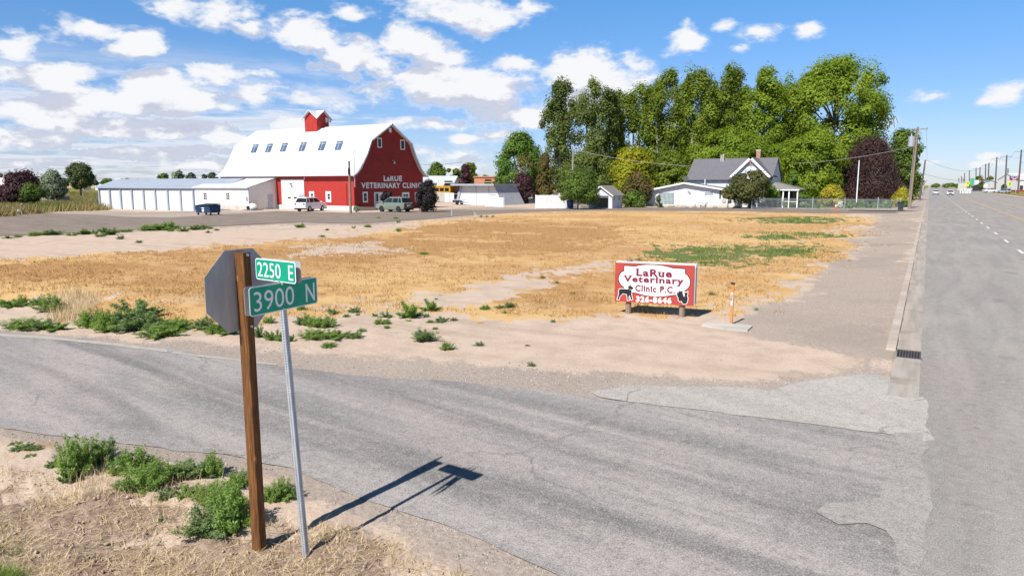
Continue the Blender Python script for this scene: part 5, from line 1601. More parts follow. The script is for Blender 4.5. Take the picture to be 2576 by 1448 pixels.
wire('wire from the barn mast to the bracket on the roof eave', mast_top, brk, .5, .02)
wire('wire crossing the barn gable from the mast', mast_top, (CX + 1.5, CY + 24, 7.2), 1.0, .02)
hb = hy(*Z(4, 840, 385), MY0)
M['wirepale'] = nmat('pale_cable', (.45, .44, .42))
gp0 = at_depth(*Z(3, 1690, 30), 118)
bpl = G(*Z(3, 1682, 655))
gl = at_depth(*Z(3, 1676, 300), 132); gt2 = at_depth(*Z(3, 1692, 30), 132)
pole('utility_pole', 'pale weathered pole among the trees left of the garage', (gl.x, gl.y), tuple(gt2), .17, .13, 'greyplank')
wire('pale cable from the tree-line pole to the farmhouse roof', gt2, (hb[0], MY0, hb[1]), .5, .025, 'wirepale')
wire('pale cable from the transformer pole past the purple tree', (b2[0], b2[1], ztop(*Z(5, 1430, 455), b2) + .3), at_depth(*Z(5, 100, 640), 135), .5, .03, 'wirepale')
for k, (dx, dz) in enumerate(((-1.1, .1), (1.1, .1))):
    wire('thin wire leaving the transformer pole crossarm along the highway', (t2[0] + dx, t2[1] - .1, t2[2] - .1), (t3.x + dx * .4, t3.y, t3.z + .2), 1.0, .014)
for k in range(0, 6):
    for s_ in (-2, 2):
        wire('thin wire between the power poles on the right of the highway', rt[k] + Vector((s_, 0, -.7)), rt[k + 1] + Vector((s_, 0, -.7)), 1.6, .03)
wire('thin wire crossing the highway from the leaning pole', t3, rt[4], 3.5, .03)
wire('lower thin wire crossing the highway from the leaning pole', t3 - Vector((0, 0, 3)), rt[3] - Vector((0, 0, 4)), 3.5, .03)
wire('thin wire near the far right picture edge', rt[0] + Vector((0, 0, -5)), rt[0] + Vector((40, -120, -4)), 4, .03)
# white flag pole
b5 = G(*Z(5, 930, 1172))
fp = thing('flagpole', 'bare white flagpole in front of the purple weeping tree', 'flagpole', (b5[0], b5[1], 0))
MB().tube([(b5[0], b5[1], 0), (b5[0], b5[1], ztop(*Z(5, 963, 602), b5))], [.11, .08], 8).build('pole', M['white_trim'], fp)
MB().tube([(b5[0], b5[1], ztop(*Z(5, 963, 602), b5)), (b5[0], b5[1], ztop(*Z(5, 963, 594), b5))], [.07, .12], 8).build('finial', M['chrome'], fp)
MB().box(b5[0] - .25, b5[0] + .25, b5[1] - .25, b5[1] + .25, 0, .1).build('base', M['concrete'], fp)

# ------------------------------------------------------------------ iron fence of the farmhouse garden
def iron_fence(a, b_, label):
    r = thing('iron_fence', label, 'fence', (a[0], a[1], 0)); a = Vector(a); b_ = Vector(b_); d = b_ - a; n = int(d.length / .16)
    m_ = MB()
    for i in range(n + 1):
        q = a + d * i / n; m_.box(q.x - .016, q.x + .016, q.y - .016, q.y + .016, .05, 1.62)
    m_.build('pickets', M['picket'], r)
    m_ = MB()
    for z in (.2, 1.4):
        m_.tube([(a.x, a.y, z), (b_.x, b_.y, z)], .03, 4)
    m_.build('rails', M['picket'], r)
    k = max(1, int(d.length / 4))
    for i in range(k + 1):
        q = a + d * i / k; MB().box(q.x - .05, q.x + .05, q.y - .05, q.y + .05, 0, 1.8).build('post', M['picket'], r)


M['picket'] = nmat('grey_iron_pickets', (.30, .33, .36), (.22, .25, .27), 4, .5)
iron_fence(G(*Z(4, 1755, 1022)), G(*Z(5, 1200, 1240)), 'low grey iron picket fence along the farmhouse garden')
iron_fence(G(*Z(5, 1205, 1241)), G(*Z(5, 1490, 1246)), 'short iron picket fence between the gate post and the green bin')

# ------------------------------------------------------------------ right side of the highway
simple_house('white low building with gable at the right picture edge', (2556, 480), (2640, 480), 452, 436, 350, 'white', 'white_roof', dd=14, openings=((.1, .2, 1, 3.2, 'iron', 'window'), (.35, .45, 1, 3.2, 'iron', 'window')))
simple_house('white roadside building behind the near yellow sign', (2513, 481), (2556, 481), 459, 453, 390, 'white', 'white_roof', dd=14, openings=((.3, .6, 1.2, 3.2, 'skyglass2', 'window'), (.8, 1.0, .2, 4, 'grey_door', 'door')))
simple_house('dark open-fronted building beneath the teal roof', (2486, 481), (2512, 481), 468, 462, 400, 'iron', 'white_roof', dd=14)
simple_house('teal roofed building behind the power poles', (2500, 474), (2530, 474), 460, 453, 470, 'cream', 'teal', dd=20)
simple_house('long white canopy of the roadside station', (2458, 474), (2505, 474), 458, 458, 460, 'cream', 'white_roof', dd=20, openings=((.0, .9, 0, 3.2, 'grey_door', 'shopfront'),))
simple_house('orange-brown board enclosure at the right picture edge', (2561, 486), (2640, 486), 479.5, 479.5, 335, 'rust', 'rust', dd=6, cat='fence', name='board_enclosure')


def board(label, px0, px1, py0, py1, depth, mat, name='billboard', legs=True, cat='sign', group=None, th=.3):
    a = at_depth(px0, py0, depth); b_ = at_depth(px1, py1, depth)
    c = ((a.x + b_.x) / 2, (a.y + b_.y) / 2)
    r = thing(name, label, cat, (c[0], c[1], 0), group)
    d = Vector((b_.x - a.x, b_.y - a.y)).normalized(); p = Vector((-d.y, d.x)) * th / 2
    A_ = Vector((a.x, a.y)); B_ = Vector((b_.x, b_.y))
    MB().hull8([(*(A_ - p), b_.z), (*(B_ - p), b_.z), (*(B_ + p), b_.z), (*(A_ + p), b_.z)], [(*(A_ - p), a.z), (*(B_ - p), a.z), (*(B_ + p), a.z), (*(A_ + p), a.z)]).build('panel', M[mat], r)
    if legs:
        for q in (A_.lerp(B_, .2), A_.lerp(B_, .8)):
            MB().tube([(q.x, q.y, 0), (q.x, q.y, b_.z)], .15, 6).build('post', M['grey_trim'], r)
    return r, A_, B_, a.z, b_.z, p, d


r, A_, B_, zt_, zb_, p_, d_ = board('tall red and blue billboard over the white roofs at far right', *[Z(9, 1352, 0)[0], Z(9, 1588, 0)[0], Z(9, 0, 850)[1], Z(9, 0, 908)[1]], 330, 'dkred')
q = A_ - p_ * 1.1; q2 = B_ - p_ * 1.1
zz1 = at_depth(2550, Z(9, 0, 795)[1], 330).z; zz2 = at_depth(2550, Z(9, 0, 762)[1], 330).z
MB().hull8([(*(A_ - p_), zt_ + .003), (*(B_ - p_), zt_ + .003), (*(B_ + p_), zt_ + .003), (*(A_ + p_), zt_ + .003)], [(*(A_ - p_), zz1), (*(B_ - p_), zz1), (*(B_ + p_), zz1), (*(A_ + p_), zz1)]).build('upper_panel', M['navy'], r)
MB().tube([(A_.x, A_.y, zz1), (A_.x, A_.y, zz2), (B_.x, B_.y, zz2), (B_.x, B_.y, zz1)], .12, 5).build('top_frame', M['grey_trim'], r)
m_ = MB()
for u0, u1, v0, v1 in ((.08, .45, 1.15, 1.45), (.55, .92, 1.15, 1.45), (.28, .72, .35, .62)):
    a = A_.lerp(B_, u0) - p_ * 1.2; b_ = A_.lerp(B_, u1) - p_ * 1.2; h = zt_ - zb_
    m_.hull8([(*a, zb_ + h * v0), (*b_, zb_ + h * v0), (*(b_ + p_ * .1), zb_ + h * v0), (*(a + p_ * .1), zb_ + h * v0)], [(*a, zb_ + h * v1), (*b_, zb_ + h * v1), (*(b_ + p_ * .1), zb_ + h * v1), (*(a + p_ * .1), zb_ + h * v1)])
m_.build('lettering_band', M['sign_white'], r)
board('green sign panel left of the white canopy', Z(9, 290, 0)[0], Z(9, 375, 0)[0], Z(9, 0, 858)[1], Z(9, 0, 1045)[1], 420, 'green_panel')
board('white sign panel beside the green one', Z(9, 380, 0)[0], Z(9, 508, 0)[0], Z(9, 0, 905)[1], Z(9, 0, 1010)[1], 425, 'white')
board('pale grey box sign beyond the bollards', Z(9, 645, 0)[0], Z(9, 735, 0)[0], Z(9, 0, 1012)[1], Z(9, 0, 1110)[1], 330, 'white')
board('dark red fascia sign behind the power poles', Z(9, 545, 0)[0], Z(9, 655, 0)[0], Z(9, 0, 880)[1], Z(9, 0, 915)[1], 440, 'dkred')
board('white and red shop sign beyond the leaning pole', *[Z(6, 285, 0)[0], Z(6, 390, 0)[0], Z(6, 0, 595)[1], Z(6, 0, 660)[1]], 320, 'white')
board('white banner high beyond the leaning pole', *[Z(6, 310, 0)[0], Z(6, 385, 0)[0], Z(6, 0, 555)[1], Z(6, 0, 590)[1]], 330, 'white')


def cross_sign(label, cx, cy, r_, depth, stop=False, plate=True):
    c = at_depth(cx, cy, depth); R_ = r_ / F * depth
    r = thing('school_crossing_sign', label, 'road sign', (c.x, c.y, 0), 'yellow pentagon signs')
    px_ = [(-R_, -R_), (R_, -R_), (R_, R_ * .25), (0, R_ * 1.1), (-R_, R_ * .25)]
    ca, sa = math.cos(PS), math.sin(PS)
    m_ = MB().prism(px_, 'y', -.02, .02); m_.v = [(c.x + x * ca - y * sa, c.y + x * sa + y * ca, c.z + z) for x, y, z in m_.v]
    pn = m_.build('panel', M['fluor'], r)
    m_ = MB()
    for q in (-.3, .28):
        m_.tube([(q * R_, -.05, .35 * R_), (q * R_, -.05, .5 * R_)], R_ * .12, 8); m_.tube([(q * R_, -.05, -.1 * R_), (q * R_, -.05, .32 * R_)], R_ * .14, 6)
        m_.tube([(q * R_, -.05, -.1 * R_), ((q - .15) * R_, -.05, -.6 * R_)], R_ * .07, 5); m_.tube([(q * R_, -.05, -.1 * R_), ((q + .15) * R_, -.05, -.6 * R_)], R_ * .07, 5)
    m_.v = [(c.x + x * ca - y * sa, c.y + x * sa + y * ca, c.z + z) for x, y, z in m_.v]
    m_.build('pictogram', M['black'], pn)
    if plate:
        m_ = MB().box(-R_ * .9, R_ * .9, -.02, .02, -R_ * 2.0, -R_ * 1.08); m_.v = [(c.x + x * ca - y * sa, c.y + x * sa + y * ca, c.z + z) for x, y, z in m_.v]; m_.build('plate', M['fluor'], r)
    MB().tube([(c.x, c.y + .06, 0), (c.x, c.y + .06, c.z)], .05, 6).build('post', M['galv'], r)
    return r


cross_sign('yellow pentagon crossing sign above the white bollards', 2434.5, Z(9, 0, 985)[1], 4.2, 300)
cross_sign('larger yellow pentagon crossing sign before the white building', Z(9, 1355, 0)[0], Z(9, 0, 1005)[1], 4.9, 300, plate=False)
cross_sign('small yellow pentagon sign beyond the leaning pole', *Z(6, 352, 705), 3.2, 300, plate=False)
for i, zx in enumerate((5, 62, 105, 145, 185, 215, 255, 285)):
    q = at_depth(Z(9, zx, 0)[0], Z(9, 0, 1240)[1], 300); q.z = 0
    o = MB().tube([(q.x, q.y, 0), (q.x, q.y, 1.6)], [.16, .14], 8).build('bollard', M['white_trim'], None, (q.x, q.y, 0))
    tag(o, 'white bollard in the row below the yellow crossing sign', 'bollard', 'white bollards in the highway median')
# right-hand verge kerb
k = MB().box(21.5, 21.75, 30, 900, -.02, .12).build('far_kerb', M['kerb']); tag(k, kind='structure')

# ------------------------------------------------------------------ stop sign on its timber post (seen from behind)
def gz(x, y):
    return float(gh(np.array([x]), np.array([y]))[0])


pb = Vector(G(653, 1382)).to_3d(); pb.z = gz(pb.x, pb.y) - .02
rot = math.radians(61)
e1 = Vector((*cw(math.cos(rot), math.sin(rot)), 0)); e2 = Vector((*cw(-math.sin(rot), math.cos(rot)), 0)); ez = Vector((0, 0, 1))
ss = thing('stop_sign', 'back of a grey octagonal stop sign bolted to a brown timber post', 'stop sign', tuple(pb))
ptop = ztop(618, 634, (pb.x, pb.y))
def pst(a, b_, z): return pb + e1 * a + e2 * b_ + ez * z
hh_ = ptop - pb.z
wa, wb_ = .043, .058
lean = lambda z: e1 * (-.012 * z / hh_)
m_ = MB()
nseg = 10
for k in range(nseg):
    z0_, z1_ = hh_ * k / nseg - (.25 if k == 0 else 0), hh_ * (k + 1) / nseg
ch = .006
sect = [(-wa + ch, -wb_), (wa - ch, -wb_), (wa, -wb_ + ch), (wa, wb_ - ch), (wa - ch, wb_), (-wa + ch, wb_), (-wa, wb_ - ch), (-wa, -wb_ + ch)]
vs = []
zs = [-.25] + [hh_ * k / nseg for k in range(1, nseg + 1)]
for z in zs:
    for a, b_ in sect:
        vs.append(pst(a, b_, z) + lean(z))
fs = [tuple(range(8))[::-1], tuple(range(len(vs) - 8, len(vs)))]
for i in range(len(zs) - 1):
    for k in range(8):
        fs.append((i * 8 + k, i * 8 + (k + 1) % 8, (i + 1) * 8 + (k + 1) % 8, (i + 1) * 8 + k))
m_.add(vs, fs)
m_.build('post', M['timber'], ss)
OW = .765
oz = ztop(600, 627, (pb.x + e2.x * .07, pb.y + e2.y * .07)) - pb.z - OW / 2 * .98
oc = pst(.0, wb_ + .004, oz)
R8 = OW / 2 / math.cos(math.pi / 8)
def octo(r, o0, o1, rr=0):
    pts = [(r * math.cos(math.pi / 8 + k * math.pi / 4), r * math.sin(math.pi / 8 + k * math.pi / 4)) for k in range(8)]
    A_ = [oc + e1 * x + ez * y * .98 + e2 * o0 for x, y in pts]; B_ = [oc + e1 * x + ez * y * .98 + e2 * o1 for x, y in pts]
    return MB().add(A_ + B_, [tuple(range(8)), tuple(range(8, 16))[::-1]] + [(i, (i + 1) % 8, (i + 1) % 8 + 8, i + 8) for i in range(8)])
pl_ = octo(R8, 0, .003).build('panel', M['alum'], ss)
octo(R8 * .995, .0035, .0045).build('border', M['sign_white'], pl_)
octo(R8 * .94, .005, .006).build('red_face', M['vet_red'], pl_)
for z in (oz + .33, oz - .33):
    c = pst(.005, -wb_, z) + lean(z)
    m_ = MB(); m_.tube([c, c - e2 * .012], [.014, .012], 8); m_.tube([c - e2 * .012, c - e2 * .02], .006, 6); m_.build('bolt', M['chrome'], ss)

# ------------------------------------------------------------------ street-name signs on a perforated steel post
q0 = Vector(G(770, 1399)).to_3d(); q0.z = gz(q0.x, q0.y)
dep0 = -q0.x * math.sin(PS) + q0.y * math.cos(PS)
qt = at_depth(706, 712, dep0 - .02); qt2 = q0 + (qt - q0) * 1.08
sn = thing('street_sign', 'two green street-name signs crossed on a perforated steel post', 'street sign', tuple(q0))
mt, tt, bb = base_mat('perforated_steel')
oc_ = tt.new('ShaderNodeTexCoord').outputs['Object']
s3 = tt.new('ShaderNodeSeparateXYZ'); tt.l.new(oc_, s3.inputs[0])
mn = tt.math('MINIMUM', tt.math('ABSOLUTE', s3.outputs[0]), tt.math('ABSOLUTE', s3.outputs[1]))
fz = tt.math('MULTIPLY', tt.math('SUBTRACT', tt.math('FRACT', tt.math('DIVIDE', s3.outputs[2], .0254)), .5), .0254)
dd = tt.math('SQRT', tt.math('ADD', tt.math('POWER', fz, 2.0), tt.math('POWER', mn, 2.0)))
nz = tt.noise(tt.vm('MULTIPLY', oc_, (30, 30, 8)), 1.0, 4)
cc = tt.mix(tt.ramp(nz, .35, .65), (.50, .54, .58), (.38, .42, .47))
cc = tt.mix(tt.ramp(dd, .0062, .0048), cc, (.01, .012, .015))
tt.l.new(cc, bb.inputs['Base Color']); bb.inputs['Metallic'].default_value = .4; bb.inputs['Roughness'].default_value = .45
ax_ = (qt2 - q0).normalized()
Lp = (qt2 - q0).length
m_ = MB().box(-.024, .024, -.024, .024, -.2, Lp)
po = m_.build('post', mt, None)
po.parent = sn
yawp = PS + math.radians(-28)
po.rotation_euler = (Matrix.Identity(3).to_quaternion() @ Vector((0, 0, 1)).rotation_difference(ax_) @ Euler((0, 0, yawp)).to_quaternion()).to_euler()
bv = po.modifiers.new('b', 'BEVEL'); bv.width = .004; bv.segments = 2


def rrect(w, h, r, n=5):
    P = []
    for cx, cy, a0 in ((w - r, h - r, 0), (r, h - r, 90), (r, r, 180), (w - r, r, 270)):
        for k in range(n + 1):
            a = math.radians(a0 + 90 * k / n); P.append((cx + r * math.cos(a), cy + r * math.sin(a)))
    return P


def blade(pTL, dL, pTR, dR, h, texts, name, gap=.055):
    A_ = at_depth(*pTL, dL); B_ = at_depth(*pTR, dR)
    zt = (A_.z + B_.z) / 2; u = Vector((B_.x - A_.x, B_.y - A_.y, 0)); w = u.length; u.normalize()
    n = Vector((u.y, -u.x, 0))
    if n.dot(Vector((0, 0, HC)) - A_) < 0: n = -n
    o = Vector((A_.x, A_.y, zt - h))
    def put(s, z, d): return o + u * s + ez * z + n * d
    def plate(poly, d0, d1, nm_, mt_, par, inset=0):
        k = len(poly)
        return MB().add([put(x, y, d0) for x, y in poly] + [put(x, y, d1) for x, y in poly], [tuple(range(k)), tuple(range(k, 2 * k))[::-1]] + [(i, (i + 1) % k, (i + 1) % k + k, i + k) for i in range(k)]).build(nm_, M[mt_], par)
    fr_ = plate(rrect(w, h, .028), -.003, 0, name, 'sign_white', sn)
    inn = [(x + .009, y + .009) for x, y in rrect(w - .018, h - .018, .02)]
    plate(inn, .0004, .0016, 'green_face', 'green_sign', fr_)
    bk = plate([(x + .0, y + .0) for x, y in rrect(w, h, .028)], -gap - .003, -gap, 'back_plate', 'alum', sn)
    for s_, u0, u1, v0, v1, bold in texts:
        lettering(s_, (w * u0, w * u1, h * v0, h * v1), put, 'lettering', 'sign_white', fr_, bold, depth=.0026)
    for (u_, v_) in ((.46, .93), (.46, .07)):
        c = put(w * u_, h * v_, .001); m_ = MB().tube([c, c + n * .009], [.008, .006], 8); m_.build('bolt', M['galv'], fr_)
    m_ = MB(); c0_ = put(w * .43, h * .2, -gap); m_.add([put(w * a, h * b_, c) for c in (-gap + .001, -.004) for a, b_ in ((.40, .1), (.50, .1), (.50, .9), (.40, .9))], [(0, 1, 2, 3), (4, 7, 6, 5), (0, 4, 5, 1), (1, 5, 6, 2), (2, 6, 7, 3), (3, 7, 4, 0)])
    m_.build('bracket', M['galv'], sn)


blade((625.6, 723.6), 5.80, (796.6, 695.5), 6.52, .247, (('3900', .055, .63, .14, .82, .0), ('N', .81, .955, .13, .80, .012)), 'street_name_blade')
blade((641.8, 648), 6.40, (742.5, 659.5), 6.06, .192, (('2250', .055, .64, .15, .83, .0), ('E', .83, .94, .14, .82, .0)), 'street_name_blade')

# ------------------------------------------------------------------ painted clinic sign
A2 = Vector(G(*Z(8, 420, 888))); B2 = Vector(G(*Z(8, 1215, 942)))
ud = (B2 - A2).normalized(); un = Vector((ud.y, -ud.x)); ud3 = ud.to_3d(); un3 = un.to_3d()
FRT = .13
PO = (A2 + un * FRT).to_3d()


def hp(px, py):
    d = ray(px, py); o = Vector((0, 0, HC)); t_ = (PO - o).dot(un3) / d.dot(un3); p = o + d * t_
    return ((p - PO).dot(ud3), p.z)


def pv(s, z, o): return PO + ud3 * s + un3 * o + ez * z


c4 = [hp(*Z(8, *p)) for p in ((232, 132), (1408, 182), (1388, 785), (213, 705))]
s0 = (c4[0][0] + c4[3][0]) / 2; s1 = (c4[1][0] + c4[2][0]) / 2; z1 = (c4[0][1] + c4[1][1]) / 2; z0 = (c4[2][1] + c4[3][1]) / 2
vs_ = thing('clinic_sign', 'red and white veterinary clinic sign board on two round wooden posts', 'sign', (A2.x, A2.y, 0))


def flat(poly, o0, o1, name, mat, par):
    k = len(poly)
    return MB().add([pv(x, y, o0) for x, y in poly] + [pv(x, y, o1) for x, y in poly], [tuple(range(k)), tuple(range(k, 2 * k))[::-1]] + [(i, (i + 1) % k, (i + 1) % k + k, i + k) for i in range(k)]).build(name, M[mat], par)


board_ = flat([(s0, z0), (s1, z0), (s1, z1), (s0, z1)], -.02, 0, 'board', 'vet_red', vs_)
flat([(s0 + .03, z0 + .02), (s1 + .035, z0 + .02), (s1 + .035, z1 + .025), (s0 + .03, z1 + .025)], -.26, -.23, 'back_board', 'white', vs_)
flat([(s0 + .02, z1 - .06), (s1 + .03, z1 - .06), (s1 + .03, z1 + .022), (s0 + .02, z1 + .022)], -.228, -.0205, 'top_cap', 'white_trim', vs_)
flat([(s1 - .03, z0 + .02), (s1 + .03, z0 + .02), (s1 + .03, z1 - .062), (s1 - .03, z1 - .062)], -.228, -.0205, 'side_batten', 'grey_trim', vs_)
for q, top in ((A2, .10), (B2, .0)):
    c = Vector((q.x, q.y, 0)) + un3 * .0
    MB().tube([(c.x, c.y, -.1), (c.x, c.y, z1 + top)], [.082, .075], 12).build('post', M['wood_pole'], vs_)
    m_ = None
cart = [(365, 186), (440, 190), (520, 197), (570, 185), (640, 175), (700, 171), (760, 171), (830, 174), (900, 181), (965, 191), (1020, 205), (1085, 224), (1170, 229), (1262, 235), (1262, 300), (1300, 335), (1325, 375), (1336, 415), (1332, 460),
        (1315, 500), (1285, 530), (1245, 552), (1244, 612), (1140, 611), (1080, 614), (1000, 628), (930, 635), (860, 637), (790, 634), (720, 627), (650, 615), (590, 598), (540, 583), (480, 572), (370, 565), (362, 502), (318, 465), (292, 425), (279, 385), (284, 345), (305, 300), (332, 275), (362, 262)]
cp = [hp(*Z(8, *p)) for p in cart]
cxm_ = sum(p[0] for p in cp) / len(cp); czm_ = sum(p[1] for p in cp) / len(cp)


def offset(poly, d):
    n = len(poly); area = sum(poly[i][0] * poly[(i + 1) % n][1] - poly[(i + 1) % n][0] * poly[i][1] for i in range(n)); sg = 1 if area > 0 else -1
    O = []
    for i in range(n):
        a = Vector(poly[i - 1]); b_ = Vector(poly[i]); c = Vector(poly[(i + 1) % n])
        n1_ = Vector(((b_ - a).y, -(b_ - a).x)).normalized(); n2_ = Vector(((c - b_).y, -(c - b_).x)).normalized()
        m__ = (n1_ + n2_); m__ = m__.normalized() / max(.5, math.sqrt(max(.05, (1 + n1_.dot(n2_)) / 2))) if m__.length > .1 else n1_
        O.append(tuple(b_ + m__ * d * sg))
    return O


flat(offset(cp, .020), .0005, .002, 'cartouche_outline', 'black', board_)
flat(cp, .0022, .0036, 'cartouche', 'sign_white', board_)
for s_, pa, pb_, hgt_, bold, mt_ in (('LaRue', (528, 282), (1072, 300), 112, .044, 'vet_maroon'), ('Veterinary', (340, 382), (1256, 430), 126, .044, 'vet_maroon'), ('Clinic P.C.', (522, 512), (1116, 545), 100, .042, 'vet_maroon'), ('326-8646', (534, 675), (1064, 700), 90, .045, 'sign_white')):
    a = hp(*Z(8, *pa)); b_ = hp(*Z(8, *pb_)); zc_ = (a[1] + b_[1]) / 2; h = hgt_ / 573 * (z1 - z0)
    ex_ = .0
    lettering(s_, (a[0], b_[0], zc_ - h / 2, zc_ + h / 2), pv, 'lettering', mt_, board_, bold, True, depth=.006)
dog = [(415, 478), (430, 492), (446, 452), (460, 482), (480, 495), (496, 512), (490, 530), (466, 540), (472, 575), (466, 600), (475, 640), (482, 680), (460, 686), (448, 640), (440, 615), (425, 650), (432, 692), (410, 696), (404, 640), (398, 605), (340, 592), (312, 620), (290, 648), (284, 684), (256, 682), (268, 640), (282, 600), (278, 560), (288, 528), (360, 526), (404, 530), (428, 522), (418, 505)]
cats = [(1145, 562), (1156, 582), (1166, 578), (1174, 545), (1190, 562), (1210, 558), (1226, 543), (1228, 590), (1246, 640), (1258, 640), (1254, 568), (1270, 582), (1288, 578), (1304, 566), (1302, 600), (1292, 628), (1306, 660), (1302, 700), (1286, 742), (1250, 750), (1226, 740), (1214, 706), (1182, 712), (1164, 690), (1168, 660), (1150, 640), (1144, 600)]
for nm_, pg in (('dog_silhouette', dog), ('cats_silhouette', cats)):
    P = [hp(*Z(8, *p)) for p in pg]
    o = flat(offset(P, .014), .0042, .0052, nm_ + '_outline', 'sign_white', board_)
    flat(P, .0056, .0068, nm_, 'black', board_)
for a_, b_ in (((448, 540), (478, 530)),):
    p = hp(*Z(8, 462, 532)); q = hp(*Z(8, 440, 540))
    MB().tube([pv(q[0], q[1], .008), pv(p[0], p[1], .008)], .006, 4).build('collar', M['sign_white'], board_)
# orange marker post on its pad
a = Vector(G(1838.7, 816.5)); zt_ = ztop(1844.5, 711.8, a)
om = thing('marker_post', 'orange utility marker post with white label beside the clinic sign', 'marker post', (a.x, a.y, 0))
MB().hull8([(a.x - .034, a.y - .03, 0), (a.x + .034, a.y - .03, 0), (a.x + .034, a.y + .03, 0), (a.x - .034, a.y + .03, 0)], [(a.x - .022, a.y - .03, zt_ - .03), (a.x + .040, a.y - .03, zt_ - .03), (a.x + .040, a.y + .03, zt_ - .03), (a.x - .022, a.y + .03, zt_ - .03)]).build('post', M['orange'], om)
MB().box(a.x - .036, a.x + .05, a.y - .036, a.y + .036, zt_ - .03, zt_ + .01).build('cap', M['black'], om)
M['dulllabel'] = nmat('faded_label', (.50, .44, .38), (.62, .56, .5), 20, .7)
lb_ = MB().box(a.x - .024, a.x + .036, a.y - .036, a.y - .0305, zt_ * .46, zt_ * .78).build('label', M['dulllabel'], om)
MB().box(a.x - .005, a.x + .012, a.y - .038, a.y - .0365, zt_ * .58, zt_ * .74).build('stripe', M['black'], lb_)
pad = gpoly([Z(8, 1510, 1078), Z(8, 1600, 1036), Z(8, 1940, 1060), Z(8, 2265, 1095), Z(8, 2190, 1165), Z(8, 1850, 1130)])
tag(MB().prism([(p[0], p[1]) for p in pad], 'z', -.05, .045).build('concrete_pad', M['concrete'], None, (pad[0][0], pad[0][1], 0)), 'pale concrete pad set in the dirt at the marker post', 'concrete pad')
# storm drain grate at the gutter end
sdg = thing('storm_drain', 'iron storm drain grate clogged with straw at the kerb end', 'drain grate', (-.1, 16.6, 0))
MB().box(-.35, .12, 16.21, 17.05, -.2, -.002).build('pit', M['black'], sdg)
m_ = MB(); m_.box(-.36, .13, 16.2, 16.28, -.06, .016); m_.box(-.36, -.33, 16.28, 17.06, -.06, .015); m_.box(.10, .13, 16.28, 17.06, -.06, .015); m_.box(-.33, .10, 17.02, 17.06, -.06, .0145)
M['rustiron'] = nmat('rusty_iron', (.16, .12, .09), (.09, .07, .055), 20, .8)
m_.build('frame', M['rustiron'], sdg)
for k in range(8):
    x_ = -.29 + k * .052; MB().box(x_, x_ + .018, 16.28, 17.02, -.03, .012).build('bar', M['rustiron'], sdg)

# ------------------------------------------------------------------ foliage
def leaf_quads(C, N, size, asp, rs_, fold=True):
    """quads centred on C with normals N (n,3)"""
    n = len(C)
    t_ = rs_.normal(size=(n, 3)); t_ -= N * (t_ * N).sum(1, keepdims=True); t_ /= np.linalg.norm(t_, axis=1, keepdims=True) + 1e-9
    b_ = np.cross(N, t_)
    sz = (size * (.6 + .8 * rs_.random(n)))[:, None]
    a = t_ * sz; b2_ = b_ * sz * asp
    V = np.stack([C - a, C - b2_, C + a, C + b2_], 1).reshape(-1, 3)
    Q = np.arange(4 * n).reshape(n, 4)
    return V, Q


def make_crown(seed, spires, n, leaf, clump, asp=.62, fill=.35, droop=0, nclump=None, flatten=.8, jitter=.3):
    """spires: (x, y, zbottom, ztop, radius, profile) -> V,Q,tint,clump centres"""
    rs_ = np.random.RandomState(seed)
    vol = np.array([s[4] ** 1.6 * (s[3] - s[2]) for s in spires]); pr = vol / vol.sum()
    nc = nclump or max(16, n // 190)
    cc_ = []
    for si, s in enumerate(spires):
        k = max(5, int(nc * pr[si]))
        t_ = rs_.random(k)
        prof_ = s[5]
        if prof_ == 'poplar':
            t_ = t_ ** .85; rad = s[4] * (np.clip(t_, 0, 1) ** .22) * (1 - t_) ** .38 * 1.35
        elif prof_ == 'round':
            rad = s[4] * np.sqrt(np.clip(1 - (2 * t_ - 1) ** 2, 0, 1)) ** .85
        elif prof_ == 'dome':
            t_ = t_ ** .8; rad = s[4] * np.sqrt(np.clip(1 - t_ ** 2.2, 0, 1)) * (.75 + .25 * np.clip(t_ * 4, 0, 1))
        elif prof_ == 'cone':
            rad = s[4] * (1 - t_) ** .85
        elif prof_ == 'vase':
            rad = s[4] * (.35 + .65 * np.clip(t_ * 1.6, 0, 1)) * np.sqrt(np.clip(1 - t_ ** 3, 0, 1))
        a = rs_.random(k) * 2 * np.pi
        r_ = rad * np.sqrt(fill + (1 - fill) * rs_.random(k)) * (1 + jitter * (rs_.random(k) - .5))
        cc_.append(np.stack([s[0] + r_ * np.cos(a), s[1] + r_ * np.sin(a), s[2] + (s[3] - s[2]) * t_], 1))
    cc_ = np.concatenate(cc_); k = len(cc_)
    crad = clump * (.55 + .85 * rs_.random(k)); ctint = rs_.random(k)
    idx = rs_.randint(0, k, n)
    d = rs_.normal(size=(n, 3)); d /= np.linalg.norm(d, axis=1, keepdims=True)
    rr = crad[idx] * rs_.random(n) ** .36 * (1 + .12 * rs_.normal(size=n))
    C = cc_[idx] + d * rr[:, None] * np.array([1, 1, flatten])
    if droop:
        C[:, 2] -= droop * rs_.random(n) ** 2 * crad[idx] * 2
    ctr = np.array([sum(s[0] * p for s, p in zip(spires, pr)), sum(s[1] * p for s, p in zip(spires, pr)), np.mean([s[2] * .6 + s[3] * .4 for s in spires])])
    o = C - ctr; o /= np.linalg.norm(o, axis=1, keepdims=True) + 1e-6
    N = d * 1.25 + o * .5 + np.array([0, 0, .45]) + rs_.normal(size=(n, 3)) * .32
    N /= np.linalg.norm(N, axis=1, keepdims=True)
    V, Q = leaf_quads(C, N, leaf, asp, rs_)
    ti = np.clip(.62 * ctint[idx] + .30 * rs_.random(n) + .08, 0, 1)
    return V, Q, np.repeat(ti, 4), cc_


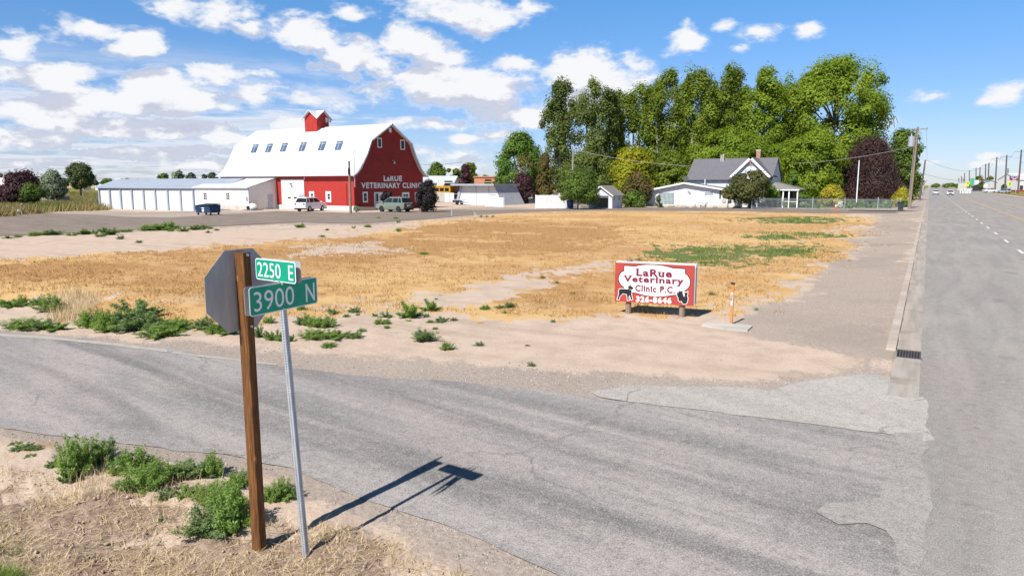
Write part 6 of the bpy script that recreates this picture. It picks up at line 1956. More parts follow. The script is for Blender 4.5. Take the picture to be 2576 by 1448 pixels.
def tree(name, label, x0, x1, ytop, ybot, depth, mat, n=9000, leaf=.30, clump=1.5, shape='round', seed=1, bark='bark', group=None, nspire=1, trunkbase=True, fill=.35, spread=.5, droop=0, limbs=14, cat='tree', tr=None, flatten=.85, nclump=None, asp=.62, jitter=.3):
    c = at_depth((x0 + x1) / 2, 500, depth); s_ = depth / F
    zt = at_depth((x0 + x1) / 2, ytop, depth).z; zb = max(.1, at_depth((x0 + x1) / 2, ybot, depth).z); R_ = (x1 - x0) * s_ / 2
    r = thing(name, label, cat, (c.x, c.y, 0), group)
    rn = random.Random(seed)
    cl_ = min(clump, R_ * .5)
    R_ = max(R_ * .6, R_ - cl_ * (.15 if shape == 'poplar' else .6)); zt -= cl_ * .5
    sp_ = []
    if nspire == 1:
        sp_ = [(0, 0, zb, zt, R_, shape)]
    else:
        for k in range(nspire):
            u = (k + .5) / nspire * 2 - 1; rw = R_ * (1.0 / nspire) * (1.75 if shape == 'poplar' else 1.25)
            ox, oy = cw(u * (R_ - rw * .8), rn.uniform(-.35, .35) * R_)
            top = zt - (zt - zb) * (rn.uniform(.0, .16) if k != nspire // 2 else 0)
            sp_.append((ox, oy, zb, top, rw * rn.uniform(1.0, 1.25), shape))
    clump = min(clump, R_ * .5)
    if n > 3000:
        n = int(n * 1.9); leaf *= .74
    V, Q, ti, cc_ = make_crown(seed, sp_, n, leaf, clump, asp=asp, fill=fill, droop=droop, flatten=flatten, nclump=nclump, jitter=jitter)
    crown = npmesh('crown', V, Q, L[mat], parent=r, tint=ti)
    m_ = MB(); tr = tr or max(.12, (zt * .018))
    for si, s in enumerate(sp_):
        topz = s[2] + (s[3] - s[2]) * (.8 if shape in ('poplar', 'cone') else .55)
        b_ = Vector((s[0] * .25, s[1] * .25, 0)); t_ = Vector((s[0], s[1], topz))
        pts = [b_ + (t_ - b_) * k for k in (0, .15, .4, .7, 1)]
        pts = [p + Vector((rn.uniform(-.2, .2), rn.uniform(-.2, .2), 0)) * (R_ * .12) if 0 < i < 4 else p for i, p in enumerate(pts)]
        m_.tube([pts[0] + Vector((0, 0, -.2))] + pts[1:], [tr * 1.15, tr * .85, tr * .65, tr * .4, tr * .12], 7)
        lim = [p for p in cc_ if abs(p[0] - s[0]) < s[4] * 1.3 and abs(p[1] - s[1]) < s[4] * 1.3]
        rn.shuffle(lim)
        for p in lim[:max(4, limbs // len(sp_))]:
            p = Vector(p); f = min(.92, max(.12, (p.z - (p - t_).to_2d().length * .8) / max(topz, .1)))
            k = f * 4
            if f < .15: j = pts[1]
            else:
                j = b_ + (t_ - b_) * f
            mid = j.lerp(p, .5) + Vector((0, 0, (p - j).length * .06))
            m_.tube([j, mid, p], [tr * .38 * (1 - f * .5), tr * .2, tr * .05], 5, cap=False)
    o = MB(); o.v = [(p[0] + c.x, p[1] + c.y, p[2]) for p in m_.v]; o.f = m_.f
    o.build('trunk', M[bark], r, fix=False, smooth=True)
    return r


GP = 'tall poplars behind the farmhouse'
tree('poplar_tree', 'leftmost tall dark poplar of the row behind the farmhouse', 1354, 1460, 202, 470, 150, 'poplar_dark', 10045, .29, 1.45, 'poplar', 11, 'bark_pale', GP, 3, fill=.10, spread=.6, flatten=1.25, jitter=.7, limbs=26)
tree('poplar_tree', 'second tall dark poplar from the left of the row', 1432, 1568, 197, 480, 148, 'poplar_dark', 13632, .29, 1.45, 'poplar', 12, 'bark_pale', GP, 4, fill=.10, spread=.6, flatten=1.25, jitter=.7, limbs=30)
tree('poplar_tree', 'thin sparse poplar between the dark pair and the bushy green ones', 1544, 1636, 200, 480, 152, 'poplar', 8035, .29, 1.45, 'poplar', 13, 'bark_pale', GP, 3, fill=.10, spread=.6, flatten=1.25, jitter=.7, limbs=26)
tree('poplar_tree', 'green poplar with open pale branches over the yellow-green tree', 1607, 1730, 174, 490, 150, 'poplar', 13632, .29, 1.45, 'poplar', 14, 'bark_pale', GP, 4, fill=.10, spread=.6, flatten=1.25, jitter=.7, limbs=30)
tree('poplar_tree', 'tall narrow poplar left of the house chimney flue', 1700, 1800, 170, 480, 146, 'poplar', 12915, .29, 1.45, 'poplar', 15, 'bark_pale', GP, 3, fill=.10, spread=.6, flatten=1.25, jitter=.7, limbs=24)
tree('poplar_tree', 'tallest pointed poplar above the farmhouse roof', 1774, 1870, 160, 480, 150, 'poplar', 12197, .29, 1.45, 'poplar', 16, 'bark_pale', GP, 3, fill=.10, spread=.6, flatten=1.25, jitter=.7, limbs=24)
tree('poplar_tree', 'yellowish open poplar right above the brick chimney', 1840, 1980, 170, 470, 148, 'yellowgreen' if False else 'cotton', 14875, .31, 1.55, 'poplar', 17, 'bark_pale', GP, 3, fill=.22, limbs=30)
for (x0_, x1_, yt_, sd_, lb_, mt_) in ((1520, 1572, 232, 301, 'slim poplar closing the gap right of the dark pair', 'poplar_dark'), (1690, 1740, 205, 302, 'slim poplar between the open one and the narrow one', 'poplar'), (1770, 1815, 200, 303, 'slim poplar half hidden left of the tallest one', 'poplar'), (1835, 1880, 215, 304, 'slim poplar right of the tallest one', 'cotton'), (1930, 1990, 190, 305, 'slim poplar against the left side of the cottonwood', 'cotton'), (1605, 1650, 215, 306, 'slim poplar right of the thin sparse one', 'poplar')):
    tree('poplar_tree', lb_, x0_, x1_, yt_, 470, 154, mt_, 5200, .29, 1.3, 'poplar', sd_, 'bark_pale', GP, 2, fill=.2, flatten=1.25, jitter=.6, limbs=14)
ct = tree('cottonwood_tree', 'huge round bright green cottonwood right of the poplar row', 1958, 2216, 148, 450, 150, 'cotton', 34000, .33, 2.1, 'round', 18, 'bark', None, 1, fill=.45, limbs=40, tr=.7, nclump=230, jitter=.35, flatten=1.0)
tree('broadleaf_tree', 'light yellow-green tree in front of the huge cottonwood', 1962, 2122, 330, 505, 136, 'cotton', 13000, .28, 1.5, 'round', 19, fill=.4, limbs=16)
tree('broadleaf_tree', 'bright lime tree just right of the farmhouse chimney', 1925, 2010, 350, 470, 142, 'cotton', 5000, .28, 1.3, 'round', 20, fill=.4)
tree('broadleaf_tree', 'golden yellow-green tree left of the farmhouse roof', 1522, 1650, 368, 500, 136, 'yellowgreen', 9500, .28, 1.4, 'dome', 21, fill=.4)
tree('broadleaf_tree', 'mid green tree between the golden tree and the farmhouse', 1630, 1735, 380, 505, 140, 'poplar', 7000, .28, 1.4, 'dome', 22, fill=.4)
tree('broadleaf_tree', 'low green trees directly behind the farmhouse roof', 1690, 1960, 320, 470, 144, 'cotton', 15000, .3, 1.6, 'dome', 23, fill=.4)
tree('broadleaf_tree', 'bronze-brown small tree over the little garage', 1566, 1642, 437, 522, 118, 'brownleaf', 5200, .22, .9, 'round', 24, fill=.4)
tree('broadleaf_tree', 'dark green round tree over the long white fence and blue bin', 1398, 1510, 427, 505, 104, 'green', 9500, .18, .9, 'dome', 25, fill=.4, limbs=12, cat='tree')
tree('broadleaf_tree', 'round green tree at the left end of the tall row', 1238, 1378, 334, 505, 158, 'bright', 12000, .30, 1.7, 'dome', 26, 'bark_grey', fill=.45, limbs=30)
tree('bare_tree', 'grey bare-branched tree inside the round green tree', 1290, 1350, 380, 500, 150, 'brownleaf', 500, .22, .8, 'vase', 27, 'bark_grey', fill=.3, limbs=50)
tree('conifer_tree', 'brownish green conifer in front of the leftmost poplar', 1338, 1402, 385, 505, 140, 'brownleaf', 5500, .24, .9, 'cone', 28, fill=.35)
tree('plum_tree', 'small purple tree behind the white fence below the bare tree', 1288, 1345, 432, 510, 136, 'purple', 4000, .22, .8, 'round', 29, fill=.4)
tree('broadleaf_tree', 'green undergrowth tree below the dark poplars', 1390, 1570, 380, 510, 143, 'poplar_dark', 9500, .28, 1.5, 'dome', 30, fill=.4)
tree('plum_tree', 'purple tree behind the flat-roofed white shed', 1142, 1200, 412, 505, 150, 'purple', 5500, .24, .9, 'cone', 31, fill=.4)
tree('broadleaf_tree', 'rounded green tree far behind the white metal building', 1074, 1128, 408, 470, 210, 'green', 4000, .36, 1.4, 'dome', 32, fill=.4)
tree('broadleaf_tree', 'pointed green trees far behind, left of the purple tree', 1120, 1160, 412, 470, 215, 'green', 2600, .36, 1.2, 'poplar', 33, None or 'bark', None, 3)
tree('broadleaf_tree', 'green tree far behind, right of the purple tree', 1158, 1204, 407, 470, 212, 'poplar', 3600, .36, 1.3, 'round', 34, fill=.4)
tree('broadleaf_tree', 'small green tree over the salmon building', 1205, 1245, 441, 480, 205, 'green', 2200, .34, 1.1, 'round', 35)
tree('weeping_tree', 'large weeping purple-brown tree behind the white flagpole', 2102, 2266, 338, 520, 136, 'purple_brown', 26000, .27, 1.5, 'dome', 36, 'bark', None, 1, fill=.45, droop=1.2, limbs=24, nclump=380, asp=.28)
tree('broadleaf_tree', 'tall green tree between the weeping tree and the utility pole', 2222, 2318, 322, 520, 165, 'green', 13000, .33, 1.6, 'dome', 37, fill=.45, nspire=2)
tree('plum_tree', 'olive-purple ornamental tree in front of the farmhouse gable', 1832, 1938, 428, 505, 107, 'olive', 9000, .19, .85, 'round', 38, fill=.4, limbs=12)
tree('plum_tree', 'small olive bush-like branch left of the ornamental tree', 1812, 1852, 470, 512, 107, 'olive', 1600, .18, .6, 'round', 39)
tree('shrub', 'green shrub right of the ornamental tree', 1918, 1968, 467, 520, 109, 'bright', 3000, .18, .6, 'round', 40, cat='shrub')
tree('arborvitae', 'tall rounded green hedge tree right of the porch', 1972, 2012, 428, 500, 126, 'bright', 4500, .18, .7, 'dome', 41, cat='shrub', fill=.6)
tree('arborvitae', 'small brown conical shrub against the house wing', 1646, 1668, 491, 519, 112, 'olive', 1600, .12, .3, 'cone', 42, cat='shrub', fill=.6)
tree('shrub', 'clipped low green hedge beside the porch', 1986, 2050, 488, 512, 118, 'bright', 3500, .14, .5, 'dome', 43, cat='shrub', fill=.6)
tree('shrub', 'yellow-green flowering shrub behind the iron fence', 2058, 2126, 466, 520, 116, 'gold', 5500, .17, .7, 'dome', 44, cat='shrub', fill=.5)
tree('shrub', 'vivid yellow bush against the transformer pole', 2244, 2290, 472, 527, 116, 'gold', 4500, .17, .7, 'dome', 45, cat='shrub', fill=.5)
tree('shrub', 'green base of the yellow bush by the dark bin', 2254, 2292, 505, 529, 114, 'bright', 2200, .16, .5, 'dome', 46, cat='shrub')
tree('shrub', 'green shrub under the bronze tree beside the garage', 1566, 1625, 478, 521, 113, 'green', 3500, .17, .7, 'dome', 47, cat='shrub')
tree('shrub', 'large near-black bush at the right corner of the barn', 1044, 1102, 452, 527, 92.5, 'black', 7500, .13, .6, 'dome', 48, cat='shrub', fill=.4, jitter=.8, nspire=2, nclump=70)
tree('shrub', 'dark shrub beside the clinic entrance behind the parked suv', 958, 994, 479, 520, 97.5, 'black', 3500, .13, .5, 'round', 49, cat='shrub', fill=.5)
tree('shrub', 'spiky grey-green agave at the barn corner', 886, 904, 517, 531, 92.0, 'silver', 700, .16, .3, 'dome', 50, cat='shrub', asp=.15)
# left of the storage units
tree('plum_tree', 'big dark purple tree at the left picture edge', 12, 98, 428, 500, 112, 'purple', 11000, .24, 1.2, 'dome', 51, fill=.45, nspire=2, limbs=16)
tree('plum_tree', 'low purple undergrowth left of the purple tree', -20, 60, 462, 512, 120, 'purple', 6000, .22, 1.0, 'dome', 52, fill=.5)
tree('broadleaf_tree', 'small yellow-green bush under the purple tree', 48, 112, 460, 502, 112, 'green', 5000, .2, .8, 'dome', 53, fill=.5)
tree('willow_tree', 'silvery grey-green round tree left of the storage building', 104, 168, 431, 494, 142, 'silver', 10000, .24, 1.0, 'dome', 54, fill=.5, limbs=10)
tree('pine_tree', 'dark green pine standing alone by the gold field', 173, 236, 410, 470, 215, 'pine', 8000, .34, 1.25, 'round', 55, fill=.4, limbs=18, tr=.35, jitter=.6)
FG = 'small trees along the far western horizon'
rn = random.Random(5)
hz_ = [(0, 17, 436, 'far'), (16, 30, 449, 'far'), (83, 104, 445, 'green'), (100, 118, 449, 'far'), (158, 176, 444, 'green'), (232, 250, 451, 'far'), (256, 290, 448, 'green'), (294, 312, 453, 'far'), (312, 336, 450, 'green'), (336, 366, 448, 'green'),
       (366, 398, 453, 'far'), (396, 434, 436, 'green'), (432, 472, 427, 'silver'), (468, 498, 432, 'far'), (508, 528, 436, 'far'), (522, 552, 432, 'far'), (495, 515, 452, 'green'), (60, 86, 446, 'far'), (120, 150, 452, 'far')]
for i, (x0, x1, yt, mt_) in enumerate(hz_):
    tree('distant_tree', 'tiny distant tree on the horizon left of the barn', x0, x1, yt, 464, 380 + 60 * rn.random(), mt_, 1100, .75, 2.0, 'dome', 60 + i, group=FG, limbs=3)
for i, (x0, x1, yt, d, lb) in enumerate(((2340, 2362, 462, 700, 'small distant tree beyond the end of the pavement'), (2366, 2412, 461, 800, 'wide low distant tree where the highway meets the sky'), (2398, 2412, 466, 760, 'little distant tree right of the wide low one'), (2428, 2448, 464, 430, 'dark green tree behind the nearer yellow sign'),
                                          (2444, 2472, 442, 520, 'green tree rising behind the green sign panel'), (2472, 2500, 444, 520, 'green tree behind the white canopy'), (2510, 2532, 447, 520, 'small dark tree over the teal roof'), (2518, 2528, 466, 340, 'thin green shrub before the white building'), (2460, 2474, 457, 380, 'reddish green tree beside the white sign panel'))):
    tree('distant_tree', lb, x0, x1, yt, 474 if i > 2 else 469, d, 'green', 1500, .8, 2.0, 'dome', 90 + i, limbs=3, group='distant trees along the highway')

# garden plants behind the iron fence
gp_ = [(1928, 1962, 505, 'weed_blue'), (1955, 1990, 502, 'green'), (1985, 2010, 500, 'bright'), (1948, 1972, 507, 'flower_red'), (2010, 2040, 507, 'weed_blue'), (2035, 2065, 508, 'green'), (2103, 2127, 505, 'flower_white'), (2125, 2160, 505, 'green'), (2155, 2190, 503, 'bright'), (2185, 2215, 507, 'green'), (2210, 2245, 505, 'weed_blue'), (1905, 1930, 506, 'weed_blue'), (1880, 1905, 508, 'green')]
gl_ = ['grey-green plant beside the left end of the iron fence', 'green plant left of the red flowers behind the fence', 'bright green bush behind the fence below the hedge', 'plant with red-orange flowers behind the iron fence', 'grey-green bed plant right of the red flowers', 'green bed plant left of the traffic cone', 'white flowering bush right of the traffic cone', 'green bush left of the flagpole foot', 'bright green bush right of the flagpole foot',
       'green bush behind the short fence panel', 'grey-green bush near the dark bin', 'tall wispy plant in front of the ornamental tree', 'low green plant under the ornamental tree']
for i, (x0, x1, yt, mt_) in enumerate(gp_):
    tree('garden_plant', gl_[i], x0, x1, yt, 527, 112 - .8 * i * .0 - (x1 - 1900) * .02, mt_, 1500, .13, .4, 'dome', 120 + i, cat='plant', limbs=3, fill=.6, tr=.04)
# lawn strip and rocks by the house
for i, (zx, zy, s_) in enumerate(((20, 990, .55), (420, 990, .35), (570, 985, .4), (740, 998, .4), (905, 995, .3), (1215, 995, .35), (1540, 1005, .5), (120, 960, .5), (1030, 998, .3), (800, 998, .25))):
    p = G(*Z(4, zx, zy + 6)); rr = random.Random(i)
    bm = bmesh.new(); bmesh.ops.create_icosphere(bm, subdivisions=2, radius=1)
    for v in bm.verts:
        v.co *= 1 + .25 * (rr.random() - .5); v.co.z = max(v.co.z, -.2) * .6; v.co.x *= 1.3; v.co *= s_
    me = bpy.data.meshes.new('garden_rock'); bm.to_mesh(me); bm.free(); me.materials.append(M['stone'])
    o = bpy.data.objects.new('garden_rock', me); COL.objects.link(o); o.location = (p[0], p[1], .05)
    tag(o, ['long pale rock at the left end of the house front', 'small rock below the large glass block window', 'rock at the corner of the large glass block window', 'dark rock between window and door of the wing', 'small rock left of the door step', 'rock right of the garden bench', 'rock heap by the ornamental tree', 'white upright rock under the bronze tree', 'little rock under the door step', 'tiny rock left of the wing door'][i], 'rock', 'rocks along the house front')
# planter at the barn
a = Vector(G(*Z(2, 1745, 1128))); b_ = Vector(G(*Z(2, 1925, 1122)))
plr = thing('stone_planter', 'low stone planter in front of the barn gable', 'planter', (a.x, a.y, 0))
MB().hull8([(a.x, a.y, 0), (b_.x, b_.y, 0), (b_.x - .9, b_.y + .2, 0), (a.x - .9, a.y + .2, 0)], [(a.x, a.y, .55), (b_.x, b_.y, .45), (b_.x - .9, b_.y + .2, .45), (a.x - .9, a.y + .2, .55)]).build('wall', M['stone'], plr)

# ------------------------------------------------------------------ weeds
def weed_mesh(name, seed, n, mat, stems=26, leaf=.035, tall=1.0, asp=.4):
    rs_ = np.random.RandomState(seed)
    C = []; N = []
    Vs = []; Qs = []; T_ = []
    off = 0
    per = n // stems
    for k in range(stems):
        a = rs_.random() * 2 * np.pi; el_ = rs_.uniform(.25, 1.35); Ls = rs_.uniform(.55, 1.0)
        d = np.array([math.cos(a) * math.cos(el_), math.sin(a) * math.cos(el_), math.sin(el_)])
        root = np.array([math.cos(a), math.sin(a), 0]) * rs_.random() * .12
        end = root + d * Ls * np.array([.5, .5, 1.0])
        bend = np.array([d[0], d[1], 0]) * .08
        t_ = rs_.random(per) ** .7
        P = root + (end - root) * t_[:, None] + bend * (t_ ** 2)[:, None]
        sp_ = .085 * (1.15 - .55 * t_)[:, None]
        P = P + rs_.normal(size=(per, 3)) * sp_ * .62
        P[:, 2] = np.abs(P[:, 2])
        dd_ = rs_.normal(size=(per, 3)) + d * .5 + np.array([0, 0, .5]); dd_ /= np.linalg.norm(dd_, axis=1, keepdims=True)
        C.append(P); N.append(dd_); T_.append(np.clip(.15 + .5 * t_ + .35 * rs_.random(per) + .2 * (rs_.random() - .5), 0, 1))
        # stem sliver
        w = np.array([-d[1], d[0], 0]) * .004
        Vs.append(np.stack([root - w, root + w, end + w * .4, end - w * .4])); Qs.append(np.arange(4) + off); off += 4
    C = np.concatenate(C); N = np.concatenate(N); T_ = np.concatenate(T_)
    V, Q = leaf_quads(C, N, leaf, asp, rs_)
    V = np.concatenate([np.concatenate(Vs), V]); Q = np.concatenate([np.array(Qs), Q + off])
    ti = np.concatenate([np.full(off, .3), np.repeat(T_, 4)])
    V[:, 2] = np.clip(V[:, 2], -.01, None)
    o = npmesh(name, V, Q, L[mat], tint=ti)
    me = o.data
    bpy.data.objects.remove(o)
    return me


WM = [weed_mesh('weed', 200 + i, (6400, 5400, 4400, 3600, 6400, 2200)[i], ('weed', 'weed_blue', 'weed', 'weed_blue', 'weed', 'weed')[i], (34, 30, 22, 18, 40, 12)[i], (.030, .030, .036, .042, .027, .05)[i]) for i in range(6)]
wrn = random.Random(77)


def weed(px, py, wpx, hpx, label, group, kind=None, name='weed'):
    x_, y_ = G(px, py); dist = math.hypot(math.hypot(x_, y_), HC)
    w = wpx / F * dist * 1.14; el_ = HC / dist
    h = max(.32 * w, (hpx / F * dist - w * .30 * el_) * 1.12)
    me = WM[wrn.randrange(6) if kind is None else kind]
    # the clump's centre stands half its width behind its nearest leaf
    rr = math.hypot(x_, y_); x_ *= 1 + .35 * w / rr; y_ *= 1 + .35 * w / rr
    o = bpy.data.objects.new(name, me); COL.objects.link(o)
    o.location = (x_, y_, gz(x_, y_) - .01); o.scale = (w, w, h); o.rotation_euler = (0, 0, wrn.random() * 6.28)
    return tag(o, label, 'weed', group)


WA = 'weeds along the far edge of the side road'
for px, py, w, h, lb in ((38, 776, 52, 28, 'isolated dark weed clump farthest left across the side road'), (92, 772, 34, 18, 'small weed left of the tall one across the road'), (126, 790, 56, 40, 'tall dark weed clump right of the two small ones'), (60, 832, 78, 26, 'low spreading weed at the left road edge'),
                         (104, 832, 64, 24, 'low spreading weed beside the left road edge one'), (138, 834, 58, 20, 'right end of the low spreading weeds'), (240, 826, 70, 42, 'bright leftmost weed of the big bank'), (285, 838, 76, 50, 'bright weed near the left of the big bank'), (345, 812, 96, 52, 'tallest weed of the big bank'),
                         (330, 838, 80, 50, 'weed in the middle front of the big bank'), (370, 830, 76, 44, 'weed right of the middle of the big bank'), (400, 854, 84, 36, 'lowest front weed of the big bank'), (435, 838, 70, 36, 'right front weed of the big bank'), (458, 832, 44, 34, 'right end weed of the big bank'),
                         (512, 834, 52, 34, 'weed with an upright tip left of the octagonal sign'), (545, 842, 50, 24, 'low weed below the octagonal sign'), (580, 846, 60, 26, 'low weed behind the timber post'), (652, 852, 24, 38, 'weed just right of the timber post'), (678, 820, 28, 22, 'small weed between the two posts'),
                         (693, 860, 44, 34, 'weed left of the steel post foot'), (732, 861, 22, 20, 'little weed right of the steel post')):
    weed(px, py, w, h, lb, WA)
WB = 'weed clumps on the bare dirt across the side road'
for px, py, w, h, lb in ((760, 784, 30, 14, None), (765, 822, 40, 30, None), (795, 828, 56, 34, 'wide dark weed clump nearest the green sign'), (826, 828, 42, 40, 'upright dark weed beside the wide clump'), (790, 858, 66, 34, 'big low weed left of the pair by the road'), (838, 858, 62, 32, 'big low weed right of the pair by the road'),
                         (829, 876, 36, 16, None), (893, 854, 40, 22, None), (911, 836, 20, 12, None), (836, 794, 28, 18, None), (893, 788, 30, 18, None), (900, 794, 12, 7, None), (872, 799, 20, 9, None), (942, 797, 18, 10, None), (960, 818, 38, 22, 'weed below a smaller one left of the tall pair'), (971, 800, 30, 18, None), (973, 828, 16, 12, None),
                         (1033, 802, 66, 46, 'tallest cone-shaped weed on the bare dirt'), (1085, 785, 54, 34, 'dark weed behind the cone-shaped one'), (1028, 808, 14, 7, None), (1073, 798, 16, 12, None), (1083, 812, 22, 8, None), (1110, 811, 36, 16, None), (1142, 807, 18, 12, None), (1095, 829, 14, 8, None),
                         (1068, 864, 64, 40, 'large lone weed in the middle of the dirt'), (1125, 883, 36, 24, 'small round weed right of the large lone one'), (1205, 871, 26, 14, None), (1336, 922, 20, 15, None), (1097, 754, 10, 5, None), (1222, 780, 26, 15, None), (1258, 776, 26, 8, None), (1283, 775, 30, 18, None), (1270, 789, 12, 9, None), (1391, 811, 14, 9, None), (1327, 870, 14, 6, None),
                         (1440, 740, 12, 7, None), (1365, 700, 14, 8, None), (1790, 742, 16, 9, None), (1903, 780, 10, 7, None), (1400, 712, 12, 6, None)):
    weed(px, py, w, h, lb or 'little green weed tuft scattered on the bare dirt across the road', WB)
WC = 'weeds between the lot and the dry field'
for px, py, w, h, lb in ((271, 592, 40, 20, 'round bright green bush on the strip below the lot'), (254, 596, 20, 10, None), (304, 602, 18, 10, None), (350, 611, 16, 7, None), (372, 581, 40, 12, None), (400, 580, 44, 16, None), (424, 579, 40, 20, 'tallest weed in the strip under the storage units'), (430, 582, 20, 12, None), (461, 583, 24, 14, None), (492, 579, 28, 14, None), (508, 578, 26, 14, None),
                         (528, 576, 14, 8, None), (545, 580, 12, 6, None), (525, 586, 14, 7, None), (318, 584, 26, 9, None), (85, 594, 22, 9, None), (110, 592, 34, 10, None), (135, 592, 40, 9, None), (180, 593, 20, 8, None), (215, 590, 40, 9, None), (230, 589, 30, 8, None), (20, 600, 20, 6, None), (45, 597, 16, 8, None), (757, 573, 22, 14, 'lone weed on the dirt before the barn garage door'),
                         (822, 580, 12, 6, None), (890, 574, 10, 7, None), (925, 572, 18, 8, None), (952, 549, 10, 4, None), (995, 551, 12, 8, None), (1002, 560, 14, 7, None), (1002, 583, 14, 12, 'pale green weed on the field edge before the barn'), (1066, 640, 24, 6, None), (1210, 546, 8, 5, None), (1224, 546, 10, 5, None), (1240, 546, 8, 5, None), (810, 596, 16, 5, None)):
    weed(px, py, w, h, lb or 'small green weed on the strip between the lot and the dry field', WC)
WD = 'weeds on the near verge behind the sign posts'
for px, py, w, h, lb, kd in ((188, 1207, 72, 96, 'leftmost tall feathery weed on the near verge', 0), (232, 1180, 60, 84, 'tall feathery weed leaning over the verge edge', 4), (262, 1172, 66, 64, 'feathery weed at the gravel edge of the verge', 1), (172, 1216, 34, 30, 'small dark weed in front of the leftmost tall ones', 3), (316, 1240, 58, 30, 'low dark weed in front of the verge row', 1), (340, 1196, 84, 62, 'weed in the middle of the verge row', 0),
                             (372, 1246, 92, 84, 'big round weed in the middle of the verge', 4), (408, 1225, 76, 62, 'weed touching the big round one', 0), (455, 1208, 78, 48, 'bushy weed right of the middle of the verge row', 1), (505, 1206, 72, 50, 'bushy weed before the gravel shoulder', 3), (535, 1204, 54, 64, 'upright weed with long stalks before the gravel', 0), (417, 1258, 34, 30, 'tiny weed under the big round one', 3),
                             (470, 1255, 50, 38, 'pale weed among dry stalks', 2), (530, 1266, 86, 50, 'dense weed above the largest one', 4), (588, 1352, 104, 128, 'largest dark weed left of the timber post', 0), (520, 1368, 104, 78, 'wide dark weed at the front of the verge', 1), (560, 1310, 90, 80, 'dense weed between the front one and the post', 4), (604, 1232, 50, 50, 'weed just left of the timber post', 0),
                             (682, 1266, 50, 58, 'weed between the timber post and the steel post', 4), (716, 1262, 60, 58, 'feathery weed left of the steel post', 0), (744, 1256, 26, 44, 'thin weed right behind the steel post', 1), (60, 1135, 40, 12, 'low weed mat at the far left of the verge', 3), (92, 1134, 26, 12, 'low weed mat beside the gravel at far left', 1), (38, 1118, 22, 8, 'tiny weed at the far left road edge', 2), (76, 1150, 20, 8, 'tiny weed on the dry straw patch', 2),
                             (135, 1176, 26, 22, 'sparse weed left of the tall feathery ones', 3), (408, 1316, 18, 18, 'tiny seedling on the bare near bank', 3)):
    weed(px, py, w, h, lb, WD, kd)


# ------------------------------------------------------------------ scattered ground cover (uncountable)
def blades(name, pts, hmin, hmax, per, spread, width, mat, seed, lean=.5, scale_r=None):
    rs_ = np.random.RandomState(seed)
    n = len(pts)
    P = np.repeat(pts, per, axis=0); r_ = np.hypot(P[:, 0], P[:, 1]); sc = 1 + (np.clip(r_, 10, 70) - 10) / 45 if scale_r else np.ones(len(P))
    P = P + np.c_[rs_.normal(size=(len(P), 2)) * spread * sc[:, None], np.zeros(len(P))]
    h = rs_.uniform(hmin, hmax, len(P)) * sc; a = rs_.random(len(P)) * 2 * np.pi; w = width * sc
    d = np.c_[np.cos(a), np.sin(a), np.zeros(len(P))]
    t_ = P + np.c_[rs_.normal(size=(len(P), 2)) * (h * lean)[:, None], h]
    V = np.stack([P - d * w[:, None], P + d * w[:, None], t_], 1).reshape(-1, 3)
    Q = np.arange(len(P) * 3).reshape(-1, 3)
    o = npmesh(name, V, Q, L[mat], tint=np.repeat(rs_.random(len(P)), 3), k=3)
    return tag(o, kind='stuff')


def scatter(n, x0, x1, y0, y1, poly, rag, seed, thr=.5, extra=None):
    """random ground points, denser near the camera"""
    rs_ = np.random.RandomState(seed)
    px = rs_.uniform(x0, x1, n); py = rs_.uniform(y0, y1, n)
    P = np.array([G(a, b_) for a, b_ in zip(px, py)])
    m__ = soft(P[:, 0], P[:, 1], poly, rag, 11) > thr
    if extra is not None:
        m__ &= extra(P[:, 0], P[:, 1])
    P = P[m__]
    return np.c_[P, gh(P[:, 0], P[:, 1])]


pts = scatter(15000, -60, 2240, 534, 830, DRY, .55, 1, extra=lambda x, y: (fbm(x, y, 1.6, 4, 91) > .42) & (soft(x, y, PATHP, .45, 15) < .5))
blades('dry_grass', pts, .03, .10, 5, .09, .008, 'dry', 2, .7, True)['label'] = 'golden dry grass covering the open field'
g_ = [scatter(5000, 1600, 2120, 540, 670, p, .5, 30 + i, extra=lambda x, y: fbm(x, y, 1.5, 3, 50) > .46) for i, p in enumerate(GREENS[:3])]
blades('green_grass', np.concatenate(g_), .04, .12, 6, .12, .012, 'weed', 3, .6, True)['label'] = 'low green weeds matting the right of the field'
pts = scatter(15000, -60, 260, 484, 545, MEAD, .2, 6, .4)
blades('meadow_grass', pts, .15, .55, 5, .3, .03, 'meadow', 4, .35, True)['label'] = 'tall mixed meadow grass left of the storage units'
pts = scatter(2400, -40, 170, 1362, 1500, gpoly([(-200, 1365), (60, 1374), (118, 1400), (165, 1460), (150, 1700), (-200, 1700)]), .35, 7, .5, extra=lambda x, y: fbm(x, y, .3, 3, 97) > .50)
blades('green_grass', pts, .03, .15, 5, .03, .0035, 'grass', 5, .7)['label'] = 'fresh green grass in the bottom left corner'
pts = scatter(5200, -40, 1240, 1120, 1500, NEARP, .25, 8, .6, extra=lambda x, y: fbm(x, y, .45, 3, 93) > .5)
blades('dry_grass', pts, .02, .09, 4, .05, .0028, 'strawm', 6, 1.1)['label'] = 'short dry stalks on the near bank'
pts = scatter(1500, 130, 260, 735, 815, gpoly([(140, 800), (150, 750), (200, 745), (235, 790), (225, 812), (150, 812)]), .2, 18, .4)
blades('dry_stalks', pts, .10, .42, 2, .08, .006, 'strawm', 8, .25)['label'] = 'tall dry stalks left of the big weed bank'
pts = scatter(420, 150, 560, 1150, 1270, gpoly([(150, 1230), (230, 1160), (350, 1200), (560, 1210), (560, 1270), (150, 1260)]), .2, 19, .4)
blades('dry_stalks', pts, .05, .22, 3, .03, .003, 'strawm', 9, .4)['label'] = 'dry stalks mixed into the weeds on the near verge'
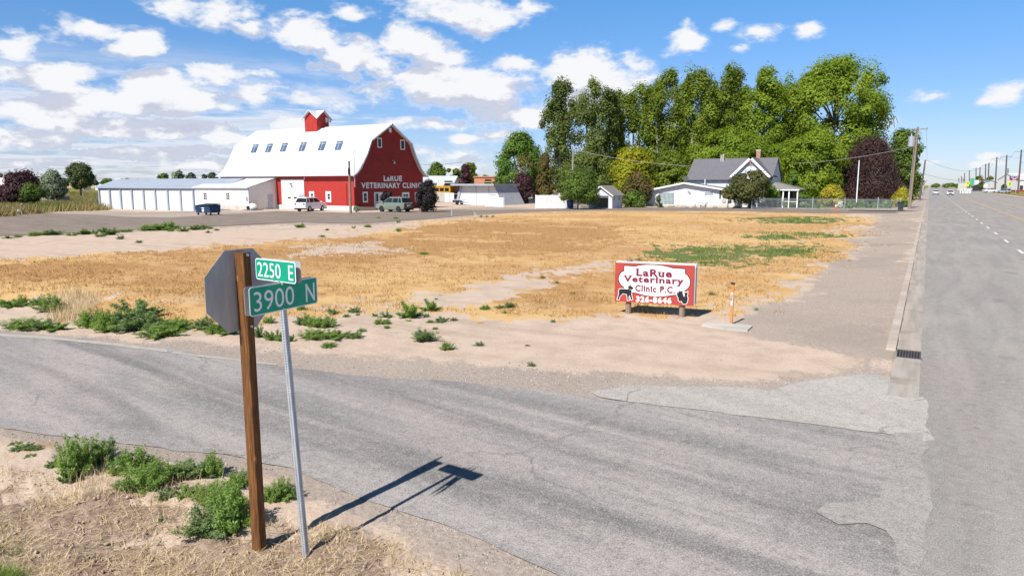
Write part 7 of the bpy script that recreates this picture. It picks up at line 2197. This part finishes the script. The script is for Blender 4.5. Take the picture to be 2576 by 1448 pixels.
# straw lying on the bank
rs_ = np.random.RandomState(9)
pts = scatter(4600, -60, 1260, 1150, 1520, NEARP, .25, 10, .5)
n = len(pts); a = rs_.random(n) * 6.283; ln = rs_.uniform(.02, .10, n) * (1 + (rs_.random(n) > .96)); d = np.c_[np.cos(a), np.sin(a), rs_.uniform(-.1, .15, n)] * ln[:, None]; w = np.c_[-np.sin(a), np.cos(a), np.zeros(n)] * .0022
C = pts + np.array([0, 0, .012])
V = np.stack([C - d - w, C - d + w, C + d + w, C + d - w], 1).reshape(-1, 3)
tag(npmesh('straw', V, np.arange(4 * n).reshape(-1, 4), L['strawm'], tint=np.repeat(rs_.random(n), 4)), 'dry straw litter lying over the near bank', kind='stuff')


def pebbles(name, pts, smin, smax, mat, seed, label):
    rs_ = np.random.RandomState(seed); n = len(pts)
    s = (smin * (smax / smin) ** (rs_.random(n) ** 2.2))
    base = np.array([(1, 0, 0), (-.5, .8, 0), (-.6, -.8, 0), (0, 0, .8), (.2, .1, -.5)], float)
    V = base[None] * s[:, None, None] * rs_.uniform(.6, 1.3, (n, 5, 3))
    a = rs_.random(n) * 6.283; ca, sa = np.cos(a)[:, None], np.sin(a)[:, None]
    V = np.stack([V[..., 0] * ca - V[..., 1] * sa, V[..., 0] * sa + V[..., 1] * ca, V[..., 2]], -1) + pts[:, None]
    T_ = np.array([(0, 1, 3), (1, 2, 3), (2, 0, 3), (1, 0, 4), (2, 1, 4), (0, 2, 4)])
    Q = (T_[None] + (np.arange(n) * 5)[:, None, None]).reshape(-1, 3)
    return tag(npmesh(name, V.reshape(-1, 3), Q, M[mat], k=3), label, kind='stuff')


M['pebble'] = nmat('pebbles', (.46, .42, .39), (.25, .23, .22), 9, .85, lo=.45, hi=.55)
M['clod'] = nmat('dirt_clods', (.46, .35, .265), (.34, .25, .19), 7, .95)
pts = scatter(26000, -60, 1560, 1090, 1500, SIDESH, .25, 12, .5, extra=lambda x, y: ~pip(x, y, side_xy))
pebbles('gravel', pts, .006, .019, 'pebble', 3, 'grey gravel along the near shoulder of the side road')
pts = scatter(14000, -60, 2250, 800, 1000, SIDESH, .25, 13, .5, extra=lambda x, y: ~pip(x, y, side_xy))
pebbles('gravel', pts, .008, .030, 'pebble', 4, 'gravel along the far shoulder of the side road')
pts = scatter(3600, -60, 1260, 1150, 1520, NEARP, .25, 14, .5)
pebbles('dirt_clods', pts, .006, .04, 'clod', 5, 'crumbly dirt clods on the near bank')
pts = scatter(2500, 0, 2240, 700, 960, gpoly([(0, 740), (2240, 700), (2240, 930), (0, 850)]), .1, 15, .5)
pebbles('pebbles', pts, .006, .025, 'clod', 6, 'pebbles strewn over the bare dirt')
